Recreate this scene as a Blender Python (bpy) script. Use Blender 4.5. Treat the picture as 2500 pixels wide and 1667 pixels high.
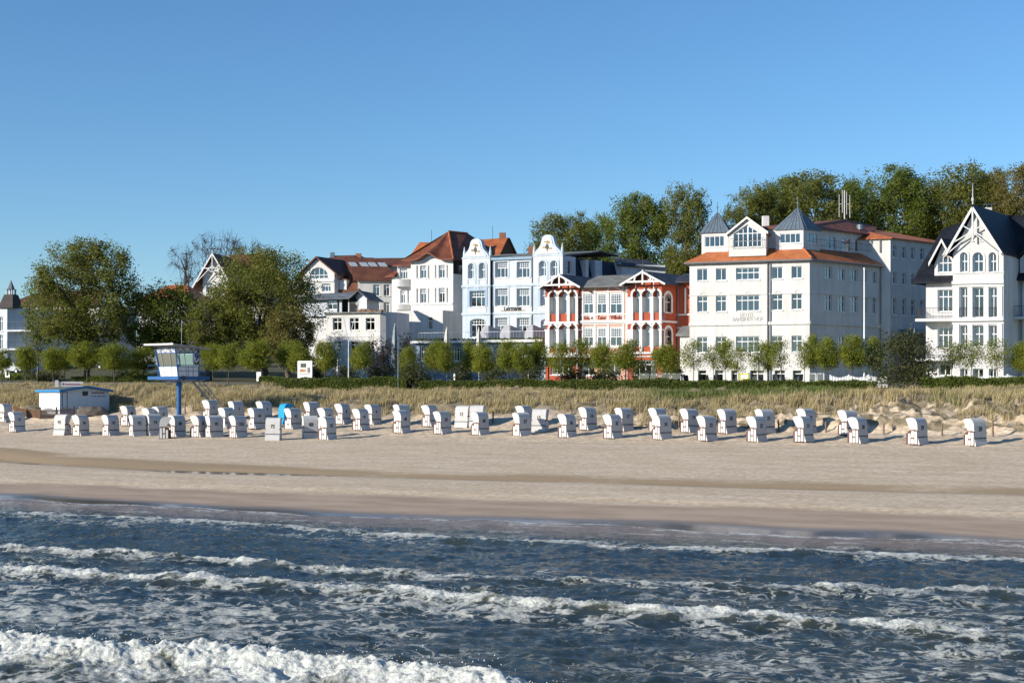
import bpy, math, random
import numpy as np
from mathutils import Vector, Matrix
from mathutils.geometry import tessellate_polygon

for o in list(bpy.data.objects): bpy.data.objects.remove(o)
SC = bpy.context.scene
COL = SC.collection
R = math.radians
# ------------------------------------------------------------------ camera, sky, sun, exposure
F, CX, HY, CZ = 3472.0, 1250.0, 965.0, 4.8       # focal length in photo pixels, axis, horizon row, eye height
cam = bpy.data.cameras.new('camera'); camo = bpy.data.objects.new('camera', cam); COL.objects.link(camo)
cam.sensor_width = 36.0; cam.lens = F / 2500 * 36.0
cam.shift_y = (HY - 833.5) / 2500
cam.clip_start = 0.5; cam.clip_end = 9000
camo.location = (0, 0, CZ); camo.rotation_euler = (R(90), 0, 0)
SC.camera = camo
SUN_AZ, SUN_EL = -151.0, 19.0                     # direction towards the sun, degrees from +X
world = bpy.data.worlds.new('World'); SC.world = world; world.use_nodes = True
wn = world.node_tree.nodes; wl = world.node_tree.links
sky = wn.new('ShaderNodeTexSky'); sky.sky_type = 'NISHITA'; sky.sun_disc = False
sky.sun_elevation = R(SUN_EL); sky.sun_rotation = R(90 - SUN_AZ)
sky.altitude = 0; sky.air_density = 1.0; sky.dust_density = 0.0; sky.ozone_density = 5.2
bg = wn['Background']; bg.inputs['Strength'].default_value = 0.106
hs_ = wn.new('ShaderNodeHueSaturation'); hs_.inputs['Saturation'].default_value = 1.07; hs_.inputs['Hue'].default_value = .499
wl.new(sky.outputs[0], hs_.inputs['Color']); wl.new(hs_.outputs[0], bg.inputs['Color'])
sl = bpy.data.lights.new('sun', 'SUN'); sl.energy = 5.0; sl.angle = R(0.5); sl.color = (1.0, 0.925, 0.81)
so = bpy.data.objects.new('sun', sl); COL.objects.link(so)
sv = Vector((math.cos(R(SUN_EL)) * math.cos(R(SUN_AZ)), math.cos(R(SUN_EL)) * math.sin(R(SUN_AZ)), math.sin(R(SUN_EL))))
so.rotation_euler = sv.to_track_quat('Z', 'Y').to_euler(); so.location = sv * 300
SC.view_settings.view_transform = 'Standard'; SC.view_settings.look = 'None'
SC.view_settings.exposure = 0.55; SC.view_settings.gamma = 1.0; SC.view_settings.use_curve_mapping = False
SC.render.engine = 'CYCLES'
SC.cycles.max_bounces = 6; SC.cycles.transparent_max_bounces = 8
SC.cycles.use_denoising = True
SC.cycles.sample_clamp_indirect = 6.0

# ------------------------------------------------------------------ helpers
def smooth(a, b, x):
    t = np.clip((np.asarray(x, float) - a) / (b - a), 0, 1); return t * t * (3 - 2 * t)

def _hash(ix, iy, seed):
    h = (ix.astype(np.int64) * 374761393 + iy.astype(np.int64) * 668265263 + seed * 974711) & 0x7fffffff
    h = ((h ^ (h >> 13)) * 1274126177) & 0x7fffffff
    return ((h ^ (h >> 16)) & 0xffff) / 65535.0

def noise(x, y, seed=0):
    """gradient noise, about -1..1"""
    x = np.asarray(x, float); y = np.asarray(y, float)
    ix = np.floor(x).astype(np.int64); iy = np.floor(y).astype(np.int64)
    fx = x - ix; fy = y - iy
    ux = fx * fx * fx * (fx * (fx * 6 - 15) + 10); uy = fy * fy * fy * (fy * (fy * 6 - 15) + 10)
    def g(i, j):
        a = _hash(ix + i, iy + j, seed) * 2 * np.pi
        return np.cos(a) * (fx - i) + np.sin(a) * (fy - j)
    a = g(0, 0) * (1 - ux) + g(1, 0) * ux
    b = g(0, 1) * (1 - ux) + g(1, 1) * ux
    return (a * (1 - uy) + b * uy) * 1.5

def fbm(x, y, seed=0, octv=4, gain=.5):
    t = 0; a = 1
    for k in range(octv):
        t = t + a * noise(x * 2 ** k, y * 2 ** k, seed + 17 * k); a *= gain
    return t

def mesh_np(name, V, Fc, attrs=None, smooth_sh=False):
    V = np.ascontiguousarray(V, np.float32); Fc = np.ascontiguousarray(Fc, np.int32)
    me = bpy.data.meshes.new(name); k = Fc.shape[1]
    me.vertices.add(len(V)); me.vertices.foreach_set('co', V.ravel())
    me.loops.add(Fc.size); me.loops.foreach_set('vertex_index', Fc.ravel())
    me.polygons.add(len(Fc))
    me.polygons.foreach_set('loop_start', np.arange(0, Fc.size, k, dtype=np.int32))
    me.polygons.foreach_set('loop_total', np.full(len(Fc), k, np.int32))
    if smooth_sh: me.polygons.foreach_set('use_smooth', np.ones(len(Fc), bool))
    me.update(calc_edges=True)
    for an, av in (attrs or {}).items():
        at = me.attributes.new(an, 'FLOAT', 'POINT'); at.data.foreach_set('value', np.ascontiguousarray(av, np.float32).ravel())
    return me

def link(name, data, mat=None, parent=None, kind=None, label=None, cat=None, group=None, loc=None):
    o = bpy.data.objects.new(name, data); COL.objects.link(o)
    if mat is not None and data is not None and not data.materials: data.materials.append(mat)
    if parent is not None: o.parent = parent
    if kind: o['kind'] = kind
    if label: o['label'] = label
    if cat: o['category'] = cat
    if group: o['group'] = group
    if loc is not None: o.location = loc
    return o

def empty(name, loc, label, cat, group=None, rz=0):
    o = link(name, None, label=label, cat=cat, group=group, loc=loc); o.rotation_euler.z = rz; o.empty_display_size = .3
    return o

class MB:
    """collects polygons, then becomes ONE mesh"""
    def __init__(s): s.v = []; s.f = []
    def poly(s, pts):
        b = len(s.v); s.v += [tuple(p) for p in pts]; s.f.append(tuple(range(b, b + len(pts)))); return s
    def box(s, x0, x1, y0, y1, z0, z1):
        return s.hexa([(x0, y0, z0), (x1, y0, z0), (x1, y1, z0), (x0, y1, z0)], [(x0, y0, z1), (x1, y0, z1), (x1, y1, z1), (x0, y1, z1)])
    def hexa(s, lo, hi):
        b = len(s.v); n = len(lo); s.v += [tuple(p) for p in lo] + [tuple(p) for p in hi]
        s.f.append(tuple(b + n - 1 - i for i in range(n))); s.f.append(tuple(b + n + i for i in range(n)))
        for i in range(n):
            j = (i + 1) % n; s.f.append((b + i, b + j, b + n + j, b + n + i))
        return s
    def tube(s, p, q, r0, r1=None, n=6):
        p = Vector(p); q = Vector(q); r1 = r0 if r1 is None else r1
        d = (q - p).normalized(); a = d.orthogonal().normalized(); c = d.cross(a)
        lo = [p + (a * math.cos(t) + c * math.sin(t)) * r0 for t in (2 * math.pi * i / n for i in range(n))]
        hi = [q + (a * math.cos(t) + c * math.sin(t)) * r1 for t in (2 * math.pi * i / n for i in range(n))]
        return s.hexa(lo, hi)
    def slab(s, pts, th):
        """a polygon thickened straight down by th"""
        return s.hexa([(p[0], p[1], p[2] - th) for p in pts], pts)
    def mesh(s, name, off=(0, 0, 0)):
        me = bpy.data.meshes.new(name)
        me.from_pydata([(v[0] - off[0], v[1] - off[1], v[2] - off[2]) for v in s.v], [], s.f); me.update(); return me

def ordinal(i): return ['first','second','third','fourth','fifth','sixth','seventh','eighth','ninth','tenth','eleventh','twelfth','thirteenth','fourteenth','fifteenth','sixteenth'][i]

# ------------------------------------------------------------------ materials
def nodes(name):
    m = bpy.data.materials.new(name); m.use_nodes = True
    return m, m.node_tree.nodes, m.node_tree.links, m.node_tree.nodes['Principled BSDF']

def N(nt, t, **kw):
    n = nt.new(t)
    for k, v in kw.items(): setattr(n, k, v)
    return n

def mixc(n, l, fac, a, b, mode='MIX'):
    x = n.new('ShaderNodeMix'); x.data_type = 'RGBA'; x.blend_type = mode
    for sock, v in ((x.inputs[0], fac), (x.inputs[6], a), (x.inputs[7], b)):
        if isinstance(v, bpy.types.NodeSocket): l.new(v, sock)
        elif isinstance(v, (int, float)): sock.default_value = v
        else: sock.default_value = (*v, 1)
    return x.outputs[2]

def mth(n, l, op, a, b=None, c=None, clamp=False):
    x = n.new('ShaderNodeMath'); x.operation = op; x.use_clamp = clamp
    for i, v in enumerate((a, b, c)):
        if v is None: continue
        if isinstance(v, bpy.types.NodeSocket): l.new(v, x.inputs[i])
        else: x.inputs[i].default_value = v
    return x.outputs[0]

def sstep(n, l, v, a, b):
    x = n.new('ShaderNodeMapRange'); x.interpolation_type = 'SMOOTHSTEP'
    l.new(v, x.inputs[0])
    for i, q in ((1, a), (2, b)):
        if isinstance(q, bpy.types.NodeSocket): l.new(q, x.inputs[i])
        else: x.inputs[i].default_value = q
    return x.outputs[0]

def tex_noise(n, l, vec, scale, detail=4, rough=.5, dist=0, ntype='FBM'):
    x = n.new('ShaderNodeTexNoise'); x.inputs['Scale'].default_value = scale; x.inputs['Detail'].default_value = detail
    x.inputs['Roughness'].default_value = rough; x.inputs['Distortion'].default_value = dist; x.noise_type = ntype
    if vec is not None: l.new(vec, x.inputs['Vector'])
    return x.outputs[0]

def wpos(n):
    return n.new('ShaderNodeNewGeometry').outputs['Position']

def mapping(n, l, vec, scale=(1, 1, 1), rot=(0, 0, 0)):
    x = n.new('ShaderNodeMapping'); x.inputs['Scale'].default_value = scale; x.inputs['Rotation'].default_value = rot
    l.new(vec, x.inputs['Vector']); return x.outputs[0]

MATS = {}
def plain(name, col, rough=.7, var=.12, scale=1.5, bump=0.0, bscale=20, metal=0.0, spec=.3):
    """painted or natural surface with slight uneven colour"""
    if name in MATS: return MATS[name]
    m, n, l, b = nodes(name)
    p = wpos(n); t = tex_noise(n, l, p, scale, 5, .6)
    f = sstep(n, l, t, .3, .72)
    dark = tuple(c * (1 - var) for c in col); lite = tuple(min(1, c * (1 + var * .5)) for c in col)
    l.new(mixc(n, l, f, dark, lite), b.inputs['Base Color'])
    b.inputs['Roughness'].default_value = rough; b.inputs['Metallic'].default_value = metal
    b.inputs['Specular IOR Level'].default_value = spec
    if bump:
        bp = n.new('ShaderNodeBump'); bp.inputs['Strength'].default_value = bump; bp.inputs['Distance'].default_value = .05
        l.new(tex_noise(n, l, p, bscale, 3), bp.inputs['Height']); l.new(bp.outputs[0], b.inputs['Normal'])
    MATS[name] = m; return m

def plaster(name, col):
    """rendered wall: faint vertical rain streaks and patchiness"""
    if name in MATS: return MATS[name]
    m, n, l, b = nodes(name); p = wpos(n)
    st = tex_noise(n, l, mapping(n, l, p, (1.6, 1.6, .12)), 1.3, 5, .65)
    pa = tex_noise(n, l, p, .45, 4, .55)
    f = sstep(n, l, mth(n, l, 'MULTIPLY_ADD', st, .6, mth(n, l, 'MULTIPLY', pa, .4)), .38, .66)
    l.new(mixc(n, l, f, tuple(c * .80 for c in col), col), b.inputs['Base Color'])
    b.inputs['Roughness'].default_value = .85; b.inputs['Specular IOR Level'].default_value = .2
    bp = n.new('ShaderNodeBump'); bp.inputs['Strength'].default_value = .15; bp.inputs['Distance'].default_value = .02
    l.new(tex_noise(n, l, p, 9, 4), bp.inputs['Height']); l.new(bp.outputs[0], b.inputs['Normal'])
    MATS[name] = m; return m

def tiles(name, c0, c1, course=.32, rough=.6, spec=.3):
    """roof covering too far away to tell the tiles apart: courses as relief, tile to tile colour"""
    if name in MATS: return MATS[name]
    m, n, l, b = nodes(name); p = wpos(n)
    t = tex_noise(n, l, p, .8, 5, .6); t2 = tex_noise(n, l, p, 4.5, 2, .5)
    f = sstep(n, l, mth(n, l, 'MULTIPLY_ADD', t, .65, mth(n, l, 'MULTIPLY', t2, .35)), .36, .64)
    l.new(mixc(n, l, f, c0, c1), b.inputs['Base Color'])
    b.inputs['Roughness'].default_value = rough; b.inputs['Specular IOR Level'].default_value = spec
    sx = n.new('ShaderNodeSeparateXYZ'); l.new(p, sx.inputs[0])
    saw = mth(n, l, 'FRACT', mth(n, l, 'DIVIDE', sx.outputs[2], course))
    cw = mth(n, l, 'FRACT', mth(n, l, 'DIVIDE', mth(n, l, 'MULTIPLY_ADD', sx.outputs[0], .906, mth(n, l, 'MULTIPLY', sx.outputs[1], -.423)), .3))
    cv = mth(n, l, 'SINE', mth(n, l, 'MULTIPLY', cw, math.pi))
    bp = n.new('ShaderNodeBump'); bp.inputs['Strength'].default_value = .6; bp.inputs['Distance'].default_value = .04
    l.new(mth(n, l, 'MULTIPLY_ADD', cv, .06, mth(n, l, 'SUBTRACT', 1.0, saw)), bp.inputs['Height']); l.new(bp.outputs[0], b.inputs['Normal'])
    MATS[name] = m; return m

def glass_mat():
    if 'glass' in MATS: return MATS['glass']
    m, n, l, b = nodes('window_glass'); n.remove(b)
    tr = n.new('ShaderNodeBsdfTransparent'); tr.inputs[0].default_value = (.62, .68, .68, 1)
    gl = n.new('ShaderNodeBsdfGlossy'); gl.inputs['Roughness'].default_value = .03; gl.inputs[0].default_value = (.95, .97, 1, 1)
    fr = n.new('ShaderNodeFresnel'); fr.inputs[0].default_value = 1.7
    bp = n.new('ShaderNodeBump'); bp.inputs['Strength'].default_value = .05; bp.inputs['Distance'].default_value = .05
    l.new(tex_noise(n, l, wpos(n), 1.1, 2), bp.inputs['Height']); l.new(bp.outputs[0], gl.inputs['Normal'])
    mx = n.new('ShaderNodeMixShader'); l.new(mth(n, l, 'ADD', fr.outputs[0], .1, clamp=True), mx.inputs[0]); l.new(tr.outputs[0], mx.inputs[1]); l.new(gl.outputs[0], mx.inputs[2])
    l.new(mx.outputs[0], n['Material Output'].inputs[0])
    MATS['glass'] = m; return m

def leaf_mat(name, dark, lite, trans=.35):
    if name in MATS: return MATS[name]
    m, n, l, b = nodes(name)
    g = n.new('ShaderNodeNewGeometry'); rnd = g.outputs['Random Per Island']
    big = tex_noise(n, l, g.outputs['Position'], .7, 3, .5)
    f = mth(n, l, 'ADD', mth(n, l, 'MULTIPLY', rnd, .55), mth(n, l, 'MULTIPLY', sstep(n, l, big, .35, .65), .45))
    c = mixc(n, l, f, dark, lite); l.new(c, b.inputs['Base Color'])
    b.inputs['Roughness'].default_value = .55; b.inputs['Specular IOR Level'].default_value = .25
    t = n.new('ShaderNodeBsdfTranslucent'); l.new(mixc(n, l, .35, c, (.35, .42, .05)), t.inputs[0])
    mx = n.new('ShaderNodeMixShader'); mx.inputs[0].default_value = trans
    l.new(b.outputs[0], mx.inputs[1]); l.new(t.outputs[0], mx.inputs[2]); l.new(mx.outputs[0], n['Material Output'].inputs[0])
    MATS[name] = m; return m

# ------------------------------------------------------------------ the lie of the land: s along the shore, n inland
UX, UY = .906, -.423
NX, NY = .423, .906
def to_sn(X, Y): return UX * X + UY * Y, NX * X + NY * Y
def to_xy(s, n): return UX * s + NX * n, UY * s + NY * n
PN = [-60, 30, 40, 44, 47.5, 50, 55.8, 56.7, 61, 67, 75, 80, 85, 88, 91, 94, 96, 99, 103, 108, 112, 118, 125, 150, 4000]
PZ = [-4, -1.1, -.55, -.3, -.03, .09, .34, .44, .62, .76, 1.2, 1.5, 1.75, 1.95, 2.3, 2.65, 3.2, 4.0, 4.5, 4.9, 5.2, 5.55, 5.7, 6.2, 6.6]
def runnel(s): return 64 + .0095 * np.maximum(0, -46 - s) ** 2 * (1 - smooth(-75, -110, s) * .6)
def H(X, Y, fine=True):
    X = np.asarray(X, float); Y = np.asarray(Y, float)
    s, n = to_sn(X, Y)
    dune = smooth(93, 97, n) * (1 - smooth(112, 116, n))
    nw = n + (1.3 * noise(s * .11, n * .05, 5) + .6 * noise(s * .37, n * .1, 6)) * smooth(90, 95, n) * (1 - smooth(110, 116, n)) + .8 * noise(s * .05, n * .02, 15) * (1 - smooth(60, 85, n)) * smooth(44, 50, n) * .5
    z = np.interp(nw, PN, PZ)
    z = z - (.13 + .03 * noise(s * .12, n * .1, 8)) * np.exp(-((n - runnel(s)) / 1.5) ** 2)
    z = z - .085 * np.exp(-((n - runnel(s)) / 1.3) ** 2) * (np.exp(-((s + 46.5) / 4.2) ** 4) + np.exp(-((s + 66) / 5) ** 4) * .8)
    z = z + .85 * smooth(91.6, 93.8, nw) * (1 - smooth(97, 103, nw)) * smooth(-36, -20, s)
    z = z + .6 * smooth(60, 100, -s) * smooth(98, 112, n)
    z = z + 2.0 * smooth(80, 120, -s) * smooth(118, 150, n)
    z = z + (5 + 15 * smooth(-40, 60, X)) * smooth(165, 232, n) * (1 - smooth(500, 900, n) * .5)
    kd = np.hypot(X + 37.6, Y - 126.3); kw = 1 - smooth(3.4, 6.5, kd); z = z * (1 - kw) + 3.15 * kw
    if fine:
        dune = dune * (1 - kw)
        z = z + dune * (.34 * noise(s * .22, n * .3, 1) + .2 * noise(s * .8, n * .9, 2) + .1 * noise(s * 2.1, n * 2.2, 12))
        z = z + (1 - kw) * .45 * smooth(91.5, 93, n) * (1 - smooth(97.5, 100, n)) * smooth(-46, -30, s) * (np.abs(noise(s * 1.3, n * 1.5, 13)) + .5 * np.abs(noise(s * 3.1, n * 3.1, 14)) - .3)
        z = z + smooth(83, 87, n) * (1 - smooth(97, 100, n)) * (.05 * noise(s * .9, n * .9, 3) + .035 * noise(s * 2.3, n * 2.1, 4))
        z = z + smooth(56.4, 57, n) * (1 - smooth(90, 95, n)) * .012 * noise(s * .25, n * 3.0, 9)
    return z
def h1(X, Y): return float(H(np.array([X]), np.array([Y]))[0])
def at(px, py, Y): return Vector(((px - CX) / F * Y, Y, CZ + (HY - py) / F * Y))
def on_ground(px, py, y0=60, y1=200):
    Ys = np.linspace(y0, y1, 2800); X = (px - CX) / F * Ys; z = CZ + (HY - py) / F * Ys
    d = z - H(X, Ys); k = int(np.argmax(d <= 0)) if (d <= 0).any() else len(Ys) - 1
    return Vector((X[k], Ys[k], float(H(X[k:k+1], Ys[k:k+1])[0])))
def at_n(px, n):
    dx = (px - CX) / F; Y = n / (NY + NX * dx); X = dx * Y
    return Vector((X, Y, h1(X, Y)))

# ------------------------------------------------------------------ ground: sea bed, beach, dune, gardens, hill in one sheet
def build_ground():
    nr = np.concatenate([np.linspace(38, 46, 20), np.linspace(46.1, 57, 110), np.linspace(57.1, 82, 120), np.linspace(82.1, 116, 210), np.linspace(116.5, 240, 90), np.geomspace(242, 3500, 30)])
    t = np.linspace(0, 1, 430)
    nn, tt = np.meshgrid(nr, t, indexing='ij')
    wide = 1 + smooth(240, 3500, nn) * 2
    s = nn * (-1.34 * wide + tt * (1.52 * wide + (wide - 1)))
    X, Y = to_xy(s, nn); Z = H(X, Y)
    a = np.arange(len(nr) - 1)[:, None] * len(t) + np.arange(len(t) - 1)[None, :]
    Fc = np.stack([a, a + 1, a + len(t) + 1, a + len(t)], -1).reshape(-1, 4)
    wig = .9 * noise(s * .07, nn * .05, 21) + .5 * noise(s * .3, nn * .2, 22)
    wet = 1 - smooth(52.8, 56.6, nn + 1.2 * wig)
    mirror = 1 - smooth(48.6, 50.4, nn + 1.3 * noise(s * .06, nn * .03, 23) + .6 * noise(s * .2, nn * .1, 24) - 1.6 * smooth(28, 48, -s))
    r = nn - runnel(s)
    damp = np.exp(-((r - .6) / np.where(r > .6, 2.6, 1.6)) ** 2) * (.75 + .35 * noise(s * .15, nn * .4, 25)) + .6 * np.exp(-((r - 2.0) / 2.6) ** 2) * smooth(38, 50, -s) * smooth(-.4, .4, noise(s * .08, nn * .35, 26) + .2)  # damp sand along the runnel, shade of its far-facing slope painted in
    damp = damp + .35 * np.exp(-((nn - 56.4 - .5 * noise(s * .3, 0 * s, 31) - .25 * noise(s * 1.4, 0 * s, 32)) / .32) ** 2) * np.clip(.5 + noise(s * .8, nn, 33), 0, 1)  # dark debris line at the wet edge, with small scarp shadows painted in
    chairs = smooth(82.5, 85, nn + .6 * noise(s * .12, 0 * nn, 27)) * (1 - smooth(96, 99, nn))
    soil = .2 * smooth(91.5, 94, nn) * (1 - smooth(110, 113, nn)) + smooth(93.5, 101, nn + 1.8 * noise(s * .2, nn * .2, 28) + .8 * noise(s * .7, nn * .7, 29)) * .62 + smooth(111, 114, nn) * .45 + .7 * smooth(91.8, 93, nn) * (1 - smooth(96.5, 99, nn)) * smooth(-44, -28, s) * smooth(-.25, .35, noise(s * .9, nn * .9, 34) + .6 * noise(s * 2.6, nn * 2.4, 35))
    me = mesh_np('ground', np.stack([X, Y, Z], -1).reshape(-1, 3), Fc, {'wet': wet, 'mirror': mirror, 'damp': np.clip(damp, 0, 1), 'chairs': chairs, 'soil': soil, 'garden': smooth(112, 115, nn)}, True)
    m, n, l, b = nodes('beach_sand')
    def A(nm):
        x = n.new('ShaderNodeAttribute'); x.attribute_name = nm; return x.outputs['Fac']
    p = wpos(n); ps = mapping(n, l, p, rot=(0, 0, math.atan2(-UY, UX)))
    big = tex_noise(n, l, mapping(n, l, ps, (.25, .8, 1)), 1, 6, .65)
    grain = tex_noise(n, l, p, 14, 6, .75); mid = tex_noise(n, l, p, 1.3, 5, .65)
    lines = tex_noise(n, l, mapping(n, l, ps, (.04, 3.2, 1)), 1.6, 3, .6)
    dry = mixc(n, l, sstep(n, l, big, .3, .7), (.565, .445, .31), (.68, .56, .415))
    dry = mixc(n, l, mth(n, l, 'MULTIPLY', sstep(n, l, lines, .5, .66), .28), dry, (.34, .275, .2))
    mid2 = tex_noise(n, l, p, 3.4, 6, .72)
    dry = mixc(n, l, sstep(n, l, mid2, .36, .66), mixc(n, l, 1.0, dry, (.74, .715, .68), 'MULTIPLY'), mixc(n, l, 1.0, dry, (1.08, 1.08, 1.08), 'MULTIPLY'))
    speck = tex_noise(n, l, p, 38, 2, .7)
    dry = mixc(n, l, mth(n, l, 'MULTIPLY', sstep(n, l, speck, .56, .7), .55), dry, (.22, .175, .12))
    dry = mixc(n, l, mth(n, l, 'MULTIPLY', sstep(n, l, grain, .52, .72), .45), dry, (.27, .215, .15))
    damp_shade_c = mixc(n, l, sstep(n, l, grain, .4, .66), (.36, .262, .155), (.26, .19, .11))
    wetc = mixc(n, l, sstep(n, l, big, .35, .65), (.34, .245, .165), (.43, .325, .23))
    c = mixc(n, l, sstep(n, l, mth(n, l, 'ADD', A('damp'), mth(n, l, 'MULTIPLY_ADD', mid, .5, -.25)), .2, .75), dry, damp_shade_c)
    wf = sstep(n, l, mth(n, l, 'ADD', A('wet'), mth(n, l, 'MULTIPLY_ADD', mid, .24, -.12)), .1, .6)
    c = mixc(n, l, wf, c, wetc)
    c = mixc(n, l, mth(n, l, 'MULTIPLY', A('mirror'), .9), c, (.075, .06, .055))
    soilc = mixc(n, l, sstep(n, l, mth(n, l, 'MULTIPLY_ADD', grain, .5, mth(n, l, 'MULTIPLY', mid, .5)), .4, .6), (.10, .078, .042), (.30, .245, .16))
    c = mixc(n, l, sstep(n, l, mth(n, l, 'MULTIPLY_ADD', mid, .55, mth(n, l, 'ADD', A('soil'), -.3)), .25, .6), c, soilc)
    gard = mixc(n, l, sstep(n, l, mid, .4, .6), (.035, .05, .012), (.10, .085, .05))
    c = mixc(n, l, A('garden'), c, gard)
    l.new(c, b.inputs['Base Color'])
    ro = mth(n, l, 'MULTIPLY_ADD', wf, -.22, .92); ro = mth(n, l, 'MULTIPLY_ADD', A('mirror'), -.56, ro, clamp=True)
    l.new(ro, b.inputs['Roughness']); b.inputs['Specular IOR Level'].default_value = .35
    bp = n.new('ShaderNodeBump'); bp.inputs['Distance'].default_value = .06
    l.new(mth(n, l, 'MULTIPLY', mth(n, l, 'SUBTRACT', 1.0, wf), .55), bp.inputs['Strength'])
    foot = n.new('ShaderNodeTexVoronoi'); foot.feature = 'SMOOTH_F1'; foot.inputs['Scale'].default_value = 2.6; l.new(p, foot.inputs['Vector'])
    hgt = mth(n, l, 'MULTIPLY_ADD', mth(n, l, 'MULTIPLY', foot.outputs['Distance'], A('chairs')), 1.4, mth(n, l, 'MULTIPLY_ADD', grain, .5, mth(n, l, 'MULTIPLY', lines, .5)))
    l.new(hgt, bp.inputs['Height']); l.new(bp.outputs[0], b.inputs['Normal'])
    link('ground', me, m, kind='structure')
build_ground()

# ------------------------------------------------------------------ sea
BREAK = [  # the four lines of breakers, seaward first: distance, height, length of the back, strength along the shore, foam
    dict(n=19.9, amp=.50, back=2.0, a=[(-60, 1.1), (-14, 1), (-10, .85), (-7, .5), (-5, 0), (0, 0)], foam=1.15, froth=.13, lag=4.2, cw=.9, c0=1.2, p0=.62),
    dict(n=28.9, amp=.33, back=1.4, a=[(-60, 1), (-22, .9), (-18, .85), (-9, 1), (-4, .8), (-1, .3), (8, .1)], foam=.7, froth=.085, lag=1.7, cw=.42, c0=1.02, p0=.36),
    dict(n=32.8, amp=.28, back=1.2, a=[(-60, .9), (-36, 1), (-22, .8), (-15, .55), (-10, .7), (0, .65), (10, .5)], foam=.7, froth=.09, lag=1.2, cw=.34, c0=1.0, p0=.3),
    dict(n=42.6, amp=.16, back=1.0, a=[(-60, .8), (-40, .8), (-24, .7), (-12, .9), (0, .85), (14, .8)], foam=.6, froth=.06, lag=1.0, cw=.34, c0=.95, p0=.3),
]
def sea_fields(s, n):
    z = .07 * noise(s * .42, n * .75, 31) + .055 * noise(s * .9, n * 1.5, 32) + .036 * noise(s * 2.0 + n * .3, n * 3.0, 33) + .018 * noise(s * 4.6, n * 6.0, 34)
    z = z * (1 - smooth(41, 47, n) * .8)
    foam = .155 + .20 * noise(s * .1, n * .22, 41) + .15 * noise(s * .35, n * .7, 42)
    foam = foam + .18 * smooth(29, 24, n) * smooth(-12, -20, s) + .10 * smooth(33, 29, n) - .14 * smooth(34, 36, n) * (1 - smooth(39, 41.5, n)) - .03 * smooth(-12, -2, s)
    foam = foam - .35 * smooth(19.9, 20.5, n) * (1 - smooth(21.2, 23.4, n))
    for k, B in enumerate(BREAK):
        n0 = B['n'] + .55 * noise(s * .13, 0 * s + k * 9.1, 51) + .22 * noise(s * .5, 0 * s + k * 3.3, 52) + .10 * noise(s * 1.7, 0 * s + k * 5.7, 55)
        if k == 2: n0 = n0 + 3.0 * smooth(-18, 0, s)
        if k == 3: n0 = n0 + 1.0 * np.sin(s * .16 + 1.2)
        A = np.interp(s, [q[0] for q in B['a']], [q[1] for q in B['a']]) * (1 + .22 * noise(s * .35, 0 * s + k * 7, 53))
        d = n - n0
        prof = np.where(d > 0, np.exp(-(d / .38) ** 2), .62 * np.exp(-(d / B['back']) ** 2) + .38 * np.exp(-(d / .55) ** 2))
        z = z + B['amp'] * A * prof - .06 * A * np.exp(-((d - 1.1) / .6) ** 2)
        patch = np.clip(B['p0'] + .9 * (noise(s * .5, n * .8, 54 + k) + .6 * noise(s * 1.3, n * 1.9, 64 + k)), 0, 1.2)
        trail = np.where(d > 0, 0, np.exp(-(np.abs(d) / B['lag']) ** 1.6)) * patch
        crest = np.exp(-((d + .08) / np.where(d > -.08, .34, B['cw'])) ** 2) * np.clip(.98 + .42 * noise(s * .9, n * .5, 74 + k) + .2 * noise(s * 2.7, n * 1.5, 76 + k), .3, 1.25)
        fb = np.clip(A, 0, 1.1) * (crest * B['c0'] + trail * B['foam'] * (1 - .6 * crest))
        foam = np.maximum(foam, fb)
        bil = np.abs(noise(s * 1.6, n * 1.8, 71 + k)) + .55 * np.abs(noise(s * 4.3, n * 4.6, 72 + k)) + .32 * np.abs(noise(s * 9.5, n * 9.5, 73 + k)) + .12 * np.abs(noise(s * 19, n * 19, 75 + k))
        z = z + B['froth'] * np.clip(A, 0, 1.2) * (bil - .28) * np.exp(-(d / np.where(d > 0, .42, B['cw'] * 1.5)) ** 2)
    return z, foam

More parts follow.
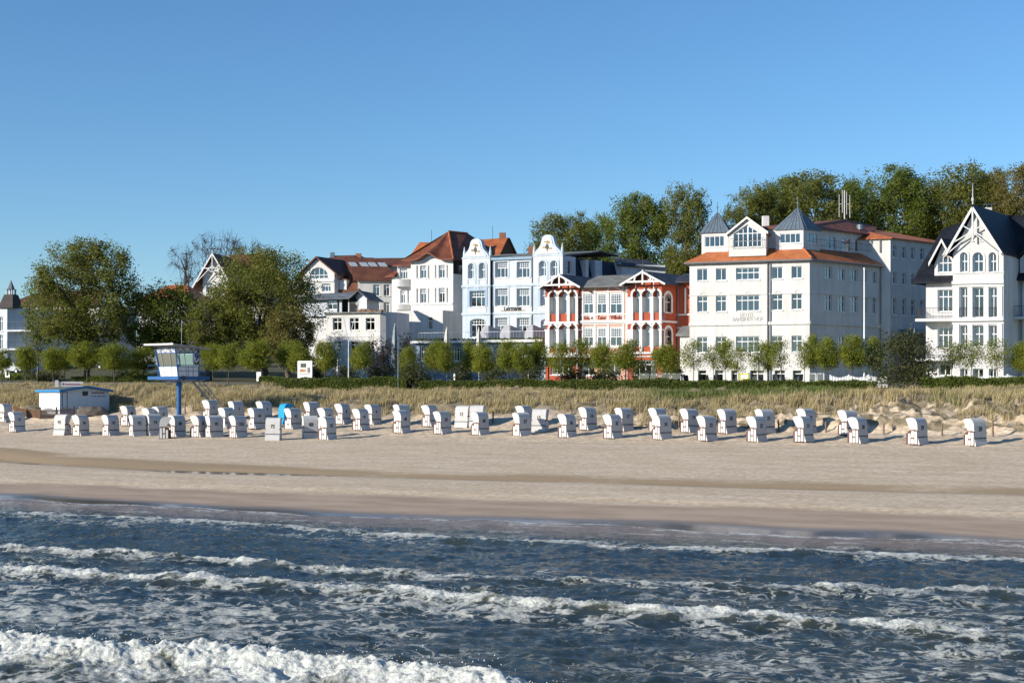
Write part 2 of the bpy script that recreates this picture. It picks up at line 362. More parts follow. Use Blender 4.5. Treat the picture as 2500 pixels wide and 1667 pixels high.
def build_sea():
    nr = np.concatenate([np.linspace(12, 16.9, 90), np.linspace(16.94, 20.6, 120), np.linspace(20.65, 34.5, 260), np.linspace(34.57, 52.5, 160)])
    t = np.linspace(0, 1, 900)
    nn, tt = np.meshgrid(nr, t, indexing='ij')
    s = nn * (-1.29 + 1.53 * tt)
    z, foam = sea_fields(s, nn)
    X, Y = to_xy(s, nn)
    zb = H(X, Y, False)
    depth = z - zb
    shal = 1 - smooth(.02, .30, depth + .5 * (0))
    edge = np.exp(-((depth - .012) / .014) ** 2) * smooth(44, 46, nn) * np.clip(.7 + .9 * noise(s * .5, nn * .3, 83), 0, 1.2)
    swash = smooth(43.8, 45, nn)
    foam = foam * (1 - .75 * swash) + .5 * edge + .28 * swash * smooth(.1, .5, noise(s * .35, nn * 1.6, 81) + .3 * noise(s * 1.1, nn * 3, 82))
    z = z * (1 - smooth(45.5, 50, nn) * .9) + (.03 + .035 * noise(s * .12, nn * .05, 84) + .02 * noise(s * .4, nn * .2, 85) + .03 * smooth(30, 50, -s)) * smooth(45, 49, nn)
    depth = z - zb; edge = np.exp(-((depth - .012) / .012) ** 2) * smooth(45, 47, nn) * np.clip(.75 + .9 * noise(s * .5, nn * .3, 83), 0, 1.2); shal = 1 - smooth(.02, .30, depth); foam = np.maximum(foam * (1 - .3 * smooth(46, 48, nn)), .8 * edge)
    a = np.arange(len(nr) - 1)[:, None] * len(t) + np.arange(len(t) - 1)[None, :]
    Fc = np.stack([a, a + 1, a + len(t) + 1, a + len(t)], -1).reshape(-1, 4)
    me = mesh_np('sea', np.stack([X, Y, z], -1).reshape(-1, 3), Fc, {'foam': np.clip(foam, 0, 1.3), 'shallow': shal}, True)
    m, n, l, b = nodes('sea_water')
    def A(nm):
        x = n.new('ShaderNodeAttribute'); x.attribute_name = nm; return x.outputs['Fac']
    p = wpos(n); ps = mapping(n, l, p, rot=(0, 0, math.atan2(-UY, UX)))
    wv = n.new('ShaderNodeTexNoise'); wv.inputs['Scale'].default_value = 1.1; wv.inputs['Detail'].default_value = 3; l.new(ps, wv.inputs['Vector'])
    wr = n.new('ShaderNodeVectorMath'); wr.operation = 'MULTIPLY_ADD'; l.new(wv.outputs['Color'], wr.inputs[0]); wr.inputs[1].default_value = (.95, .95, 0); l.new(ps, wr.inputs[2])
    def lace(scale, sx):
        v = n.new('ShaderNodeTexVoronoi'); v.feature = 'DISTANCE_TO_EDGE'; v.inputs['Scale'].default_value = scale
        l.new(mapping(n, l, wr.outputs[0], (sx, 1, 1)), v.inputs['Vector']); return v.outputs['Distance']
    fo = A('foam')
    n1 = tex_noise(n, l, ps, 2.2, 6, .62, .6); n2 = tex_noise(n, l, ps, 9, 5, .65)
    w1 = mth(n, l, 'MULTIPLY', mth(n, l, 'POWER', mth(n, l, 'MAXIMUM', fo, 0.02), 1.5), .5)
    l1 = mth(n, l, 'SUBTRACT', 1.0, mth(n, l, 'DIVIDE', lace(1.5, .62), mth(n, l, 'ADD', w1, .004)))
    rdg = tex_noise(n, l, mapping(n, l, wr.outputs[0], (.55, 1, 1)), 1.25, 6, .6, .9)
    rdg = mth(n, l, 'ABSOLUTE', mth(n, l, 'MULTIPLY_ADD', rdg, 2.0, -1.0))
    l2 = mth(n, l, 'SUBTRACT', 1.0, mth(n, l, 'DIVIDE', rdg, mth(n, l, 'ADD', mth(n, l, 'MULTIPLY', w1, 1.5), .004)))
    lc = mth(n, l, 'MAXIMUM', mth(n, l, 'ADD', l1, -.25), l2)
    lc = mth(n, l, 'ADD', lc, mth(n, l, 'MULTIPLY_ADD', n1, 3.6, -2.0))
    lc = mth(n, l, 'ADD', lc, mth(n, l, 'MULTIPLY_ADD', n2, 1.0, -.5))
    laced = mth(n, l, 'MULTIPLY', sstep(n, l, lc, .05, .75), sstep(n, l, fo, .08, .34))
    solid = sstep(n, l, mth(n, l, 'ADD', fo, mth(n, l, 'ADD', mth(n, l, 'MULTIPLY_ADD', n2, .85, -.42), mth(n, l, 'MULTIPLY_ADD', n1, .7, -.35))), .62, .98)
    ff = mth(n, l, 'MAXIMUM', mth(n, l, 'MULTIPLY', laced, .6), mth(n, l, 'MULTIPLY', solid, .93), clamp=True)
    deep = mixc(n, l, sstep(n, l, tex_noise(n, l, ps, .35, 3), .35, .65), (.018, .027, .028), (.031, .039, .032))
    sx = n.new('ShaderNodeSeparateXYZ'); l.new(p, sx.inputs[0])
    deep = mixc(n, l, mth(n, l, 'MULTIPLY', sstep(n, l, sx.outputs[2], .1, .45), .75), deep, (.095, .092, .045))   # thin crests carry stirred-up sand
    deep = mixc(n, l, A('shallow'), deep, (.13, .098, .09))
    l.new(deep, b.inputs['Base Color']); b.inputs['Roughness'].default_value = .08; b.inputs['IOR'].default_value = 1.333
    b.inputs['Specular IOR Level'].default_value = .5
    bp = n.new('ShaderNodeBump'); bp.inputs['Strength'].default_value = .6; bp.inputs['Distance'].default_value = .12
    rip = mth(n, l, 'MULTIPLY_ADD', tex_noise(n, l, mapping(n, l, ps, (1, 1.9, 1)), 3.0, 6, .62), 1.0, mth(n, l, 'MULTIPLY', ff, .25))
    l.new(rip, bp.inputs['Height']); l.new(bp.outputs[0], b.inputs['Normal'])
    fd = n.new('ShaderNodeBsdfPrincipled'); fd.inputs['Roughness'].default_value = .9; fd.inputs['Specular IOR Level'].default_value = .1
    l.new(mixc(n, l, sstep(n, l, n2, .3, .7), (.44, .45, .41), (.70, .71, .66)), fd.inputs['Base Color'])
    bp2 = n.new('ShaderNodeBump'); bp2.inputs['Strength'].default_value = .7; bp2.inputs['Distance'].default_value = .08
    l.new(n2, bp2.inputs['Height']); l.new(bp2.outputs[0], fd.inputs['Normal'])
    mx = n.new('ShaderNodeMixShader'); l.new(ff, mx.inputs[0]); l.new(b.outputs[0], mx.inputs[1]); l.new(fd.outputs[0], mx.inputs[2])
    l.new(mx.outputs[0], n['Material Output'].inputs[0])
    link('sea', me, m, kind='structure')
    # open water beyond the modelled surf, round the pier and out to the horizon
    q = [to_xy(-3000, -4000), to_xy(3000, -4000), to_xy(3000, 46), to_xy(-3000, 46)]
    link('open_water', MB().poly([(x, y, -.26) for x, y in q]).mesh('open_water'), m, kind='structure')
    # drops thrown up by the breakers
    rng = np.random.default_rng(4); V = []; T = []
    cnt = 2200
    k = rng.choice(4, cnt, p=[.62, .2, .12, .06]); ss = rng.uniform(-1.2, .05, cnt)
    base = np.array([[1, 0, 0], [0, 1, 0], [-1, 0, 0], [0, -1, 0], [0, 0, 1.2], [0, 0, -1.2]])
    tri = np.array([[0, 1, 4], [1, 2, 4], [2, 3, 4], [3, 0, 4], [1, 0, 5], [2, 1, 5], [3, 2, 5], [0, 3, 5]])
    nb = np.array([B['n'] for B in BREAK])[k]; s_ = ss * (nb + 2)
    clump = noise(s_ * 1.4, nb, 91) + .5 * noise(s_ * 4, nb, 92)
    A = np.array([np.interp(s_[i], [q[0] for q in BREAK[k[i]]['a']], [q[1] for q in BREAK[k[i]]['a']]) for i in range(cnt)])
    n_ = nb + rng.normal(-.15, .4, cnt) + np.where(k == 2, 3.0 * smooth(-18, 0, s_), 0)
    z_, fo_ = sea_fields(s_, n_)
    up = np.abs(rng.normal(0, .13, cnt)) * np.where(k == 0, 1.5, .7) * (.4 + np.clip(clump, 0, 1.2))
    keep = (A > .3) & (fo_ > .4)
    X, Y = to_xy(s_, n_); r = rng.uniform(.004, .012, cnt)
    V = (np.stack([X, Y, z_ + up + .02], -1)[:, None, :] + base[None] * r[:, None, None])[keep]
    T = (tri[None] + 6 * np.arange(keep.sum())[:, None, None]).reshape(-1, 3)
    link('sea_spray', mesh_np('sea_spray', V.reshape(-1, 3), T), plain('spray_white', (.85, .87, .86), .5), kind='stuff', label='white drops of spray above the breaking waves', cat='spray')
build_sea()
# pool of water left standing in the runnel
def puddle(s0, s1, zw, w):
    ss = np.linspace(s0, s1, 40); pts = []
    for s in ss: x, y = to_xy(s, float(runnel(np.array(s))) - w); pts.append((x, y, zw))
    for s in ss[::-1]: x, y = to_xy(s, float(runnel(np.array(s))) + w); pts.append((x, y, zw))
    b = MB(); k = len(ss)
    for i in range(k - 1): b.poly([pts[i], pts[i + 1], pts[2 * k - 2 - i], pts[2 * k - 1 - i]])
    m, n, l, bs = nodes('pool_water'); bs.inputs['Base Color'].default_value = (.05, .05, .05, 1); bs.inputs['Roughness'].default_value = .14
    link('tide_pool', b.mesh('tide_pool'), m, kind='structure')
puddle(-54, -39, .556, 1.7)
puddle(-73, -59, .588, 1.5)

# ------------------------------------------------------------------ buildings
WHITE = plaster('white_render', (.69, .68, .66)); CREAM = plaster('cream_render', (.62, .58, .50)); WARM = plaster('warm_white_render', (.67, .655, .625))
PALEBLUE = plaster('pale_blue_render', (.52, .60, .67)); OFFBLUE = plaster('bluish_white_render', (.64, .68, .71))
RED = plaster('red_render', (.42, .095, .052)); PINK = plaster('pink_render', (.76, .42, .33)); GREYW = plaster('grey_white_render', (.52, .51, .51))
TRIM = plain('white_trim', (.70, .69, .67), .6, .05); FRAME = plain('window_frame_white', (.72, .72, .72), .45, .03)
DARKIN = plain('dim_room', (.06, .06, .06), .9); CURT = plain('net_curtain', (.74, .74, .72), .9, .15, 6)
SLATE = tiles('slate_roof', (.020, .022, .028), (.055, .058, .066), .3, .5); ORANGE = tiles('orange_roof_tiles', (.30, .085, .028), (.46, .15, .052))
RUST = tiles('weathered_red_roof_tiles', (.12, .042, .024), (.23, .075, .037)); BROWN = tiles('brown_roof_tiles', (.085, .034, .022), (.15, .058, .034))
BLACKT = tiles('glazed_black_roof_tiles', (.007, .008, .011), (.015, .018, .026), .34, .6, .25)
ZINC = plain('grey_zinc', (.16, .20, .235), .42, .15, 2, metal=.35); FELT = plain('grey_roof_felt', (.17, .175, .165), .85, .35, .9)
PIPE = plain('grey_downpipe', (.22, .22, .23), .45, metal=.3); BRICKC = plain('chimney_brick', (.30, .13, .075), .9, .35, 8)
IRON = plain('dark_iron', (.05, .055, .06), .5); BEAM = plain('brown_timber', (.16, .06, .035), .7)
GLASS = glass_mat()

def C(ox, oy, k): return lambda x, y: (ox + x / k, oy + y / k)
C1 = C(0, 540, 3.734); C2 = C(400, 540, 3.734); C3 = C(900, 540, 3.7333); C4 = C(1280, 540, 3.734); C5 = C(1640, 480, 3.2667); C6 = C(2100, 400, 2.8)

class Fac:
    """a vertical wall plane: u along it (left to right from outside), z up, w metres behind it"""
    def __init__(s, P, d, crop=None, skew=0.0):
        s.k = skew; s.P = Vector((P[0], P[1])); s.d = Vector((d[0], d[1])).normalized(); s.n = Vector((s.d.y, -s.d.x)); s.crop = crop
    def hit(s, x, y, w=0.0):
        px, py = s.crop(x, y) if s.crop else (x, y)
        dx = (px - CX) / F; P = s.P - s.n * w
        Y = P.dot(s.n) / (dx * s.n.x + s.n.y)
        q = Vector((dx * Y, Y)) - P
        return q.dot(s.d) - s.k * w, CZ + (HY - py) / F * Y
    def u(s, x, w=0.0): return s.hit(x, 900, w)[0]
    def z(s, x, y, w=0.0): return s.hit(x, y, w)[1]
    def pt(s, u, z, w=0.0):
        q = s.P + s.d * (u + s.k * w) - s.n * w; return (q.x, q.y, z)
    @property
    def b(s): return s.d * s.k - s.n

def from_px(x, Y, slope, crop, skew=0.0):
    px = crop(x, 0)[0]; return Fac(((px - CX) / F * Y, Y), (1, slope), crop, skew)

class Bld:
    def __init__(s, name, loc, label, cat='building', group=None):
        s.o = Vector(loc); s.root = empty(name, loc, label, cat, group); s.rng = random.Random(name + label)
    def part(s, name, mb, mat, parent=None, label=None, kind=None):
        return link(name, mb.mesh(name, s.o), mat, parent or s.root, label=label, kind=kind)
    def wall(s, fac, outer, holes, mat, w=0.0, rec=.2, name='wall'):
        """outer and holes as lists of (u, z); holes get reveals"""
        mb = MB(); loops = [outer] + holes
        vs = [Vector((p[0], p[1], 0)) for lp in loops for p in lp]
        for t in tessellate_polygon([[Vector((p[0], p[1], 0)) for p in lp] for lp in loops]):
            mb.poly([fac.pt(vs[i].x, vs[i].y, w) for i in t])
        for h in holes:
            for i in range(len(h)):
                a, b = h[i], h[(i + 1) % len(h)]
                mb.poly([fac.pt(*a, w), fac.pt(*b, w), fac.pt(*b, w + rec), fac.pt(*a, w + rec)])
        return s.part(name, mb, mat)
    def box(s, name, fac, u0, u1, z0, z1, w0, w1, mat, parent=None, label=None):
        mb = MB().hexa([fac.pt(u0, z0, w0), fac.pt(u1, z0, w0), fac.pt(u1, z0, w1), fac.pt(u0, z0, w1)], [fac.pt(u0, z1, w0), fac.pt(u1, z1, w0), fac.pt(u1, z1, w1), fac.pt(u0, z1, w1)])
        return s.part(name, mb, mat, parent, label)
    def prism(s, name, pts, z0, z1, mat, skip=(), top=True):
        mb = MB()
        for i in range(len(pts)):
            if i in skip: continue
            a, b = pts[i], pts[(i + 1) % len(pts)]
            mb.poly([(a[0], a[1], z0), (b[0], b[1], z0), (b[0], b[1], z1), (a[0], a[1], z1)])
        if top: mb.poly([(p[0], p[1], z1) for p in pts])
        return s.part(name, mb, mat)
    def roof(s, name, polys, mat, th=.18, parent=None):
        mb = MB()
        for p in polys: mb.slab(p, th)
        return s.part(name, mb, mat, parent)
    def window(s, fac, x0, y0, x1, y1, w=0.0, arch=0.0, cols=2, tr=.66, top=None, trow=1, rec=.2, fr=.085, cur=None, parent=None, sill=True, uz=None):
        """glazed window in an opening given by photo crop coordinates; returns its outline (u, z)"""
        if uz: u0, u1, z0, z1 = uz
        else:
            xm = (x0 + x1) / 2; u0 = fac.u(x0, w); u1 = fac.u(x1, w); z1 = fac.z(xm, y0, w); z0 = fac.z(xm, y1, w)
        def outline(i):
            a, b, c, d = u0 + i, u1 - i, z0 + i, z1 - i
            if not arch: return [(a, c), (b, c), (b, d), (a, d)]
            rise = min(arch * (u1 - u0) / 2, (z1 - z0) * .8); zs = z1 - rise; n_ = 10
            return [(a, c), (b, c)] + [((a + b) / 2 + (b - a) / 2 * math.cos(math.pi * k / n_), zs + (d - zs) * math.sin(math.pi * k / n_)) for k in range(n_ + 1)]
        H0 = outline(0); O = outline(-.01); I = outline(fr); mb = MB(); wf = w + rec
        P = lambda q, ww: fac.pt(q[0], q[1], ww)
        k = len(O)
        for i in range(k):
            j = (i + 1) % k
            mb.poly([P(O[i], wf - .05), P(O[j], wf - .05), P(I[j], wf - .05), P(I[i], wf - .05)])
            mb.poly([P(I[i], wf - .05), P(I[j], wf - .05), P(I[j], wf + .03), P(I[i], wf + .03)])
        def bar(a, b, c, d, g=0): mb.hexa([fac.pt(a, c, wf - .045 + g), fac.pt(b, c, wf - .045 + g), fac.pt(b, c, wf + .02), fac.pt(a, c, wf + .02)], [fac.pt(a, d, wf - .045 + g), fac.pt(b, d, wf - .045 + g), fac.pt(b, d, wf + .02), fac.pt(a, d, wf + .02)])
        def ztop(u):
            if not arch: return z1 - fr
            rise = min(arch * (u1 - u0) / 2, (z1 - z0) * .8); t = (u - (u0 + u1) / 2) / ((u1 - u0) / 2 - fr * .5)
            return z1 - rise + (rise - fr * .6) * math.sqrt(max(0, 1 - t * t))
        zt = z0 + (z1 - z0) * tr if tr else z1
        g = .032
        for c in range(1, cols):
            u = u0 + (u1 - u0) * c / cols; bar(u - g, u + g, z0 + fr * .9, (min(zt, ztop(u)) if (tr and top) else ztop(u)), .004)
        if tr: bar(u0 + fr * .9, u1 - fr * .9, zt - .045, zt + .045, -.006)
        if top:
            for c in range(1, top):
                u = u0 + (u1 - u0) * c / top; bar(u - .022, u + .022, zt, ztop(u), .008)
            for r_ in range(1, trow):
                z = zt + (z1 - zt) * r_ / trow; bar(u0 + fr * .9, u1 - fr * .9, z - .02, z + .02, .012)
        f = s.part('window', mb, FRAME, parent)
        s.part('pane', MB().poly([P(q, wf + .012) for q in outline(fr * .6)]), GLASS, f)
        cur = s.rng.choice([True, True, True, 'full', 'full', False]) if cur is None else cur
        if cur:
            W = u1 - u0; lo = z0 + .05; hi = z1 - .1
            wl_ = W * s.rng.choice([.2, .28, .38, .48]); wr_ = W * s.rng.choice([.2, .28, .4, .48])
            hi = min(hi, z1 - (arch * W / 2 * .55 if arch else .08))
            for (a, b) in (((u0 + .03, u1 - .03),) if cur == 'full' else ((u0 + .03, u0 + wl_), (u1 - wr_, u1 - .03))):
                m_ = 14 if cur == 'full' else 6; cb = MB()
                for q in range(m_):
                    ua = a + (b - a) * q / m_; ub = a + (b - a) * (q + 1) / m_; wa = wf + .14 + .035 * (q % 2); wb = wf + .14 + .035 * ((q + 1) % 2)
                    cb.poly([fac.pt(ua, lo, wa), fac.pt(ub, lo, wb), fac.pt(ub, hi, wb), fac.pt(ua, hi, wa)])
                s.part('curtain', cb, CURT, f)
        if sill: s.box('sill', fac, u0 - .06, u1 + .06, z0 - .09, z0 + .001, w - .08, w + rec - .05, TRIM, f)
        return H0
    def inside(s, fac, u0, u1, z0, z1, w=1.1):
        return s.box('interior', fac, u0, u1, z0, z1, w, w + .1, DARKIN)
    def band(s, fac, u0, u1, z, h, out, mat, name='cornice', w=0.0):
        return s.box(name, fac, u0, u1, z - h / 2, z + h / 2, w - out, w + .02, mat)
    def surround(s, fac, outline, width, mat, w=0.0, out=.05, name='window_surround', bottom=False):
        k = len(outline); c = Vector((sum(p[0] for p in outline) / k, sum(p[1] for p in outline) / k)); mb = MB()
        u0 = min(p[0] for p in outline); u1 = max(p[0] for p in outline); zb = min(p[1] for p in outline)
        def grow(p, i):
            a, b = Vector(outline[i - 1]), Vector(outline[(i + 1) % k]); q = Vector(p)
            e1 = (q - a); e2 = (b - q); e1 = e1.normalized() if e1.length > 1e-6 else e2.normalized(); e2 = e2.normalized() if e2.length > 1e-6 else e1
            n1 = Vector((e1.y, -e1.x)); n2 = Vector((e2.y, -e2.x)); m_ = n1 + n2
            m_ = m_ / max(.5, m_.dot(n1)); g = q + m_ * width
            if not bottom and p[1] <= zb + 1e-4: g = Vector((q.x + (width if q.x > (u0 + u1) / 2 else -width), q.y))
            return (g.x, g.y)
        G = [grow(p, i) for i, p in enumerate(outline)]
        for i in range(k):
            j = (i + 1) % k
            if not bottom and outline[i][1] <= zb + 1e-4 and outline[j][1] <= zb + 1e-4: continue
            mb.hexa([fac.pt(*outline[i], w - out), fac.pt(*outline[j], w - out), fac.pt(*G[j], w - out), fac.pt(*G[i], w - out)], [fac.pt(*outline[i], w), fac.pt(*outline[j], w), fac.pt(*G[j], w), fac.pt(*G[i], w)])
        return s.part(name, mb, mat)
    def text(s, fac, txt, x, y, size, mat, w=0.0, name='lettering', shear=0, parent=None, xs=1.0):
        u, z = fac.hit(x, y, w); return s.text_uz(fac, txt, u, z, size, mat, w, name, shear, parent, xs)
    def text_uz(s, fac, txt, u, z, size, mat, w=0.0, name='lettering', shear=0, parent=None, xs=1.0):
        me = text_mesh(txt, shear, mat)
        o = link(name, me, None, parent or s.root)
        p = Vector(fac.pt(u, z, w - .03)) - s.o
        d = fac.d; nn = fac.n
        o.matrix_local = Matrix(((d.x * size * xs, 0, nn.x * size, p.x), (d.y * size * xs, 0, nn.y * size, p.y), (0, size, 0, p.z), (0, 0, 0, 1)))
        return o
    def railing(s, name, pts, h, mat, bars=.14, parent=None, r=.018):
        mb = MB()
        for a, b in zip(pts, pts[1:]):
            a = Vector(a); b = Vector(b); L = (b - a).length
            mb.tube(a + Vector((0, 0, h)), b + Vector((0, 0, h)), r * 1.5, n=4); mb.tube(a + Vector((0, 0, .08)), b + Vector((0, 0, .08)), r, n=4)
            k = max(1, int(L / bars))
            for i in range(k + 1):
                p = a + (b - a) * i / k; mb.tube(p, p + Vector((0, 0, h)), r * .8, n=4)
        return s.part(name, mb, mat, parent)

_TX = {}
def text_mesh(txt, shear=0, mat=None):
    key = (txt, shear, mat.name)
    if key in _TX: return _TX[key]
    cu = bpy.data.curves.new('lettering', 'FONT'); cu.body = txt; cu.align_x = 'CENTER'; cu.align_y = 'CENTER'; cu.size = 1.0; cu.extrude = .02; cu.offset = .012; cu.shear = shear; cu.resolution_u = 3
    ob = bpy.data.objects.new('lettering', cu)
    me = bpy.data.meshes.new_from_object(ob); bpy.data.objects.remove(ob); bpy.data.curves.remove(cu)
    me.name = 'lettering'; me.materials.clear(); me.materials.append(mat); _TX[key] = me; return me

def line_isect(p, d, q, e):
    """2D intersection of p+td and q+se"""
    k = d[0] * e[1] - d[1] * e[0]; t = ((q[0] - p[0]) * e[1] - (q[1] - p[1]) * e[0]) / k
    return (p[0] + d[0] * t, p[1] + d[1] * t)

# ---- the large white hotel with orange skirt roof and two zinc pyramid turrets
def hotel():
    Fr = from_px(1100, 150, -.341, C5); Fr.P = Fr.P                      # u = 0 at the corner, negative to the left
    Rt = Fac(Fr.P, (1, .833), C5)
    uL = Fr.u(142); uR = Rt.u(1665); z0 = h1(Fr.P.x, Fr.P.y) - .6
    zE = Fr.z(1100, 500)
    B = Bld('hotel_building', (Fr.P.x, Fr.P.y, z0), 'large white four storey hotel with orange skirt roof and two grey pyramid turrets')
    g = lambda rows, xs, fac, **k: [B.window(fac, a, y0, b, y1, cols=c, **k) for (a, b, c) in xs for (y0, y1) in rows]
    holes = []
    for (a, b, c, da) in ((203, 287, 2, 0), (352, 437, 2, -3), (512, 700, 4, -8), (800, 886, 2, -15), (955, 1041, 2, -20)):
        holes.append(B.window(Fr, a, 575 + da, b, 672 + da, cols=c, tr=None if c == 2 else .6, cur=True))
        holes.append(B.window(Fr, a, 794 + da, b, 921 + da, cols=c, tr=.68))
        holes.append(B.window(Fr, a, 1118 + da * .5, b, 1245 + da * .3, cols=c, tr=.68))
        xm = (a + b) / 2
        if True:
            u, z = Fr.hit(xm, 757 + da); du = abs(Fr.u(xm + 25) - Fr.u(xm)); zl = Fr.z(xm, 785 + da); mb = MB()
            for sg in (-1, 1):
                q = [(u, z), (u, z - .16), (u + sg * du * .85, zl - .02), (u + sg * du, zl + .06)]
                mb.hexa([Fr.pt(*p, -.05) for p in q], [Fr.pt(*p, 0) for p in q])
            B.part('window_gable_trim', mb, plain('stone_trim_grey', (.55, .53, .49)))
    for (a, b) in ((210, 275), (345, 410), (475, 525), (625, 735), (820, 905), (965, 1035)):
        holes.append(B.window(Fr, a, 1385, b, 1492, cols=2 if b - a > 80 else 1, tr=.75, rec=.35, cur=False, sill=False))
    zb = Fr.z(600, 1500)
    B.wall(Fr, [(uL, z0), (0, z0), (0, zE), (uL, zE)], holes, WARM)
    B.inside(Fr, uL + .2, -1.5, z0, zE - .1)
    hr = []
    for (xa, xb, ya) in ((1218, 1278, 558), (1325, 1383, 570), (1427, 1483, 580), (1527, 1560, 588), (1603, 1635, 596)):
        d = ya - 558
        hr.append(B.window(Rt, xa, ya, xb, ya + 98, cols=2, tr=None if xb - xa > 40 else None))
        hr.append(B.window(Rt, xa, 782 + d * .6, xb, 912 + d * .55, cols=2, tr=.66))
        hr.append(B.window(Rt, xa, 1110 + d * .2, xb, 1235 + d * .1, cols=2, tr=.66))
    B.wall(Rt, [(0, z0), (uR, z0), (uR, zE), (0, zE)], hr, WARM)
    B.inside(Rt, 1.6, uR - .2, z0, zE - .1)
    # footprint and plain walls behind
    A_ = Fr.pt(uL, 0)[:2]; Bc = (Fr.P.x, Fr.P.y); Cc = Rt.pt(uR, 0)[:2]
    Db = (Cc[0] - Fr.n.x * 9, Cc[1] - Fr.n.y * 9); Ab = (A_[0] - Fr.n.x * 16, A_[1] - Fr.n.y * 16)
    B.prism('rear_wall', [A_, Bc, Cc, Db, Ab], z0, zE, WARM, skip=(0, 1))
    # bands
    zc = Fr.z(1100, 1005); B.band(Fr, uL - .05, .03, zc, .32, .14, WARM); B.band(Rt, -.03, uR, zc, .32, .14, WARM)
    zc2 = Fr.z(1100, 768); B.band(Fr, uL - .05, .02, zc2, .1, .06, WARM, 'string_course'); B.band(Rt, -.02, uR, zc2, .1, .06, WARM, 'string_course')
    # gutter, skirt roof
    def off(o, z):   # polyline A-B-C moved outwards by o
        nA, nR = Fr.n, Rt.n
        a = (A_[0] + nA.x * o - Fr.d.x * max(o, 0), A_[1] + nA.y * o - Fr.d.y * max(o, 0))
        b = line_isect((Bc[0] + nA.x * o, Bc[1] + nA.y * o), Fr.d, (Bc[0] + nR.x * o, Bc[1] + nR.y * o), Rt.d)
        c = (Cc[0] + nR.x * o, Cc[1] + nR.y * o)
        return [(p[0], p[1], z) for p in (a, b, c)]
    zT = Fr.z(600, 418, 1.9)
    e0 = off(.45, zE + .05); e1 = off(-1.9, zT)
    al = (e1[0][0] + Fr.d.x * 2.0, e1[0][1] + Fr.d.y * 2.0, zT)
    lb = (e0[0][0] - Fr.n.x * 14, e0[0][1] - Fr.n.y * 14, zE + .05); lbt = (al[0] - Fr.n.x * 11, al[1] - Fr.n.y * 11, zT)
    B.roof('skirt_roof', [[e0[0], e0[1], e1[1], al], [e0[1], e0[2], e1[2], e1[1]], [lb, e0[0], al, lbt]], ORANGE, .12)
    gt = MB()
    for p, q in ((e0[0], e0[1]), (e0[1], e0[2]), (lb, e0[0])): gt.tube((p[0], p[1], p[2] - .12), (q[0], q[1], q[2] - .12), .1, n=6)
    B.part('gutter', gt, PIPE)
    hip = MB().tube((e0[1][0], e0[1][1], e0[1][2] + .06), (e1[1][0], e1[1][1], e1[1][2] + .06), .13, n=6); B.part('hip_tiles', hip, ORANGE)
    for x in (765,): 
        u = Fr.u(x); B.part('downpipe', MB().tube(Fr.pt(u, z0, -.12), Fr.pt(u, zE, -.12), .07), PIPE); B.part('downpipe', MB().tube(Fr.pt(u + .3, z0, -.1), Fr.pt(u + .3, zE, -.1), .05), PIPE)
    u = Rt.u(1660); B.part('downpipe', MB().tube(Rt.pt(u, z0, -.1), Rt.pt(u, zE, -.1), .06), PIPE)
    # attic storey set back
    ins = off(-2.0, 0); zA = Fr.z(900, 268, 2)
    al2 = (ins[0][0] + Fr.d.x * 2.4, ins[0][1] + Fr.d.y * 2.4)
    bk = [(Db[0], Db[1]), (Ab[0] + Fr.d.x * 2.4, Ab[1] + Fr.d.y * 2.4)]
    Ra = Fac((ins[1][0], ins[1][1]), Rt.d, C5)
    zRA = Ra.z(1300, 275)
    ra_u1 = (Vector(ins[2][:2]) - Ra.P).dot(Ra.d)
    ha = [B.window(Ra, 1235, 318, 1310, 425, cols=2, tr=None, rec=.15), B.window(Ra, 1355, 332, 1432, 437, cols=2, tr=None, rec=.15), B.window(Ra, 1465, 345, 1537, 448, cols=2, tr=None, rec=.15)]
    B.wall(Ra, [(0, zT - 1), (ra_u1 - .05, zT - 1), (ra_u1 - .05, zRA), (0, zRA)], ha, WHITE, rec=.15, name='attic_wall')
    B.inside(Ra, 1.4, ra_u1 - .2, zT - 1, zRA - .1)
    B.prism('attic_wall', [(al2[0], al2[1]), ins[1][:2], ins[2][:2], bk[0], bk[1]], zT - 1.2, zRA - .02, WARM, skip=(1,))
    B.railing('roof_railing', [Ra.pt(.6, zT + .12, -1.2), Ra.pt(ra_u1 - .3, zT + .12, -1.2)], .75, IRON, .35)
    rid = [at(*C5(1385, 182), 161), at(*C5(1640, 240), 166)]
    ev = off(-1.5, zRA + .05)
    B.roof('attic_roof', [[ev[1], ev[2], tuple(rid[1]), tuple(rid[0])], [(al2[0] - Fr.d.x, al2[1] - Fr.d.y, zRA), ev[1], tuple(rid[0]), (bk[1][0], bk[1][1], zRA + 1.2)]], RUST, .14)
    # left turret
    def turret(ul, w0, wd, ub, zlo, zhi, apex, name, win, side=None):
        q = [Fr.pt(ul, 0, w0), Fr.pt(ub, 0, w0), Fr.pt(ub, 0, w0 + wd), Fr.pt(ul, 0, w0 + wd)]
        if side: q = side
        Ft = Fac(Fr.pt(0, 0, w0)[:2], Fr.d, C5)
        h = B.window(Ft, *win, cols=4, tr=None, rec=.12)
        B.wall(Ft, [(ul, zlo), (ub, zlo), (ub, zhi), (ul, zhi)], [h], WHITE, rec=.12, name='turret_wall')
        B.inside(Ft, ul + .1, ub - .1, zlo, zhi, .8)
        B.prism('turret_wall', [p[:2] for p in q], zlo, zhi, WHITE, skip=(0, 1) if side else (0,))
        c = Vector((sum(p[0] for p in q) / len(q), sum(p[1] for p in q) / len(q)))
        eo = [(c.x + (p[0] - c.x) * 1.14, c.y + (p[1] - c.y) * 1.14, zhi) for p in q]; mb = MB()
        za = apex
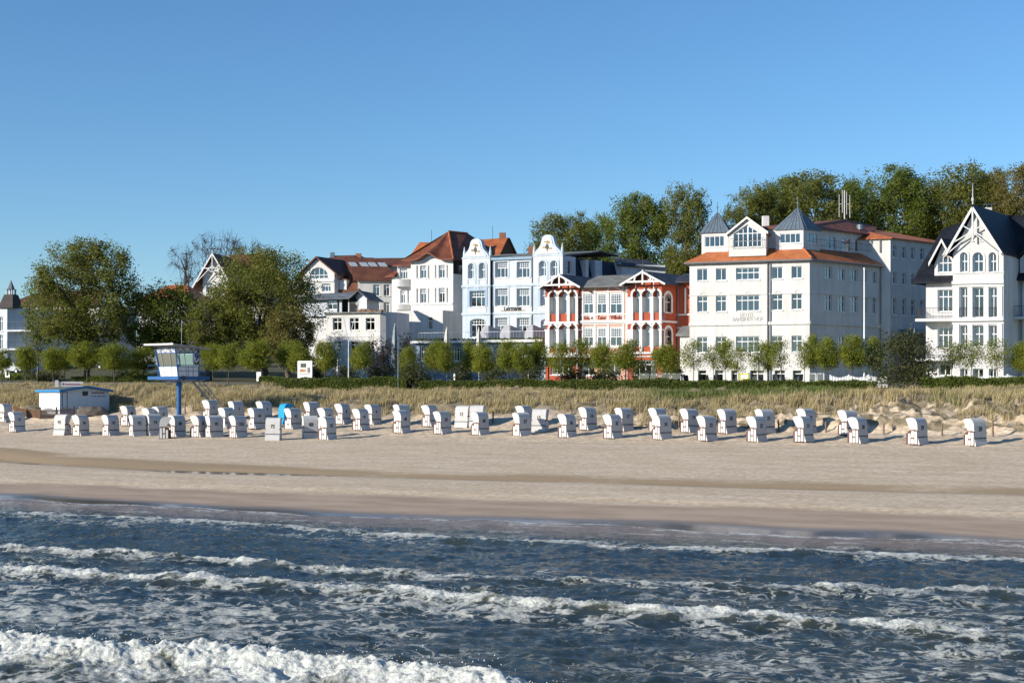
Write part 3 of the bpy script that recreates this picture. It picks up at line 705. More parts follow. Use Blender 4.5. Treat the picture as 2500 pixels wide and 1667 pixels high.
        for i in range(len(eo)):
            a, b = eo[i], eo[(i + 1) % len(eo)]
            mb.poly([a, b, (c.x, c.y, za)])
            for t in range(1, 7):   # standing seams
                p = Vector(a).lerp(Vector(b), t / 7); top_ = Vector((c.x, c.y, za)); e = p.lerp(top_, 1 - abs(t / 7 - .5) * 1.2 * .9 if abs(t/7-.5) < .45 else .25)
                mb.tube(p + Vector((0, 0, .03)), e + Vector((0, 0, .03)), .03, n=4)
        mb.poly(eo[::-1]); r = B.part('turret_roof', mb, ZINC)
        B.part('finial', MB().tube((c.x, c.y, za - .1), (c.x, c.y, za + 1.1), .06, .02).tube((c.x, c.y, za + .35), (c.x, c.y, za + .55), .1), ZINC, r)
    w0 = 1.5
    Ft = Fac(Fr.pt(0, 0, w0)[:2], Fr.d, C5)
    ul, ub = Ft.u(238), Ft.u(452); zhi = Ft.z(340, 290); ap = Ft.z(400, 122) 
    turret(ul, w0, ub - ul, ub, zE, zhi, Fac(Fr.pt(0, 0, w0 + (ub - ul) / 2)[:2], Fr.d, C5).z(408, 118), 'l', (263, 313, 421, 402))
    ul = Ft.u(828); zhi2 = Ft.z(940, 266)
    i7 = off(-w0, 0); tc = i7[1][:2]; Rs = Fac(tc, Rt.d, C5); us = Rs.u(1180)
    pR = Rs.pt(us, 0)[:2]; pL = Fr.pt(ul, 0, w0)[:2]; bb = (pL[0] + pR[0] - tc[0], pL[1] + pR[1] - tc[1])
    ubc = (Vector(tc) - Ft.P).dot(Fr.d)
    cy = (Vector(pL) + Vector(pR)) / 2
    turret(ul, w0, 3, ubc, zE, zhi2, at(*C5(1007, 85), cy.y).z, 'r', (863, 292, 1028, 372), side=[pL, tc, pR, bb])
    hs = B.window(Rs, 1080, 290, 1167, 375, cols=3, tr=None, rec=.12)
    B.wall(Rs, [(0, zE), (us, zE), (us, zhi2), (0, zhi2)], [hs], WHITE, rec=.12, name='turret_wall')
    # central gable
    Fg = Fac(Fr.pt(0, 0, .15)[:2], Fr.d, C5); ga = Fg.u(456); gb = Fg.u(752); gm = Fg.u(602)
    zs = Fg.z(602, 285); zp = Fg.z(602, 172); zl = Fg.z(602, 475)
    mid = Fg.z(602, 222); a_, b_ = Fg.u(493), Fg.u(718); zw0, zw1 = Fg.z(602, 403), Fg.z(602, 293)
    hole = [(a_, zw0), (b_, zw0), (b_, zw1), (gm, mid), (a_, zw1)]
    B.wall(Fg, [(ga, zl), (gb, zl), (gb, zs), (gm, zp), (ga, zs)], [hole], WARM, rec=.2, name='gable_wall')
    mb = MB(); P = lambda q, w: Fg.pt(q[0], q[1], w)
    I = [(a_ + .1, zw0 + .1), (b_ - .1, zw0 + .1), (b_ - .1, zw1 - .05), (gm, mid - .14), (a_ + .1, zw1 - .05)]
    for i in range(5):
        j = (i + 1) % 5; mb.hexa([P(hole[i], .15), P(hole[j], .15), P(I[j], .15), P(I[i], .15)], [P(hole[i], .22), P(hole[j], .22), P(I[j], .22), P(I[i], .22)])
    for t in range(1, 6):
        u = a_ + (b_ - a_) * t / 6; zt = zw1 + (mid - zw1) * (1 - abs(u - gm) / (gm - a_)); d = .07 if t == 3 else .035
        mb.hexa([P((u - d, zw0), .15), P((u + d, zw0), .15), P((u + d, zw0), .2), P((u - d, zw0), .2)], [P((u - d, zt), .15), P((u + d, zt), .15), P((u + d, zt), .2), P((u - d, zt), .2)])
    for zz in (zw0 + (zw1 - zw0) * .45, zw1): mb.hexa([P((a_, zz - .04), .16), P((b_, zz - .04), .16), P((b_, zz - .04), .2), P((a_, zz - .04), .2)], [P((a_, zz + .04), .16), P((b_, zz + .04), .16), P((b_, zz + .04), .2), P((a_, zz + .04), .2)])
    wf = B.part('window', mb, FRAME); B.part('pane', MB().poly([P(q, .19) for q in I]), GLASS, wf)
    B.inside(Fg, ga + .1, gb - .1, zl, zs, .9)
    dp = 9
    B.part('gable_side', MB().poly([P((ga, zl), 0), P((ga, zl), dp), P((ga, zs), dp), P((ga, zs), 0)]).poly([P((gb, zl), 0), P((gb, zl), dp), P((gb, zs), dp), P((gb, zs), 0)]), WARM)
    o_ = .25; sl_ = (zp - zs) / (gm - ga)
    B.roof('gable_roof', [[P((gm, zp + .12), -o_), P((gm, zp + .12), dp), P((ga - o_, zs - o_ * sl_ + .12), dp), P((ga - o_, zs - o_ * sl_ + .12), -o_)], [P((gm, zp + .12), dp), P((gm, zp + .12), -o_), P((gb + o_, zs - o_ * sl_ + .12), -o_), P((gb + o_, zs - o_ * sl_ + .12), dp)]], BROWN, .2)
    vg = MB()
    for ua in (ga - o_, gb + o_):
        k = [(ua, zs - o_ * sl_ - .1), (gm, zp - .1), (gm, zp + .15), (ua, zs - o_ * sl_ + .15)]; vg.hexa([P(q, -o_ - .06) for q in k], [P(q, -o_ - .005) for q in k])
    B.part('bargeboard', vg, TRIM)
    B.railing('balcony_railing', [Fg.pt(Fg.u(467), zw0 - .05, -.35), Fg.pt(Fg.u(742), zw0 - .05, -.35)], .95, IRON, .25)
    # lettering on the front
    LET = plain('faded_grey_lettering', (.50, .48, .45))
    B.text(Fr, 'HOTEL', 600, 945, .6, LET, xs=.8); B.text(Fr, 'BANSINER HOF', 605, 978, .6, LET, xs=.8)
    B.part('vent', MB().tube(at(*C5(1500, 265), 160), at(*C5(1500, 225), 160), .35, n=10), ZINC)
    cb = at(*C5(752, 182), 160); B.part('roof_vent', MB().box(cb.x - .35, cb.x + .35, cb.y, cb.y + .7, cb.z - 2, cb.z + .4), WHITE)
    # rear wing
    K = Vector((Cc[0] + .25, Cc[1] - .1)); Kf = Fac((K.x + Fr.d.x * .8, K.y + Fr.d.y * .8), Rt.d, C6)
    zk0 = z0; zkE = Kf.z(195, 505)
    hw = []
    for (xa, xb, d) in ((222, 249, 0), (288, 313, 8), (350, 374, 14), (412, 436, 20)):
        for (ya, yb) in ((558, 640), (740, 821), (918, 1031)): hw.append(B.window(Kf, xa, ya + d * (965 - (400 + ya / 2.8)) / 365, xb, yb + d * (965 - (400 + yb / 2.8)) / 365, cols=1, tr=.66, rec=.22))
    ke = Kf.u(470) + 8
    B.wall(Kf, [(0, zk0), (ke, zk0), (ke, zkE), (0, zkE)], hw, GREYW, rec=.22, name='wing_wall'); B.inside(Kf, .8, ke - .2, zk0, zkE - .1)
    k0 = Kf.P; kl = k0 - Fr.d * 15; kr = Vector(Kf.pt(ke, 0)[:2]); kb = kr - Fr.d * 15
    B.prism('wing_wall', [(kl.x, kl.y), (k0.x, k0.y), (kr.x, kr.y), (kb.x, kb.y)], zk0, zkE, WARM, skip=(1,))
    cx = (kl + k0 + kr + kb) / 4; eo = [(cx.x + (p.x - cx.x) * 1.05, cx.y + (p.y - cx.y) * 1.05, zkE) for p in (kl, k0, kr, kb)]
    m0 = (Vector(eo[0]) + Vector(eo[1])) / 2; m1 = (Vector(eo[2]) + Vector(eo[3])) / 2; r0 = m0.lerp(m1, .3) + Vector((0, 0, 1.9)); r1 = m0.lerp(m1, .75) + Vector((0, 0, 1.9))
    B.roof('wing_roof', [[eo[0], eo[1], tuple(r0)], [eo[1], eo[2], tuple(r1), tuple(r0)], [eo[2], eo[3], tuple(r1)], [eo[3], eo[0], tuple(r0), tuple(r1)]], ORANGE, .12)
    B.part('downpipe', MB().tube((k0.x - Fr.d.x * 1.1 + Fr.n.x * .1, k0.y - Fr.d.y * 1.1 + Fr.n.y * .1, zT), (k0.x - Fr.d.x * 1.1 + Fr.n.x * .1, k0.y - Fr.d.y * 1.1 + Fr.n.y * .1, zkE), .07), PIPE)
    # low glazed link beside the wing
    a0, a1 = Kf.u(268), Kf.u(452) + 2; zz1 = Kf.z(350, 1135); zz0 = Kf.z(350, 1165)
    B.box('link_roof', Kf, a0, a1, zz0, zz1, -2.0, .02, ZINC); B.box('link_glazing', Kf, a0 + .1, a1 - .1, z0, zz0, -1.8, .01, plain('tinted_glazing', (.05, .06, .07), .1, spec=.6))
    # small annex on the left, lower
    Fa = Fac(Fr.pt(0, 0, 2.5)[:2], Fr.d, C5); aL = Fa.u(66); aR = Fa.u(150); zr = Fa.z(100, 1100)
    B.box('annex', Fa, aL, aR, z0, zr, 0, 5, WARM); B.roof('annex_roof', [[Fa.pt(aL - .4, zr, -.4), Fa.pt(aR, zr, -.4), Fa.pt(aR, zr + 1.1, 3), Fa.pt(aL - .4, zr + 1.1, 3)]], FELT)
    # phone masts stand on the roof
    mb = MB(); c = at(*C5(1378, 180), 165); z1_ = at(*C5(1378, -50), 165).z
    mb.tube(c, (c.x, c.y, z1_), .07)
    for dx, t_ in ((-.62, -.5), (-.25, 0), (.25, -.2), (.62, -.6)): mb.tube((c.x + dx, c.y, z1_ - 2.6 + t_), (c.x + dx, c.y, z1_ + t_), .035, n=6); mb.tube((c.x, c.y, z1_ - 1.6), (c.x + dx, c.y, z1_ - 1.6), .035, n=4)
    B.part('antenna_mast', mb, plain('antenna_white', (.5, .5, .5)))
hotel()

# ---- white villa at the right
def white_villa():
    Fb = from_px(980, 131, -.27, C6, .4); q = Fb                               # bay front, u = 0 at its right corner
    z0 = h1(Fb.P.x, Fb.P.y) - .5
    B = Bld('villa', (Fb.P.x, Fb.P.y, z0), 'white villa with steep gable, arched windows and black glazed tile roof')
    bl = Fb.u(634); zg = Fb.z(800, 612); zp = Fb.z(782, 318)
    hs = []
    for (a, b) in ((683, 735), (769, 842), (879, 932)):
        c = 2
        hs.append(B.window(Fb, a, 605, b, 740, arch=1.0, cols=c, tr=.55, rec=.25))
        hs.append(B.window(Fb, a, 845, b + 4, 1050, cols=c, tr=.72, rec=.3, fr=.1))
        hs.append(B.window(Fb, a, 1104, b + 4, 1250, cols=c, tr=.6, rec=.3, fr=.1))
        hs.append(B.window(Fb, a, 1400, b, 1482, cols=c, tr=None, rec=.25))
    for h in hs[0::4]: B.surround(Fb, h, .16, TRIM, out=.07)
    for (a, b) in ((760, 778), (822, 840)): hs.append(B.window(Fb, a, 474, b, 527, arch=1.0, cols=1, tr=None, cur=False))
    um = Fb.u(782); ur = 0
    zgl = zg
    B.wall(Fb, [(bl, z0), (0, z0), (0, zg), (um, zp), (bl, zg)], hs, WHITE, rec=.25)
    B.inside(Fb, bl + .1, -.1, z0, zg, 1.0)
    D = 11
    B.part('bay_side', MB().poly([Fb.pt(0, z0), Fb.pt(0, z0, D), Fb.pt(0, zg, D), Fb.pt(0, zg)]).poly([Fb.pt(bl, z0), Fb.pt(bl, z0, 3), Fb.pt(bl, zg, 3), Fb.pt(bl, zg)]), WHITE)
    for y, h, o in ((810, .28, .16), (835, .12, .08), (1062, .35, .22), (1090, .14, .08), (745, .1, .06)):
        z = Fb.z(800, y); B.band(Fb, bl - .06, .06, z, h, o, TRIM)
    for x in (660, 752, 862, 955):   # pilasters between the windows
        u = Fb.u(x); B.box('pilaster', Fb, u - .22, u + .22, Fb.z(800, 1055), Fb.z(800, 842), -.08, 0, TRIM); B.box('pilaster', Fb, u - .22, u + .22, Fb.z(800, 1250), Fb.z(800, 1095), -.08, 0, TRIM)
    # balcony rails in the openings
    for (a, b) in ((683, 739), (769, 846), (879, 936)):
        B.railing('balcony_railing', [Fb.pt(Fb.u(a), Fb.z(800, 1047), -.05), Fb.pt(Fb.u(b), Fb.z(800, 1047), -.05)], Fb.z(800, 982) - Fb.z(800, 1047), IRON, .12)
    # gable roof with overhang, bargeboards and timber cross
    o_ = .55; ll = Fb.u(592); zl = Fb.z(592, 612, -o_); rr = Fb.u(988); zr = zl; pk = zp + .5
    R0 = [Fb.pt(um, pk, -o_), Fb.pt(um, pk, D + 3)]
    B.roof('gable_roof', [[R0[0], R0[1], Fb.pt(ll, zl, D + 3), Fb.pt(ll, zl, -o_)], [R0[1], R0[0], Fb.pt(rr, zr, -o_), Fb.pt(rr, zr, D + 3)]], BLACKT, .18)
    mb = MB()
    def plank(p, q, wd, w):
        d = (Vector(q) - Vector(p)).normalized(); nn = Vector((-d.y, d.x)) * wd / 2; p = Vector(p); q = Vector(q)
        k = [p - nn, q - nn, q + nn, p + nn]; mb.hexa([Fb.pt(a.x, a.y, w) for a in k], [Fb.pt(a.x, a.y, w + .1) for a in k])
    plank((ll + .1, zl - .12), (um, pk - .3), .2, -o_ - .03); plank((rr - .1, zr - .12), (um, pk - .3), .2, -o_ - .03)
    plank((um, pk - 3.4), (um, pk - .4), .13, -o_); hx = (um - ll)
    s_ = (pk - zl) / hx
    for sg in (-1, 1): plank((um + sg * 1.9, pk - 1.9 * s_ - .15), (um - sg * .9, pk - .9 * s_ - .3), .085, -o_ + .02); plank((um + sg * 2.6, pk - 2.6 * s_ - .1), (um, pk - 2.55), .075, -o_ + .04)
    B.part('bargeboard', mb, TRIM)
    t = Fb.pt(um, pk, -o_ + .1); B.part('finial', MB().tube(t, (t[0], t[1], t[2] + 1.9), .07, .02).tube((t[0], t[1], t[2] + .3), (t[0], t[1], t[2] + .6), .12), plain('finial_grey', (.45, .46, .48)))
    # left part, set back
    Fl = Fac(Fb.pt(0, 0, 1.6)[:2], Fb.d, C6, .4); L0 = Fl.u(450); zel = Fl.z(520, 788)
    h2 = [B.window(Fl, 528, 860, 632, 1010, cols=3, tr=.68, rec=.25), B.window(Fl, 528, 1116, 632, 1258, cols=3, tr=.62, rec=.25), B.window(Fl, 537, 1375, 620, 1447, cols=2, tr=None)]
    B.wall(Fl, [(L0, z0), (bl + .05, z0), (bl + .05, zel), (L0, zel)], h2, WHITE, rec=.25); B.inside(Fl, L0 + .1, bl, z0, zel - .1)
    zbk = zel
    pB = [Fl.pt(L0, 0)[:2], Fl.pt(bl, 0)[:2], Fl.pt(bl, 0, 12)[:2], Fl.pt(L0, 0, 12)[:2]]
    B.prism('rear_wall', pB, z0, zel, WHITE, skip=(0,))
    rg = Fl.u(727, 6); zrg = Fl.z(720, 388, 6); le = L0 - 1.0
    B.roof('main_roof', [[Fl.pt(le, zel - .25, -.7), Fl.pt(bl + .3, zel - .25, -.7), Fl.pt(rg, zrg, 6), Fl.pt(Fl.u(562, 6), Fl.z(562, 445, 6), 6)], [Fl.pt(le, zel - .25, 13), Fl.pt(le, zel - .25, -.7), Fl.pt(Fl.u(562, 6), Fl.z(562, 445, 6), 6)]], BLACKT, .18)
    # left dormer
    Fd = Fac(Fb.pt(0, 0, 1.5)[:2], Fb.d, C6, .4); da = Fd.u(508); db = bl + .05; dm = Fd.u(570); zda = Fd.z(520, 690); zdp = Fd.z(570, 528); zd0 = zel - .2
    hd = B.window(Fd, 530, 624, 629, 742, arch=.75, cols=3, tr=.55, rec=.2)
    B.wall(Fd, [(da, zd0), (db, zd0), (db, zda), (dm, zdp), (da, zda)], [hd], WHITE, name='dormer_wall'); B.inside(Fd, da + .05, db - .05, zd0, zda, .8)
    B.part('dormer_side', MB().poly([Fd.pt(da, zd0), Fd.pt(da, zd0, 5), Fd.pt(da, zda, 5), Fd.pt(da, zda)]), WHITE)
    dl = Fd.u(482); zdl = Fd.z(482, 672, -.5); pkd = zdp + .3
    B.roof('dormer_roof', [[Fd.pt(dm, pkd, -.5), Fd.pt(dm, pkd, 5.5), Fd.pt(dl, zdl, 5.5), Fd.pt(dl, zdl, -.5)], [Fd.pt(dm, pkd, 5.5), Fd.pt(dm, pkd, -.5), Fd.pt(2 * dm - dl, zdl, -.5), Fd.pt(2 * dm - dl, zdl, 5.5)]], BLACKT, .16)
    mb = MB(); plank_ = lambda p, q_, wd: mb.hexa([Fd.pt(p[0], p[1] - wd, -.54), Fd.pt(q_[0], q_[1] - wd, -.54), Fd.pt(q_[0], q_[1], -.54), Fd.pt(p[0], p[1], -.54)], [Fd.pt(p[0], p[1] - wd, -.46), Fd.pt(q_[0], q_[1] - wd, -.46), Fd.pt(q_[0], q_[1], -.46), Fd.pt(p[0], p[1], -.46)])
    plank_((dl, zdl - .05), (dm, pkd - .1), .35); plank_((dm, pkd - .1), (2 * dm - dl, zdl - .05), .35); B.part('bargeboard', mb, TRIM)
    # balconies on the left
    for (yt, yr) in ((1062, 990), (1330, 1262)):
        zb_ = Fl.z(540, yt); B.box('balcony_slab', Fl, L0 - .4, bl, zb_ - .25, zb_, -1.5, .02, TRIM)
        B.railing('balcony_railing', [Fl.pt(L0 - .35, zb_, 0), Fl.pt(L0 - .35, zb_, -1.42), Fl.pt(bl - .05, zb_, -1.42)], 1.0, IRON, .13)
    # right part, set back, runs out of the picture
    Fq = Fac(Fb.pt(0, 0, 4.2)[:2], Fb.d, C6, .4); q0 = 0.02; q1 = 9.0; zq = Fq.z(1080, 775)
    h3 = [B.window(Fq, 1108, 845, 1165, 1040, cols=2, tr=.7), B.window(Fq, 1108, 1105, 1165, 1240, cols=2, tr=.7)]
    B.wall(Fq, [(q0, z0), (q1, z0), (q1, zq), (q0, zq)], h3, WHITE); B.inside(Fq, q0 + .1, q1, z0, zq - .1)
    B.prism('rear_wall', [Fq.pt(q0, 0)[:2], Fq.pt(q1, 0)[:2], Fq.pt(q1, 0, 9)[:2], Fq.pt(q0, 0, 9)[:2]], z0, zq, WHITE, skip=(0,))
    ztop = Fq.z(1040, 352, 5)
    B.roof('main_roof', [[Fq.pt(-.6, zq - .2, -.7), Fq.pt(q1 + 1, zq - .2, -.7), Fq.pt(q1, ztop, 5), Fq.pt(-3, ztop, 5)], [Fq.pt(q1 + 1, zq - .2, 11), Fq.pt(-.6, zq - .2, 11), Fq.pt(-3, ztop, 5), Fq.pt(q1, ztop, 5)]], BLACKT, .18)
    # right dormer at the edge of the picture
    Fe = Fac(Fb.pt(0, 0, 4.0)[:2], Fb.d, C6, .4); ea = Fe.u(1092); eb = ea + 3.4; em = (ea + eb) / 2; ze0 = zq - .1; zea = Fe.z(1090, 650); zep = zea + 1.9
    he = B.window(Fe, 0, 0, 0, 0, arch=.75, cols=3, tr=.55, uz=(ea + .3, eb - .3, ze0 + .7, zea + .5))
    B.wall(Fe, [(ea, ze0), (eb, ze0), (eb, zea), (em, zep), (ea, zea)], [he], WHITE, name='dormer_wall'); B.inside(Fe, ea + .05, eb - .05, ze0, zea, .8)
    B.part('dormer_side', MB().poly([Fe.pt(ea, ze0), Fe.pt(ea, ze0, 4), Fe.pt(ea, zea, 4), Fe.pt(ea, zea)]), WHITE)
    B.roof('dormer_roof', [[Fe.pt(em, zep + .3, -.5), Fe.pt(em, zep + .3, 5), Fe.pt(ea - .8, zea - .6, 5), Fe.pt(ea - .8, zea - .6, -.5)], [Fe.pt(em, zep + .3, 5), Fe.pt(em, zep + .3, -.5), Fe.pt(eb + .8, zea - .6, -.5), Fe.pt(eb + .8, zea - .6, 5)]], BLACKT, .16)
    for (yt) in (1050, 1315):
        zb_ = Fq.z(1080, yt); B.box('balcony_slab', Fq, 0.03, q1, zb_ - .22, zb_, -1.6, .02, TRIM); B.railing('balcony_railing', [Fq.pt(.1, zb_, -1.5), Fq.pt(q1, zb_, -1.5)], 1.0, IRON, .13)
    B.part('downpipe', MB().tube(Fq.pt(.25, z0, -.1), Fq.pt(.25, zq, -.1), .07), PIPE)
    c = at(*C6(882, 330), 138); ch = B.part('chimney', MB().box(c.x - .28, c.x + .28, c.y, c.y + .5, c.z - 2, c.z + .45), WHITE); B.part('chimney_cap', MB().box(c.x - .4, c.x + .4, c.y - .05, c.y + .55, c.z + .72, c.z + .77).box(c.x - .26, c.x - .22, c.y, c.y + .05, c.z + .45, c.z + .72).box(c.x + .22, c.x + .26, c.y, c.y + .05, c.z + .45, c.z + .72), ZINC, ch)
white_villa()

# ---- red and pink hotel with two arcaded bays
def red_hotel():
    Fb = from_px(1255, 160, -.358, C4, .4)                                    # bay fronts; u = 0 right corner
    Fc = Fac(Fb.pt(0, 0, .4)[:2], Fb.d, C4, .4)                               # recessed middle
    z0 = h1(Fb.P.x, Fb.P.y) - .5
    B = Bld('red_hotel_building', (Fb.P.x, Fb.P.y, z0), 'red and pink hotel with white arched loggias in two gabled bays')
    TR = TRIM; zE = Fb.z(1100, 575); zBand = Fb.z(1100, 915)
    def bay(xl, xr, wins, gx, gy, exl, eyl):
        ul, ur = Fb.u(xl), Fb.u(xr); D = 9
        hs = []; wh = MB()
        for fl, (yt, yb, yp) in enumerate(((650, 828, 910), (955, 1138, 1190))):
            for (a, b, dy) in wins:
                # deep loggia: the opening, its white arch, then the window far back
                ua, ub = Fb.u(a), Fb.u(b); xm = (a + b) / 2; m = .16
                z1 = Fb.z(xm, yt + dy - 8); zb = Fb.z(xm, yp + dy - 4)
                r = (ub - ua) / 2 + m
                o = [(ua - m, zb), (ub + m, zb)] + [((ua + ub) / 2 + r * math.cos(math.pi * k / 12), z1 - r + .12 + r * math.sin(math.pi * k / 12)) for k in range(13)]
                hs.append(o); B.surround(Fb, o, .2, TR, out=.08, name='arch_surround')
                kz = z1 + .25; B.box('keystone', Fb, (ua + ub) / 2 - .1, (ua + ub) / 2 + .1, kz - .25, kz + .2, -.16, -.02, plain('dark_keystone', (.07, .05, .04)))
                zs = Fb.z(xm, yb + dy); B.box('parapet', Fb, ua - m, ub + m, zb, zs - .08, .1, .2, RED)
                B.window(Fb, 0, 0, 0, 0, w=.6, arch=1.0, cols=2 if b - a > 55 else 1, tr=.68, rec=.02, uz=(ua - m + .05, ub + m - .05, zs - .1, z1 + .08), sill=False, cur=B.rng.choice([True, 'full']))
        # ground floor glazing
        zg0, zg1 = Fb.z((xl + xr) / 2, 1400), Fb.z((xl + xr) / 2, 1265)
        g0, g1 = Fb.u(xl + 45), Fb.u(xr - 45)
        hs.append(B.window(Fb, 0, 0, 0, 0, cols=4, tr=.7, uz=(g0, g1, zg0, zg1), cur=False))
        B.wall(Fb, [(ul, z0), (ur, z0), (ur, zE), (ul, zE)], hs, RED, rec=.58)
        B.inside(Fb, ul + .1, ur - .1, z0, zE - .1, 1.6)
        # white piers of the two arcades
        for (yt, yb) in ((690, 912), (985, 1190)):
            zt, zb = Fb.z((xl + xr) / 2, yt), Fb.z((xl + xr) / 2, yb)
            xs = [wins[0][0] - 32, (wins[0][1] + wins[1][0]) / 2, (wins[1][1] + wins[2][0]) / 2, wins[2][1] + 32]
            for i, x in enumerate(xs):
                u = Fb.u(x); hw = .3 if i in (0, 3) else .16
                B.box('pier', Fb, max(ul, u - hw), min(ur, u + hw), zb, zt, -.1, .55, TR)
                B.box('pier_capital', Fb, max(ul - .04, u - hw - .06), min(ur + .04, u + hw + .06), zt - .16, zt, -.16, .5, TR)
        for y, h, o in ((915, .22, .2), (930, .12, .12), (1200, .25, .16), (1232, .12, .1)): B.band(Fb, ul - .05, ur + .05, Fb.z((xl + xr) / 2, y + (10 if xl < 400 else 0)), h, o, TR)
        # panel frame under the gable
        zp = Fb.z((xl + xr) / 2, 588 + (18 if xl < 400 else 0)); pw = .07; a, b = ul + .9, ur - .9
        fm = MB()
        for (q0, q1, r0, r1) in ((a, b, zp + .42, zp + .5), (a, b, zp - .5, zp - .42), (a, a + .08, zp - .42, zp + .42), (b - .08, b, zp - .42, zp + .42)): fm.hexa([Fb.pt(q0, r0, -.05), Fb.pt(q1, r0, -.05), Fb.pt(q1, r0, 0), Fb.pt(q0, r0, 0)], [Fb.pt(q0, r1, -.05), Fb.pt(q1, r1, -.05), Fb.pt(q1, r1, 0), Fb.pt(q0, r1, 0)])
        B.part('panel_frame', fm, TR)
        # gable
        o_ = 1.0; um, zp_ = Fb.hit(gx, gy, -o_); el, zl = Fb.hit(exl, eyl, -o_); er = 2 * um - el; sl = (zp_ - zl) / (um - el)
        zg = zp_ - sl * (um - ul)
        B.wall(Fb, [(ul, zE), (ur, zE), (ur, zp_ - sl * (ur - um) - .2), (um, zp_ - .2), (ul, zg - .2)], [], RED, name='gable_wall')
        B.roof('bay_roof', [[Fb.pt(um, zp_, -o_), Fb.pt(um, zp_, D), Fb.pt(el, zl, D), Fb.pt(el, zl, -o_)], [Fb.pt(um, zp_, D), Fb.pt(um, zp_, -o_), Fb.pt(er, zl, -o_), Fb.pt(er, zl, D)]], SLATE, .14)
        mb = MB()
        def plank(p, q, wd, w=-o_ - .05):
            p, q = Vector(p), Vector(q); d = (q - p).normalized(); nn = Vector((-d.y, d.x)) * wd / 2
            k = [p - nn, q - nn, q + nn, p + nn]; mb.hexa([Fb.pt(a.x, a.y, w) for a in k], [Fb.pt(a.x, a.y, w + .09) for a in k])
        plank((el, zl - .1), (um, zp_ - .12), .2); plank((er, zl - .1), (um, zp_ - .12), .2)
        zt = zl + .25; half = (zp_ - zt) / sl - .3
        plank((um - half, zt), (um + half, zt), .2, -o_); plank((um, zt - .3), (um, zp_ + .1), .16, -o_ + .02)
        rr = min(half * .52, 1.5); pts = [(um + rr * math.cos(math.pi * k / 12), zt + rr * 1.05 * math.sin(math.pi * k / 12)) for k in range(13)]
        for p, q in zip(pts, pts[1:]): plank(p, q, .15, -o_ + .01)
        B.part('gable_timber', mb, TR)
        t = Fb.pt(um, zp_, -o_ + .1); B.part('finial', MB().tube(t, (t[0], t[1], t[2] + 1.9), .06, .015), IRON)
        rs = MB(); cz_ = zt + .55; k = 12; cu_ = um + .35
        for i in range(k):
            a0, a1 = 2 * math.pi * i / k, 2 * math.pi * (i + 1) / k
            q = [(cu_ + .42 * math.cos(a0), cz_ + .42 * math.sin(a0)), (cu_ + .42 * math.cos(a1), cz_ + .42 * math.sin(a1)), (cu_ + .3 * math.cos(a1), cz_ + .3 * math.sin(a1)), (cu_ + .3 * math.cos(a0), cz_ + .3 * math.sin(a0))]
            rs.hexa([Fb.pt(*p, -.08) for p in q], [Fb.pt(*p, -.01) for p in q])
        B.part('rosette', rs, TR)
        return ul, ur
    l0, l1 = bay(195, 492, ((243, 287, 10), (326, 388, 8), (424, 462, 8)), 315, 482, 125, 605)
    r0, r1 = bay(943, 1255, ((1002, 1045, 0), (1086, 1146, -3), (1188, 1226, -3)), 1075, 452, 870, 576)
    # middle
    hs = []
    cL, cR = l1 + .02, r0 - .02; zcE = Fc.z(700, 590)
    for (yt, yb) in ((655, 848), (963, 1142)):
        for (a, b) in ((537, 635), (655, 755), (775, 897)): hs.append(B.window(Fc, a, yt, b, yb, cols=2, tr=.5, top=6, trow=4, rec=.1, fr=.15, cur='full'))
    hs.append(B.window(Fc, 520, 1270, 640, 1405, cols=2, tr=.7, cur=False)); hs.append(B.window(Fc, 690, 1270, 880, 1405, cols=3, tr=.7, cur=False))
    B.wall(Fc, [(cL, z0), (cR, z0), (cR, zcE), (cL, zcE)], hs, PINK, rec=.1); B.inside(Fc, cL + .1, cR - .1, z0, zcE - .1)
    for x in (500, 535, 646, 766, 905, 935):
        u = Fc.u(x); B.box('timber_post', Fc, u - .09, u + .09, Fc.z(700, 905), Fc.z(700, 598), -.06, 0, TR); B.box('timber_post', Fc, u - .09, u + .09, Fc.z(700, 1150), Fc.z(700, 940), -.06, 0, TR)
    for y, h, o in ((852, .14, .1), (915, .24, .22), (935, .12, .14), (1152, .14, .1), (650, .12, .06)): B.band(Fc, cL, cR, Fc.z(700, y), h, o, TR)
    LT = plain('dark_red_lettering', (.20, .035, .03))
    for t, x, y in (('Hotel', 567, 882), ('Kaiser', 708, 880), ('Wilhelm', 838, 878)): B.text(Fc, t, x, y, .66, LT, shear=.12, xs=.6)
    sh = MB(); u, z = Fc.hit(620, 882); k = [(u - .28, z + .3), (u - .28, z), (u, z - .36), (u + .28, z), (u + .28, z + .3), (u, z + .2)]
    sh.hexa([Fc.pt(*p, -.06) for p in k], [Fc.pt(*p, -.01) for p in k]); cr = B.part('crest', sh, plain('crest_white', (.75, .74, .72)))
    k = [(u - .16, z + .16), (u - .1, z - .1), (u, z - .2), (u + .1, z - .1), (u + .16, z + .16), (u, z + .05)]; B.part('crest_charge', MB().hexa([Fc.pt(*p, -.09) for p in k], [Fc.pt(*p, -.062) for p in k]), plain('crest_dark', (.06, .05, .06)), cr)
    zr = Fc.z(700, 496, 4.5); B.roof('middle_roof', [[Fc.pt(cL - .3, zcE - .1, -.7), Fc.pt(cR + .3, zcE - .1, -.7), Fc.pt(cR + 2, zr, 4.5), Fc.pt(cL - 1, zr, 4.5)], [Fc.pt(cR + 2, zr, 4.5), Fc.pt(cL - 1, zr, 4.5), Fc.pt(cL - 1, zcE - .1, 10), Fc.pt(cR + 2, zcE - .1, 10)]], FELT, .14)
    gu = MB().tube(Fc.pt(cL - .3, zcE - .16, -.75), Fc.pt(cR + .3, zcE - .16, -.75), .08); B.part('gutter', gu, PIPE)
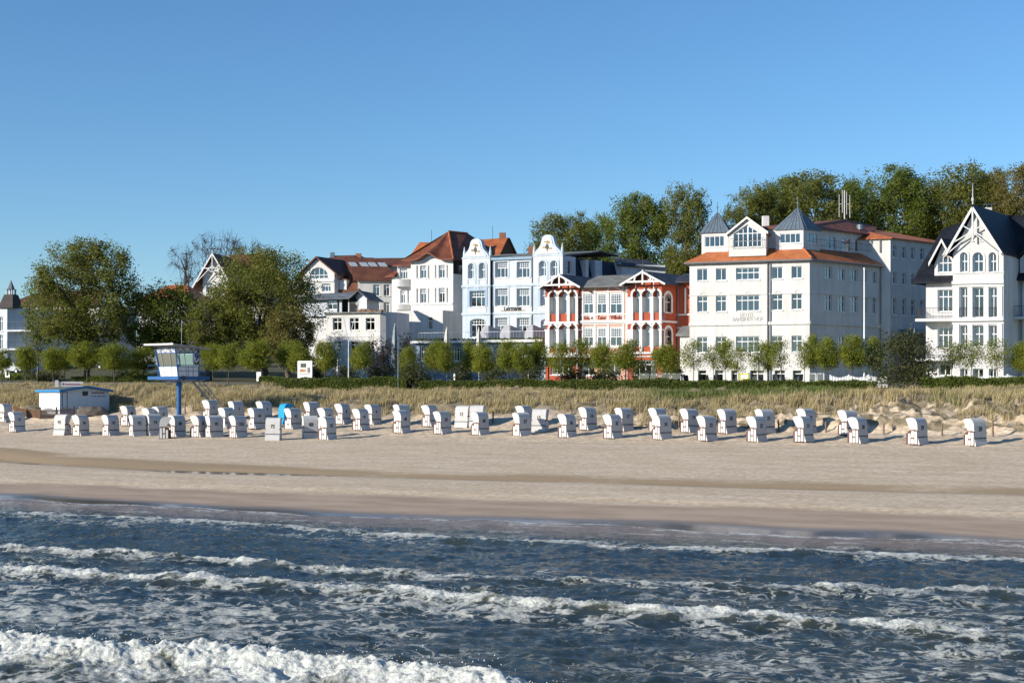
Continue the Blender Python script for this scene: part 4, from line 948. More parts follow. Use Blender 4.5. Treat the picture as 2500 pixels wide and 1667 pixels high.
    B.part('downpipe', MB().tube(Fc.pt(cR - .15, zBand - 8, -.12), Fc.pt(cR - .15, zcE - .8, -.12), .07).tube(Fc.pt(cR - .15, zcE - .8, -.12), Fc.pt(cR - 1.4, zcE - .2, -.7), .07), PIPE)
    # right side wall and the wing behind it
    d = Fb.b; Fs = Fac(Fb.P, d, C4); sE = Fs.u(1390)
    h2 = [B.window(Fs, 1281, 658, 1337, 832, arch=1.0, cols=2, tr=.55), B.window(Fs, 1282, 972, 1340, 1130, arch=1.0, cols=2, tr=.5)]
    B.wall(Fs, [(0, z0), (sE, z0), (sE, zE), (0, zE)], h2, RED); B.inside(Fs, 2, sE, z0, zE - .1)
    for h in h2: B.surround(Fs, h, .3, TR, out=.06)
    for y in (915,): B.band(Fs, 0, sE, zBand, .22, .12, TR)
    Fw = Fac(Fs.pt(sE, 0)[:2], Fb.d, C4, .4); wu = Fw.u(1530) + 3; zw = Fw.z(1450, 545)
    B.box('rear_wing', Fw, .02, wu, z0, zw, 0, 6, RED)
    for y in (852, 972): B.band(Fw, .02, wu, Fw.z(1450, y), .16, .08, TR)
    u = Fw.u(1470); B.box('wing_trim', Fw, u - .08, u + .08, Fw.z(1450, 840), Fw.z(1450, 610), -.08, 0, TR)
    zr2 = Fw.z(1450, 478, 3); B.roof('wing_roof', [[Fw.pt(-.5, zw - .1, -.8), Fw.pt(wu, zw - .1, -.8), Fw.pt(wu, zr2, 3), Fw.pt(-1, zr2, 3)], [Fw.pt(wu, zr2, 3), Fw.pt(-1, zr2, 3), Fw.pt(-.5, zw - .1, 7), Fw.pt(wu, zw - .1, 7)]], SLATE, .14)
    B.part('downpipe', MB().tube(Fw.pt(.2, z0, -.12), Fw.pt(.2, zw, -.12), .06), PIPE)
    # plain rear
    B.prism('rear_wall', [Fb.pt(l0, 0)[:2], Fb.pt(l1, 0)[:2], Fb.pt(l1, 0, .4)[:2], Fb.pt(r0, 0, .4)[:2], Fb.pt(r0, 0)[:2], Fb.pt(0, 0)[:2], Fb.pt(0, 0, 8.5)[:2], Fb.pt(l0, 0, 8.5)[:2]], z0, zE - .02, RED, skip=(0, 2, 4, 5), top=False)
    # white veranda at ground level
    zv = Fb.z(700, 1228); B.box('veranda_slab', Fb, l0 - 3.2, r0, zv - .16, zv + .06, -2.2, -.3, TR)
    for x in (150, 300, 440, 590, 815, 930):
        u = Fb.u(x); B.part('veranda_post', MB().tube(Fb.pt(u, z0, -2.0), Fb.pt(u, zv - .16, -2.0), .07), TR)
red_hotel()

# ---- pale blue guesthouse with two curved gables
def blue_house():
    Fb = from_px(350, 173, -.365, C4, .4); F3 = Fac(Fb.P, Fb.d, C3, .4)
    z0 = h1(Fb.P.x, Fb.P.y) - .5
    B = Bld('guesthouse', (Fb.P.x, Fb.P.y, z0), 'pale blue and white guesthouse with two curved gables and slim pinnacles')
    uL = F3.u(855); uA = F3.u(1112); uB = F3.u(1492); W_ = .25
    Fm = Fac(Fb.pt(0, 0, W_)[:2], Fb.d, C3, .4); zE = F3.z(1112, 338); zEl = zE
    zb1 = F3.z(1112, 588); zb2 = F3.z(1112, 842)
    def bayw(ul, ur, tops, mids, gr, apex, fac):
        top = [B.window(fac, *q, arch=1.0, cols=2, tr=.58, rec=.32) for q in tops]
        B.wall(Fb, [(ul, zb1), (ur, zb1), (ur, zE), (ul, zE)], top, OFFBLUE, rec=.32)
        for h in top: B.surround(Fb, [(p[0], p[1] - (1.3 if p[1] < min(q[1] for q in h) + .01 else 0)) for p in h], .26, PALEBLUE, out=.07)
        mid = [B.window(fac, *q, cols=3, tr=.62, top=6, trow=2, rec=.3) for q in mids]
        gnd = [B.window(fac, *q, arch=.35, cols=3, tr=.68, top=6, trow=2, rec=.3, sill=False) for q in gr]
        B.wall(Fb, [(ul, z0), (ur, z0), (ur, zb1), (ul, zb1)], mid + gnd, PALEBLUE, rec=.3)
        for h in mid: B.surround(Fb, h, .3, plaster('mid_blue_render', (.38, .49, .60)), out=.05)
        for h in mid: B.box('apron', Fb, h[0][0] - .2, h[1][0] + .2, h[0][1] - 1.0, h[0][1] - .15, -.05, .0, OFFBLUE)
        # curved gable
        um, zp = Fb.hit(*apex) if fac is Fb else F3.hit(*apex); hw = (ur - ul) / 2; hh = zp - zE
        prof = [(1.0, 0), (1.0, .08), (.90, .12), (.83, .22), (.72, .32), (.58, .42), (.48, .54), (.43, .68), (.40, .80), (.33, .91), (.20, .98), (.08, 1.0)]
        out = [(um + hw * a, zE + hh * b) for a, b in prof]; out = out + [(2 * um - p[0], p[1]) for p in out[::-1]]
        gm = MB().hexa([Fb.pt(*p, -.05) for p in out], [Fb.pt(*p, .45) for p in out]); gg = B.part('curved_gable', gm, PALEBLUE)
        inn = [(um + (p[0] - um) * .74, zE + .25 + (p[1] - zE) * .84) for p in out]; B.part('gable_panel', MB().hexa([Fb.pt(*p, -.12) for p in inn], [Fb.pt(*p, -.052) for p in inn]), OFFBLUE, gg)
        OR = plain('gable_ornament', (.42, .30, .12), .8, .5, 5); dk = plain('gable_ornament_dark', (.07, .09, .09))
        zc = zE + hh * .38
        mb = MB()
        for (du, dz, ru, rz) in ((0, .25, .1, .75), (-.35, .1, .3, .12), (.4, -.05, .32, .1), (-.2, .75, .22, .08), (.22, .7, .12, .2)): mb.hexa([Fb.pt(um + du + ru * math.cos(t), zc + dz + rz * math.sin(t), -.15) for t in (math.pi / 4 * i for i in range(8))], [Fb.pt(um + du + ru * math.cos(t), zc + dz + rz * math.sin(t), -.121) for t in (math.pi / 4 * i for i in range(8))])
        B.part('gable_ornament', mb, OR, gg)
        B.part('gable_emblem', MB().hexa([Fb.pt(um + .2 * math.cos(t), zc + .15 + .32 * math.sin(t), -.18) for t in (math.pi / 4 * i for i in range(8))], [Fb.pt(um + .2 * math.cos(t), zc + .15 + .32 * math.sin(t), -.151) for t in (math.pi / 4 * i for i in range(8))]), dk, gg)
        for u in (ul + .15, ur - .15):
            p = Fb.pt(u, zE + hh * .12, .15); B.part('pinnacle', MB().tube(p, (p[0], p[1], p[2] + .5), .2, .17, 8).tube((p[0], p[1], p[2] + .5), (p[0], p[1], p[2] + 1.25), .17, .03, 8), PALEBLUE)
        B.inside(Fb, ul + .1, ur - .1, z0, zE - .1, 1.2)
    bayw(uL, uA, ((908, 385, 962, 525), (1007, 379, 1065, 525)), ((922, 635, 1063, 780),), ((922, 888, 1065, 1058),), (980, 160), F3)
    bayw(uB, 0, ((1551, 366, 1616, 506), (1657, 364, 1719, 505)), ((1568, 615, 1700, 772),), ((1568, 885, 1700, 1058),), (215, 124), F3) if False else None
    F4 = Fb
    def right():
        bayw(uB, 0, ((135, 362, 200, 502), (240, 359, 303, 500)), ((148, 616, 290, 772),), ((150, 888, 290, 1060),), (215, 124), Fb)
    right()
    hs = []
    for (a, b) in ((1155, 1268), (1352, 1467)):
        for (y0, y1, s_) in ((371, 515, True), (614, 774, True), (880, 1060, False)):
            h = B.window(Fm, a, y0, b, y1, cols=3, tr=.62, top=6, trow=3, rec=.28, sill=s_); hs.append(h); B.surround(Fm, h, .22, PALEBLUE, out=.05)
    B.wall(Fm, [(uA, z0), (uB, z0), (uB, zE), (uA, zE)], hs, OFFBLUE, rec=.28); B.inside(Fm, uA + .1, uB - .1, z0, zE - .1)
    for z in (zb1, zb2):
        B.band(Fb, uL - .05, uA + .05, z, .3, .12, PALEBLUE); B.band(Fb, uB - .05, .05, z, .3, .12, PALEBLUE); B.band(Fm, uA, uB, z, .26, .1, PALEBLUE)
    B.band(Fm, uA, uB, zE - .1, .3, .3, plain('blue_eave', (.25, .36, .46)))
    for x in (1112, 1492):
        u = F3.u(x); B.part('downpipe', MB().tube(Fb.pt(u, z0, -.06), Fb.pt(u, zE, -.06), .06), PIPE)
    INK = plain('black_lettering', (.02, .02, .022)); B.text(Fm, 'Germania', 1312, 795, .95, INK, shear=.1, xs=.62)
    mb = MB(); a, za = Fm.hit(1205, 815); b, zb = Fm.hit(1430, 812); mb.hexa([Fm.pt(a, zb - .05, -.04), Fm.pt(b, zb - .05, -.04), Fm.pt(b, zb - .05, 0), Fm.pt(a, zb - .05, 0)], [Fm.pt(a, zb + .05, -.04), Fm.pt(b, zb + .05, -.04), Fm.pt(b, zb + .05, 0), Fm.pt(a, zb + .05, 0)]); B.part('lettering_underline', mb, plain('underline_ochre', (.30, .22, .12)))
    s2 = Fac(Fb.P, Fb.b, C4).u(880)
    # roof behind the front, flat felt rising to the back
    zr = F3.z(1300, 292, 6); B.roof('roof', [[Fb.pt(uL, zE + .05, .3), Fb.pt(0, zE + .05, .3), Fb.pt(0, zr, 7), Fb.pt(uL, zr, 7)], [Fb.pt(uL, zr, 7), Fb.pt(0, zr, 7), Fb.pt(0, zr - .3, s2 * .9), Fb.pt(uL, zr - .3, s2 * .9)]], FELT, .15)
    # right flank: white end wall with a window, then the dark blue mansard
    d = Fb.b; Fs = Fac(Fb.P, d, C4); s1 = Fs.u(468); s2 = Fs.u(880)
    h = B.window(Fs, 382, 365, 432, 478, cols=2, tr=.6, arch=.3); B.wall(Fs, [(0, z0), (s1, z0), (s1, zE), (0, zE)], [h], OFFBLUE); B.surround(Fs, h, .3, PALEBLUE, out=.05)
    B.inside(Fs, 1.6, s1, z0, zE - .1)
    MB_ = plain('dark_blue_slate', (.012, .022, .045), .6, .3, 3); zm = Fs.z(500, 470)
    B.part('flank_wall', MB().poly([Fs.pt(s1, z0), Fs.pt(s2, z0), Fs.pt(s2, zE - 3.6), Fs.pt(s1, zE - 3.6)]), OFFBLUE)
    B.part('mansard', MB().poly([Fs.pt(s1, zE - 3.6, 0), Fs.pt(s2, zE - 3.6, 0), Fs.pt(s2, zE, .9), Fs.pt(s1, zE, .9)]), MB_)
    for (a, b) in ((648, 683),):
        B.box('dormer', Fs, Fs.u(a - 12), Fs.u(b + 12), zE - 3.2, zE - .1, -.25, 1, PALEBLUE); B.window(Fs, a, 372, b, 490, w=-.28, cols=2, tr=.6, rec=.04)
    B.box('mansard_pier', Fs, Fs.u(553), Fs.u(578), zE - 3.6, zE - .2, -.15, 1, OFFBLUE)
    B.prism('rear_wall', [Fb.pt(uL, 0)[:2], Fb.pt(0, 0)[:2], Fs.pt(s2, 0)[:2], Fb.pt(uL, 0, s2)[:2]], z0, zE - .05, OFFBLUE, skip=(0, 1), top=False)
    Fq = Fac(Fs.pt(s2, 0)[:2], (1, .1), C4); q1 = Fq.u(1285); zq = Fq.z(1080, 400); B.box('rear_block', Fq, .05, q1, z0, zq, 0, 6, OFFBLUE)
    B.roof('rear_roof', [[Fq.pt(-.5, zq, -.4), Fq.pt(q1 + .3, zq - .4, -.4), Fq.pt(q1 - 2, Fq.z(1100, 352, 3), 3), Fq.pt(-.5, Fq.z(900, 338, 3), 3)]], SLATE, .15)
    for (x, y, wd, hh, Y) in ((1490, 285, .9, .75, 181), (1790, 345, 1.2, .9, 196)):
        c = at(*C3(x, y), Y); B.part('chimney', MB().box(c.x - wd / 2, c.x + wd / 2, c.y, c.y + 1.4, c.z - 2, c.z + hh), BRICKC)
    # terrace of the restaurant in front, with windbreaks
    Ft = Fac(Fb.pt(0, 0, -6)[:2], Fb.d, C3, .4); tl = Ft.u(430); tr_ = Ft.u(1612); zt = Ft.z(1000, 1085); zf = Ft.z(1000, 1108)
    BL = plaster('blue_grey_render', (.20, .27, .34))
    hs = [B.window(Ft, a, 1150, a + 75, 1275, cols=3, tr=.7, cur=False, rec=.2) for a in (468, 570, 770, 880, 1060, 1180, 1300)]
    B.wall(Ft, [(tl, z0), (tr_, z0), (tr_, zf), (tl, zf)], hs, BL, name='restaurant_wall'); B.inside(Ft, tl + .1, tr_, z0, zf - .1, 1.5)
    B.box('terrace_slab', Ft, tl - .3, tr_, zf, zt, -.5, 5.8, plain('terrace_edge', (.62, .62, .60)))
    B.box('terrace_side', Ft, tl, tl + .2, z0, zf, .05, 5.8, BL)
    gr = MB(); rg = random.Random(3)
    for i in range(260):
        u = tl + (tr_ - tl) * rg.random(); r = .1 + .1 * rg.random(); gr.tube(Ft.pt(u, zt, -.1 + .3 * rg.random()), Ft.pt(u + .15 * rg.uniform(-1, 1), zt + .12 + .2 * rg.random(), -.1), r, .03, 4)
    B.part('planter_greenery', gr, leaf_mat('planter_leaves', (.025, .04, .012), (.06, .08, .02), .1), kind='stuff')
    B.railing('terrace_railing', [Ft.pt(tl + .3, zt, .1), Ft.pt(tr_, zt, .1)], 1.0, plain('rail_white', (.6, .62, .64)), .4)
    for (a, b) in ((1010, 1145), (1195, 1345), (1420, 1545)):
        u0, u1 = Ft.u(a, 3), Ft.u(b, 3); um_ = u0 + (u1 - u0) * .6
        q = [(u0, zt), (um_, zt), (um_, zt + 1.9), (u0 + .6, zt + 1.9), (u0, zt + .9)]
        B.part('windbreak', MB().hexa([Ft.pt(*p, 3) for p in q], [Ft.pt(*p, 3.06) for p in q]), plain('awning_grey', (.36, .37, .40)))
        q = [(0, zt), (2.2, zt), (2.2, zt + .9), (0, zt + 1.9)]
        B.part('windbreak', MB().hexa([Ft.pt(um_ + p[0] * .5, p[1], 3.07 + p[0]) for p in q], [Ft.pt(um_ + .05 + p[0] * .5, p[1], 3.07 + p[0]) for p in q]), plain('awning_grey', (.36, .37, .40)))
blue_house()

# ---- white house with a tall weathered hip roof and eyebrow eave
def eyebrow_house():
    Fb = from_px(770, 186, -.30, C3, .4); z0 = h1(Fb.P.x, Fb.P.y) - .5
    B = Bld('eyebrow_house', (Fb.P.x, Fb.P.y, z0), 'white house with tall rusty red hip roof and curved eyebrow eave')
    uL = Fb.u(385); zE = Fb.z(580, 350); hs = []
    for (y0, y1) in ((405, 522), (614, 746)):
        for (a, b, c) in ((468, 523, 2), (435, 451, 1), (540, 553, 1), (638, 692, 2), (603, 618, 1), (710, 724, 1)):
            d = -6 if a > 590 else 0; hs.append(B.window(Fb, a, y0 + d, b, y1 + d * .6, cols=c, tr=.68, top=4 if c == 2 else None, trow=2, rec=.2))
    def eye(u):
        t = (u - Fb.u(575)) / (Fb.u(690) - Fb.u(575)); return (Fb.z(575, 288) - zE) * (math.exp(-(t * 1.35) ** 2 * 1.5))
    N_ = 24; us = [uL + (0 - uL) * i / N_ for i in range(N_ + 1)]
    fan = B.window(Fb, 528, 315, 642, 348, arch=.6, cols=4, tr=None, rec=.15, cur=False, sill=False); hs.append(fan)
    B.wall(Fb, [(uL, z0), (0, z0)] + [(u, zE + eye(u)) for u in us[::-1]], hs, WHITE); B.inside(Fb, uL + .1, -.1, z0, zE - .1)
    # roof: the front slope follows the eyebrow
    ra = Fb.hit(728, 92, 5); rb = Fb.hit(885, 90, 9); mb = MB(); mf = MB()
    e = [(u, zE + eye(u)) for u in ([uL - .7] + us + [.6])]; apx = Fb.pt(ra[0], ra[1], 5)
    for (p, q) in zip(e, e[1:]):
        nx = 6
        def P(u, z, t):
            base = Vector(Fb.pt(u, z, -.8)); fl = Vector(Fb.pt(u, zE, -.8)); tp = Vector(apx); k = t ** 1.25
            v = base.lerp(Vector((tp.x, tp.y, tp.z)), t); v.z = base.z + (tp.z - base.z) * (k * .75 + t * .25); return v
        for i in range(nx):
            t0, t1 = i / nx, (i + 1) / nx
            mb.poly([P(*p, t0), P(*q, t0), P(*q, t1), P(*p, t1)])
        mf.hexa([Fb.pt(p[0], p[1] - .2, -.82), Fb.pt(q[0], q[1] - .2, -.82), Fb.pt(q[0], q[1] - .2, .02), Fb.pt(p[0], p[1] - .2, .02)], [Fb.pt(p[0], p[1] - .01, -.82), Fb.pt(q[0], q[1] - .01, -.82), Fb.pt(q[0], q[1] - .01, .02), Fb.pt(p[0], p[1] - .01, .02)])
    B.part('hip_roof', mb, RUST); B.part('eave_board', mf, BEAM)
    er = Fb.pt(.6, zE, -.8); eb = Fb.pt(.6, zE, 12); back = Fb.pt(ra[0] + .5, ra[1], 8)
    lf = Fb.pt(uL - .7, zE, -.8); lbk = Fb.pt(uL - .7, zE, 12)
    B.roof('hip_roof', [[er, eb, back, apx], [eb, lbk, back], [lbk, lf, apx, back]], RUST, .1)
    B.part('hip_ridge', MB().tube(er, apx, .12).tube(apx, back, .12), ORANGE)
    # wing at the left with a balcony bay
    Fl = Fac(Fb.pt(0, 0, 2.2)[:2], Fb.d, C3, .4); l0 = Fl.u(212); l1 = uL + .05; zl = Fl.z(300, 405)
    h2 = [B.window(Fl, 282, 420, 352, 528, cols=3, tr=.65, top=6), B.window(Fl, 287, 625, 330, 750, cols=2, tr=.68, top=4), B.window(Fl, 353, 625, 369, 750, cols=1, tr=.68)]
    zw1 = Fl.z(300, 505)
    B.wall(Fl, [(l0, z0), (l1, z0), (l1, zl), (Fl.u(262), zl), (Fl.u(262), zw1), (l0, zw1)], h2, WHITE); B.inside(Fl, l0 + .1, l1, z0, zw1)
    B.prism('rear_wall', [Fl.pt(l0, 0)[:2], Fl.pt(l1, 0)[:2], Fb.pt(uL, 0, 0)[:2], Fb.pt(0, 0)[:2], Fb.pt(0, 0, 12)[:2], Fl.pt(l0, 0, 9)[:2]], z0, zw1, WHITE, skip=(0, 2), top=False)
    zt = Fl.z(300, 310, 4); B.roof('wing_roof', [[Fl.pt(Fl.u(245), zl, -.6), Fl.pt(l1 + .3, zl, -.6), Fl.pt(l1 + 1, zt, 4), Fl.pt(Fl.u(385), zt, 4)], [Fl.pt(Fl.u(178), zw1, -.6), Fl.pt(Fl.u(262), zw1 + .1, -.6), Fl.pt(Fl.u(300), zw1 + 2.2, 2), Fl.pt(Fl.u(240), zw1 + 2.2, 3)], [Fl.pt(Fl.u(178), zw1, 8), Fl.pt(Fl.u(178), zw1, -.6), Fl.pt(Fl.u(385), zt, 4)]], RUST, .12)
    zb = Fl.z(320, 600); mb = MB(); c0, c1 = Fl.u(258), Fl.u(384); n_ = 10
    arc = [(c0 + (c1 - c0) * i / n_, -1.1 * math.sin(math.pi * (.12 + .76 * i / n_))) for i in range(n_ + 1)]
    ring = [Fl.pt(u, zb, w) for u, w in arc] + [Fl.pt(c1, zb, .02), Fl.pt(c0, zb, .02)]
    B.part('balcony', MB().hexa(ring, [(p[0], p[1], Fl.z(320, 532)) for p in ring]), WHITE)
    zb2 = Fl.z(320, 812); ring = [(p[0], p[1], zb2) for p in ring]; B.part('balcony', MB().hexa(ring, [(p[0], p[1], Fl.z(320, 762)) for p in ring]), WHITE)
    # rear roofs and chimney
    o1 = at(*C3(465, 192), 194); o2 = at(*C3(640, 193), 194); o3 = at(*C3(385, 330), 194)
    B.roof('rear_roof', [[tuple(o1), tuple(o2), (o2.x, o2.y - 3, o3.z), (o3.x, o3.y - 2, o3.z)]], ORANGE, .15)
    a, b, c, d = at(*C3(1020, 168), 198), at(*C3(1268, 150), 198), at(*C3(1188, 322), 193), at(*C3(1000, 330), 193)
    B.roof('rear_roof', [[tuple(a), tuple(b), tuple(c), tuple(d)]], ORANGE, .15)
    g2 = at(*C3(1340, 305), 204); B.part('rear_gable', MB().poly([tuple(b), tuple(c), tuple(g2)]), plaster('brown_render', (.16, .10, .07)))
    B.roof('rear_roof', [[tuple(b), tuple(b + Vector((.3, .6, 0))), tuple(g2 + Vector((.4, .6, -.2))), tuple(g2)]], RUST, .2)
    c = at(*C3(1220, 150), 199); B.part('chimney', MB().box(c.x - .45, c.x + .45, c.y, c.y + .8, c.z - 2, c.z + .7), BRICKC)
    for x, y0, y1, Y in ((573, 198, 80, 194), (1130, 160, 45, 198)):
        p = at(*C3(x, y0), Y); q = at(*C3(x, y1), Y); B.part('lightning_rod', MB().tube(p, q, .04, n=4), IRON)
    # bay at the right between this house and the blue one
    Fr_ = Fac(Fb.pt(0, 0, 2)[:2], Fb.d, C3, .4); e0, e1 = .05, Fr_.u(860); ze = Fr_.z(810, 375)
    h3 = [B.window(Fr_, 815, 402, 848, 512, cols=2, tr=.65), B.window(Fr_, 815, 590, 848, 745, cols=2, tr=.65)]
    B.wall(Fr_, [(e0, z0), (e1, z0), (e1, ze), (e0, ze)], h3, WHITE); B.inside(Fr_, e0 + .1, e1, z0, ze - .1)
    B.roof('bay_roof', [[Fr_.pt(e0 - .3, ze, -.7), Fr_.pt(e1, ze, -.7), Fr_.pt(e1, ze + 2, 2.5), Fr_.pt(e0 - .3, ze + 2, 2.5)]], RUST, .12)
    zd = Fr_.z(810, 480); B.roof('bay_canopy', [[Fr_.pt(e0, zd, -.9), Fr_.pt(e0 + 1.6, zd, -.9), Fr_.pt(e0 + 1.4, zd + 1.3, 0), Fr_.pt(e0, zd + 1.3, 0)]], RUST, .12)
    # extension in front with parapet
    Fx = Fac(Fb.pt(0, 0, -4)[:2], Fb.d, C3, .4); x0, x1 = Fx.u(226), Fx.u(676); zx = Fx.z(450, 815)
    h4 = [B.window(Fx, 305, 880, 352, 998, cols=1, tr=.75), B.window(Fx, 533, 875, 583, 985, cols=1, tr=.7)]
    B.wall(Fx, [(x0, z0), (x1, z0), (x1, zx), (x0, zx)], h4, WHITE); B.inside(Fx, x0 + .1, x1 - .1, z0, zx - .1)
    B.band(Fb, uL, 0, Fb.z(580, 755), .2, .12, WHITE); B.band(Fx, x0, x1, Fx.z(450, 1055), .14, .08, WHITE)
    xe = Vector(Fx.pt(x1, 0)[:2]); bk = Vector(Fb.pt(2.2, 0, 3)[:2]); kk = Fx.pt(x0, 0, 4)[:2]
    B.prism('extension_wall', [Fx.pt(x0, 0)[:2], (xe.x, xe.y), (xe.x + 3.4, xe.y + 4.5), (bk.x, bk.y), kk], z0, zx - .004, WHITE, skip=(0,))
eyebrow_house()

# ---- fire-damaged white house with a grey felt roof
def burnt_house():
    Fb = from_px(1935, 172, -.28, C2); z0 = h1(Fb.P.x, Fb.P.y) - .5
    B = Bld('burnt_house', (Fb.P.x, Fb.P.y, z0), 'low white house with grey felt roof, its upper corner blackened by fire')
    a, b = Fb.u(1480), Fb.u(1972); zt = Fb.z(1700, 845); hs = []
    for (x0, x1) in ((1540, 1622), (1695, 1778), (1840, 1923)):
        hs.append(B.window(Fb, x0, 881, x1, 994, cols=2, tr=.68, cur=False)); hs.append(B.window(Fb, x0 + 8, 1095, x1 - 5, 1196, cols=2, tr=.7, cur=False))
    B.wall(Fb, [(a, z0), (b, z0), (b, zt), (a, zt)], hs, WHITE); B.inside(Fb, a + .1, b - .1, z0, zt - .1)
    B.band(Fb, a, b, Fb.z(1700, 1050), .1, .06, WHITE)
    E = Vector(Fb.pt(b, 0)[:2]); k = []
    for i in range(7): t = i / 6; k.append((E.x + 3.4 * math.sin(t * 1.2), E.y + 4.5 * (1 - math.cos(t * 1.5)) + .5 * t))
    B.prism('wall', [Fb.pt(a, 0)[:2]] + k + [Fb.pt(b, 0, 6)[:2], Fb.pt(a, 0, 6)[:2]], z0, zt + .2, WHITE, skip=(0,), top=False)
    B.box('roof_edge', Fb, a - .2, b + .2, zt, zt + .22, -.25, 5.9, FELT)
    # broken parapet rubble on the roof edge
    mb = MB(); rg = random.Random(8)
    for i in range(14):
        u = b - 3.0 + 3.0 * rg.random(); s = .12 + .2 * rg.random(); mb.box(*(lambda p: (p[0] - s, p[0] + s, p[1] - s, p[1] + s, p[2], p[2] + s * 1.2))(Fb.pt(u, zt + .22, .2 + .8 * rg.random())))
    B.part('rubble', mb, plain('brick_rubble', (.32, .20, .13), .9, .5, 4), kind='stuff')
    Fu = Fac(Fb.pt(0, 0, 2.5)[:2], Fb.d, C2); c, d, e = Fu.u(1240), Fu.u(1690), Fu.u(1850); zu = Fu.z(1450, 700); zl = zt - .1
    w1 = B.window(Fu, 1490, 706, 1580, 806, cols=2, tr=.55, cur=False); w2 = [(Fu.u(1622), Fu.z(1650, 828)), (Fu.u(1680), Fu.z(1650, 828)), (Fu.u(1680), Fu.z(1650, 700)), (Fu.u(1622), Fu.z(1650, 700))]
    B.wall(Fu, [(c, zl), (d, zl), (d, zu), (c, zu)], [w1, w2], plaster('smoke_grey_render', (.56, .60, .66)), name='upper_wall'); B.inside(Fu, c + .1, d - .1, zl, zu - .05)
    m, n, l, bs = nodes('sooty_render'); p = wpos(n); sx = n.new('ShaderNodeSeparateXYZ'); l.new(p, sx.inputs[0])
    q = Fu.pt(d, 0); so_ = sstep(n, l, mth(n, l, 'ADD', mth(n, l, 'SUBTRACT', sx.outputs[0], q[0] + .2), mth(n, l, 'MULTIPLY_ADD', tex_noise(n, l, p, .9, 5, .7), 4.2, -2.3)), 0, 1.1)
    l.new(mixc(n, l, so_, (.02, .02, .02), (.66, .68, .70)), bs.inputs['Base Color']); bs.inputs['Roughness'].default_value = .9
    zp = Fu.z(1780, 640); um = Fu.u(1785); ze = Fu.z(1850, 690)
    B.wall(Fu, [(d, zl), (e, zl), (e, ze), (um, zp - .1), (d, zu)], [], m, name='gable_wall')
    B.box('charred_post', Fu, Fu.u(1583), Fu.u(1592), zl, zu, -.12, -.02, plain('charred_wood', (.02, .02, .02)))
    B.prism('upper_wall', [Fu.pt(c, 0)[:2], Fu.pt(e, 0)[:2], Fu.pt(e, 0, 4)[:2], Fu.pt(c, 0, 4)[:2]], zl, ze, WHITE, skip=(0,))
    er = Fu.u(1885)
    B.roof('felt_roof', [[Fu.pt(c - .9, zu - .15, -.7), Fu.pt(d + .2, zu - .1, -.7), Fu.pt(um, zp + .12, 2), Fu.pt(Fu.u(1330), zp + .05, 3)], [Fu.pt(d + .2, zu - .1, -.7), Fu.pt(um, zp + .1, -.7), Fu.pt(um, zp + .12, 6), Fu.pt(um - 2, zp + .1, 3)], [Fu.pt(um, zp + .12, -.7), Fu.pt(er, ze - .3, -.7), Fu.pt(er, ze - .3, 4.5), Fu.pt(um, zp + .12, 4.5)]], plain('blue_grey_felt', (.13, .15, .17), .8, .4, .8), .14)
burnt_house()

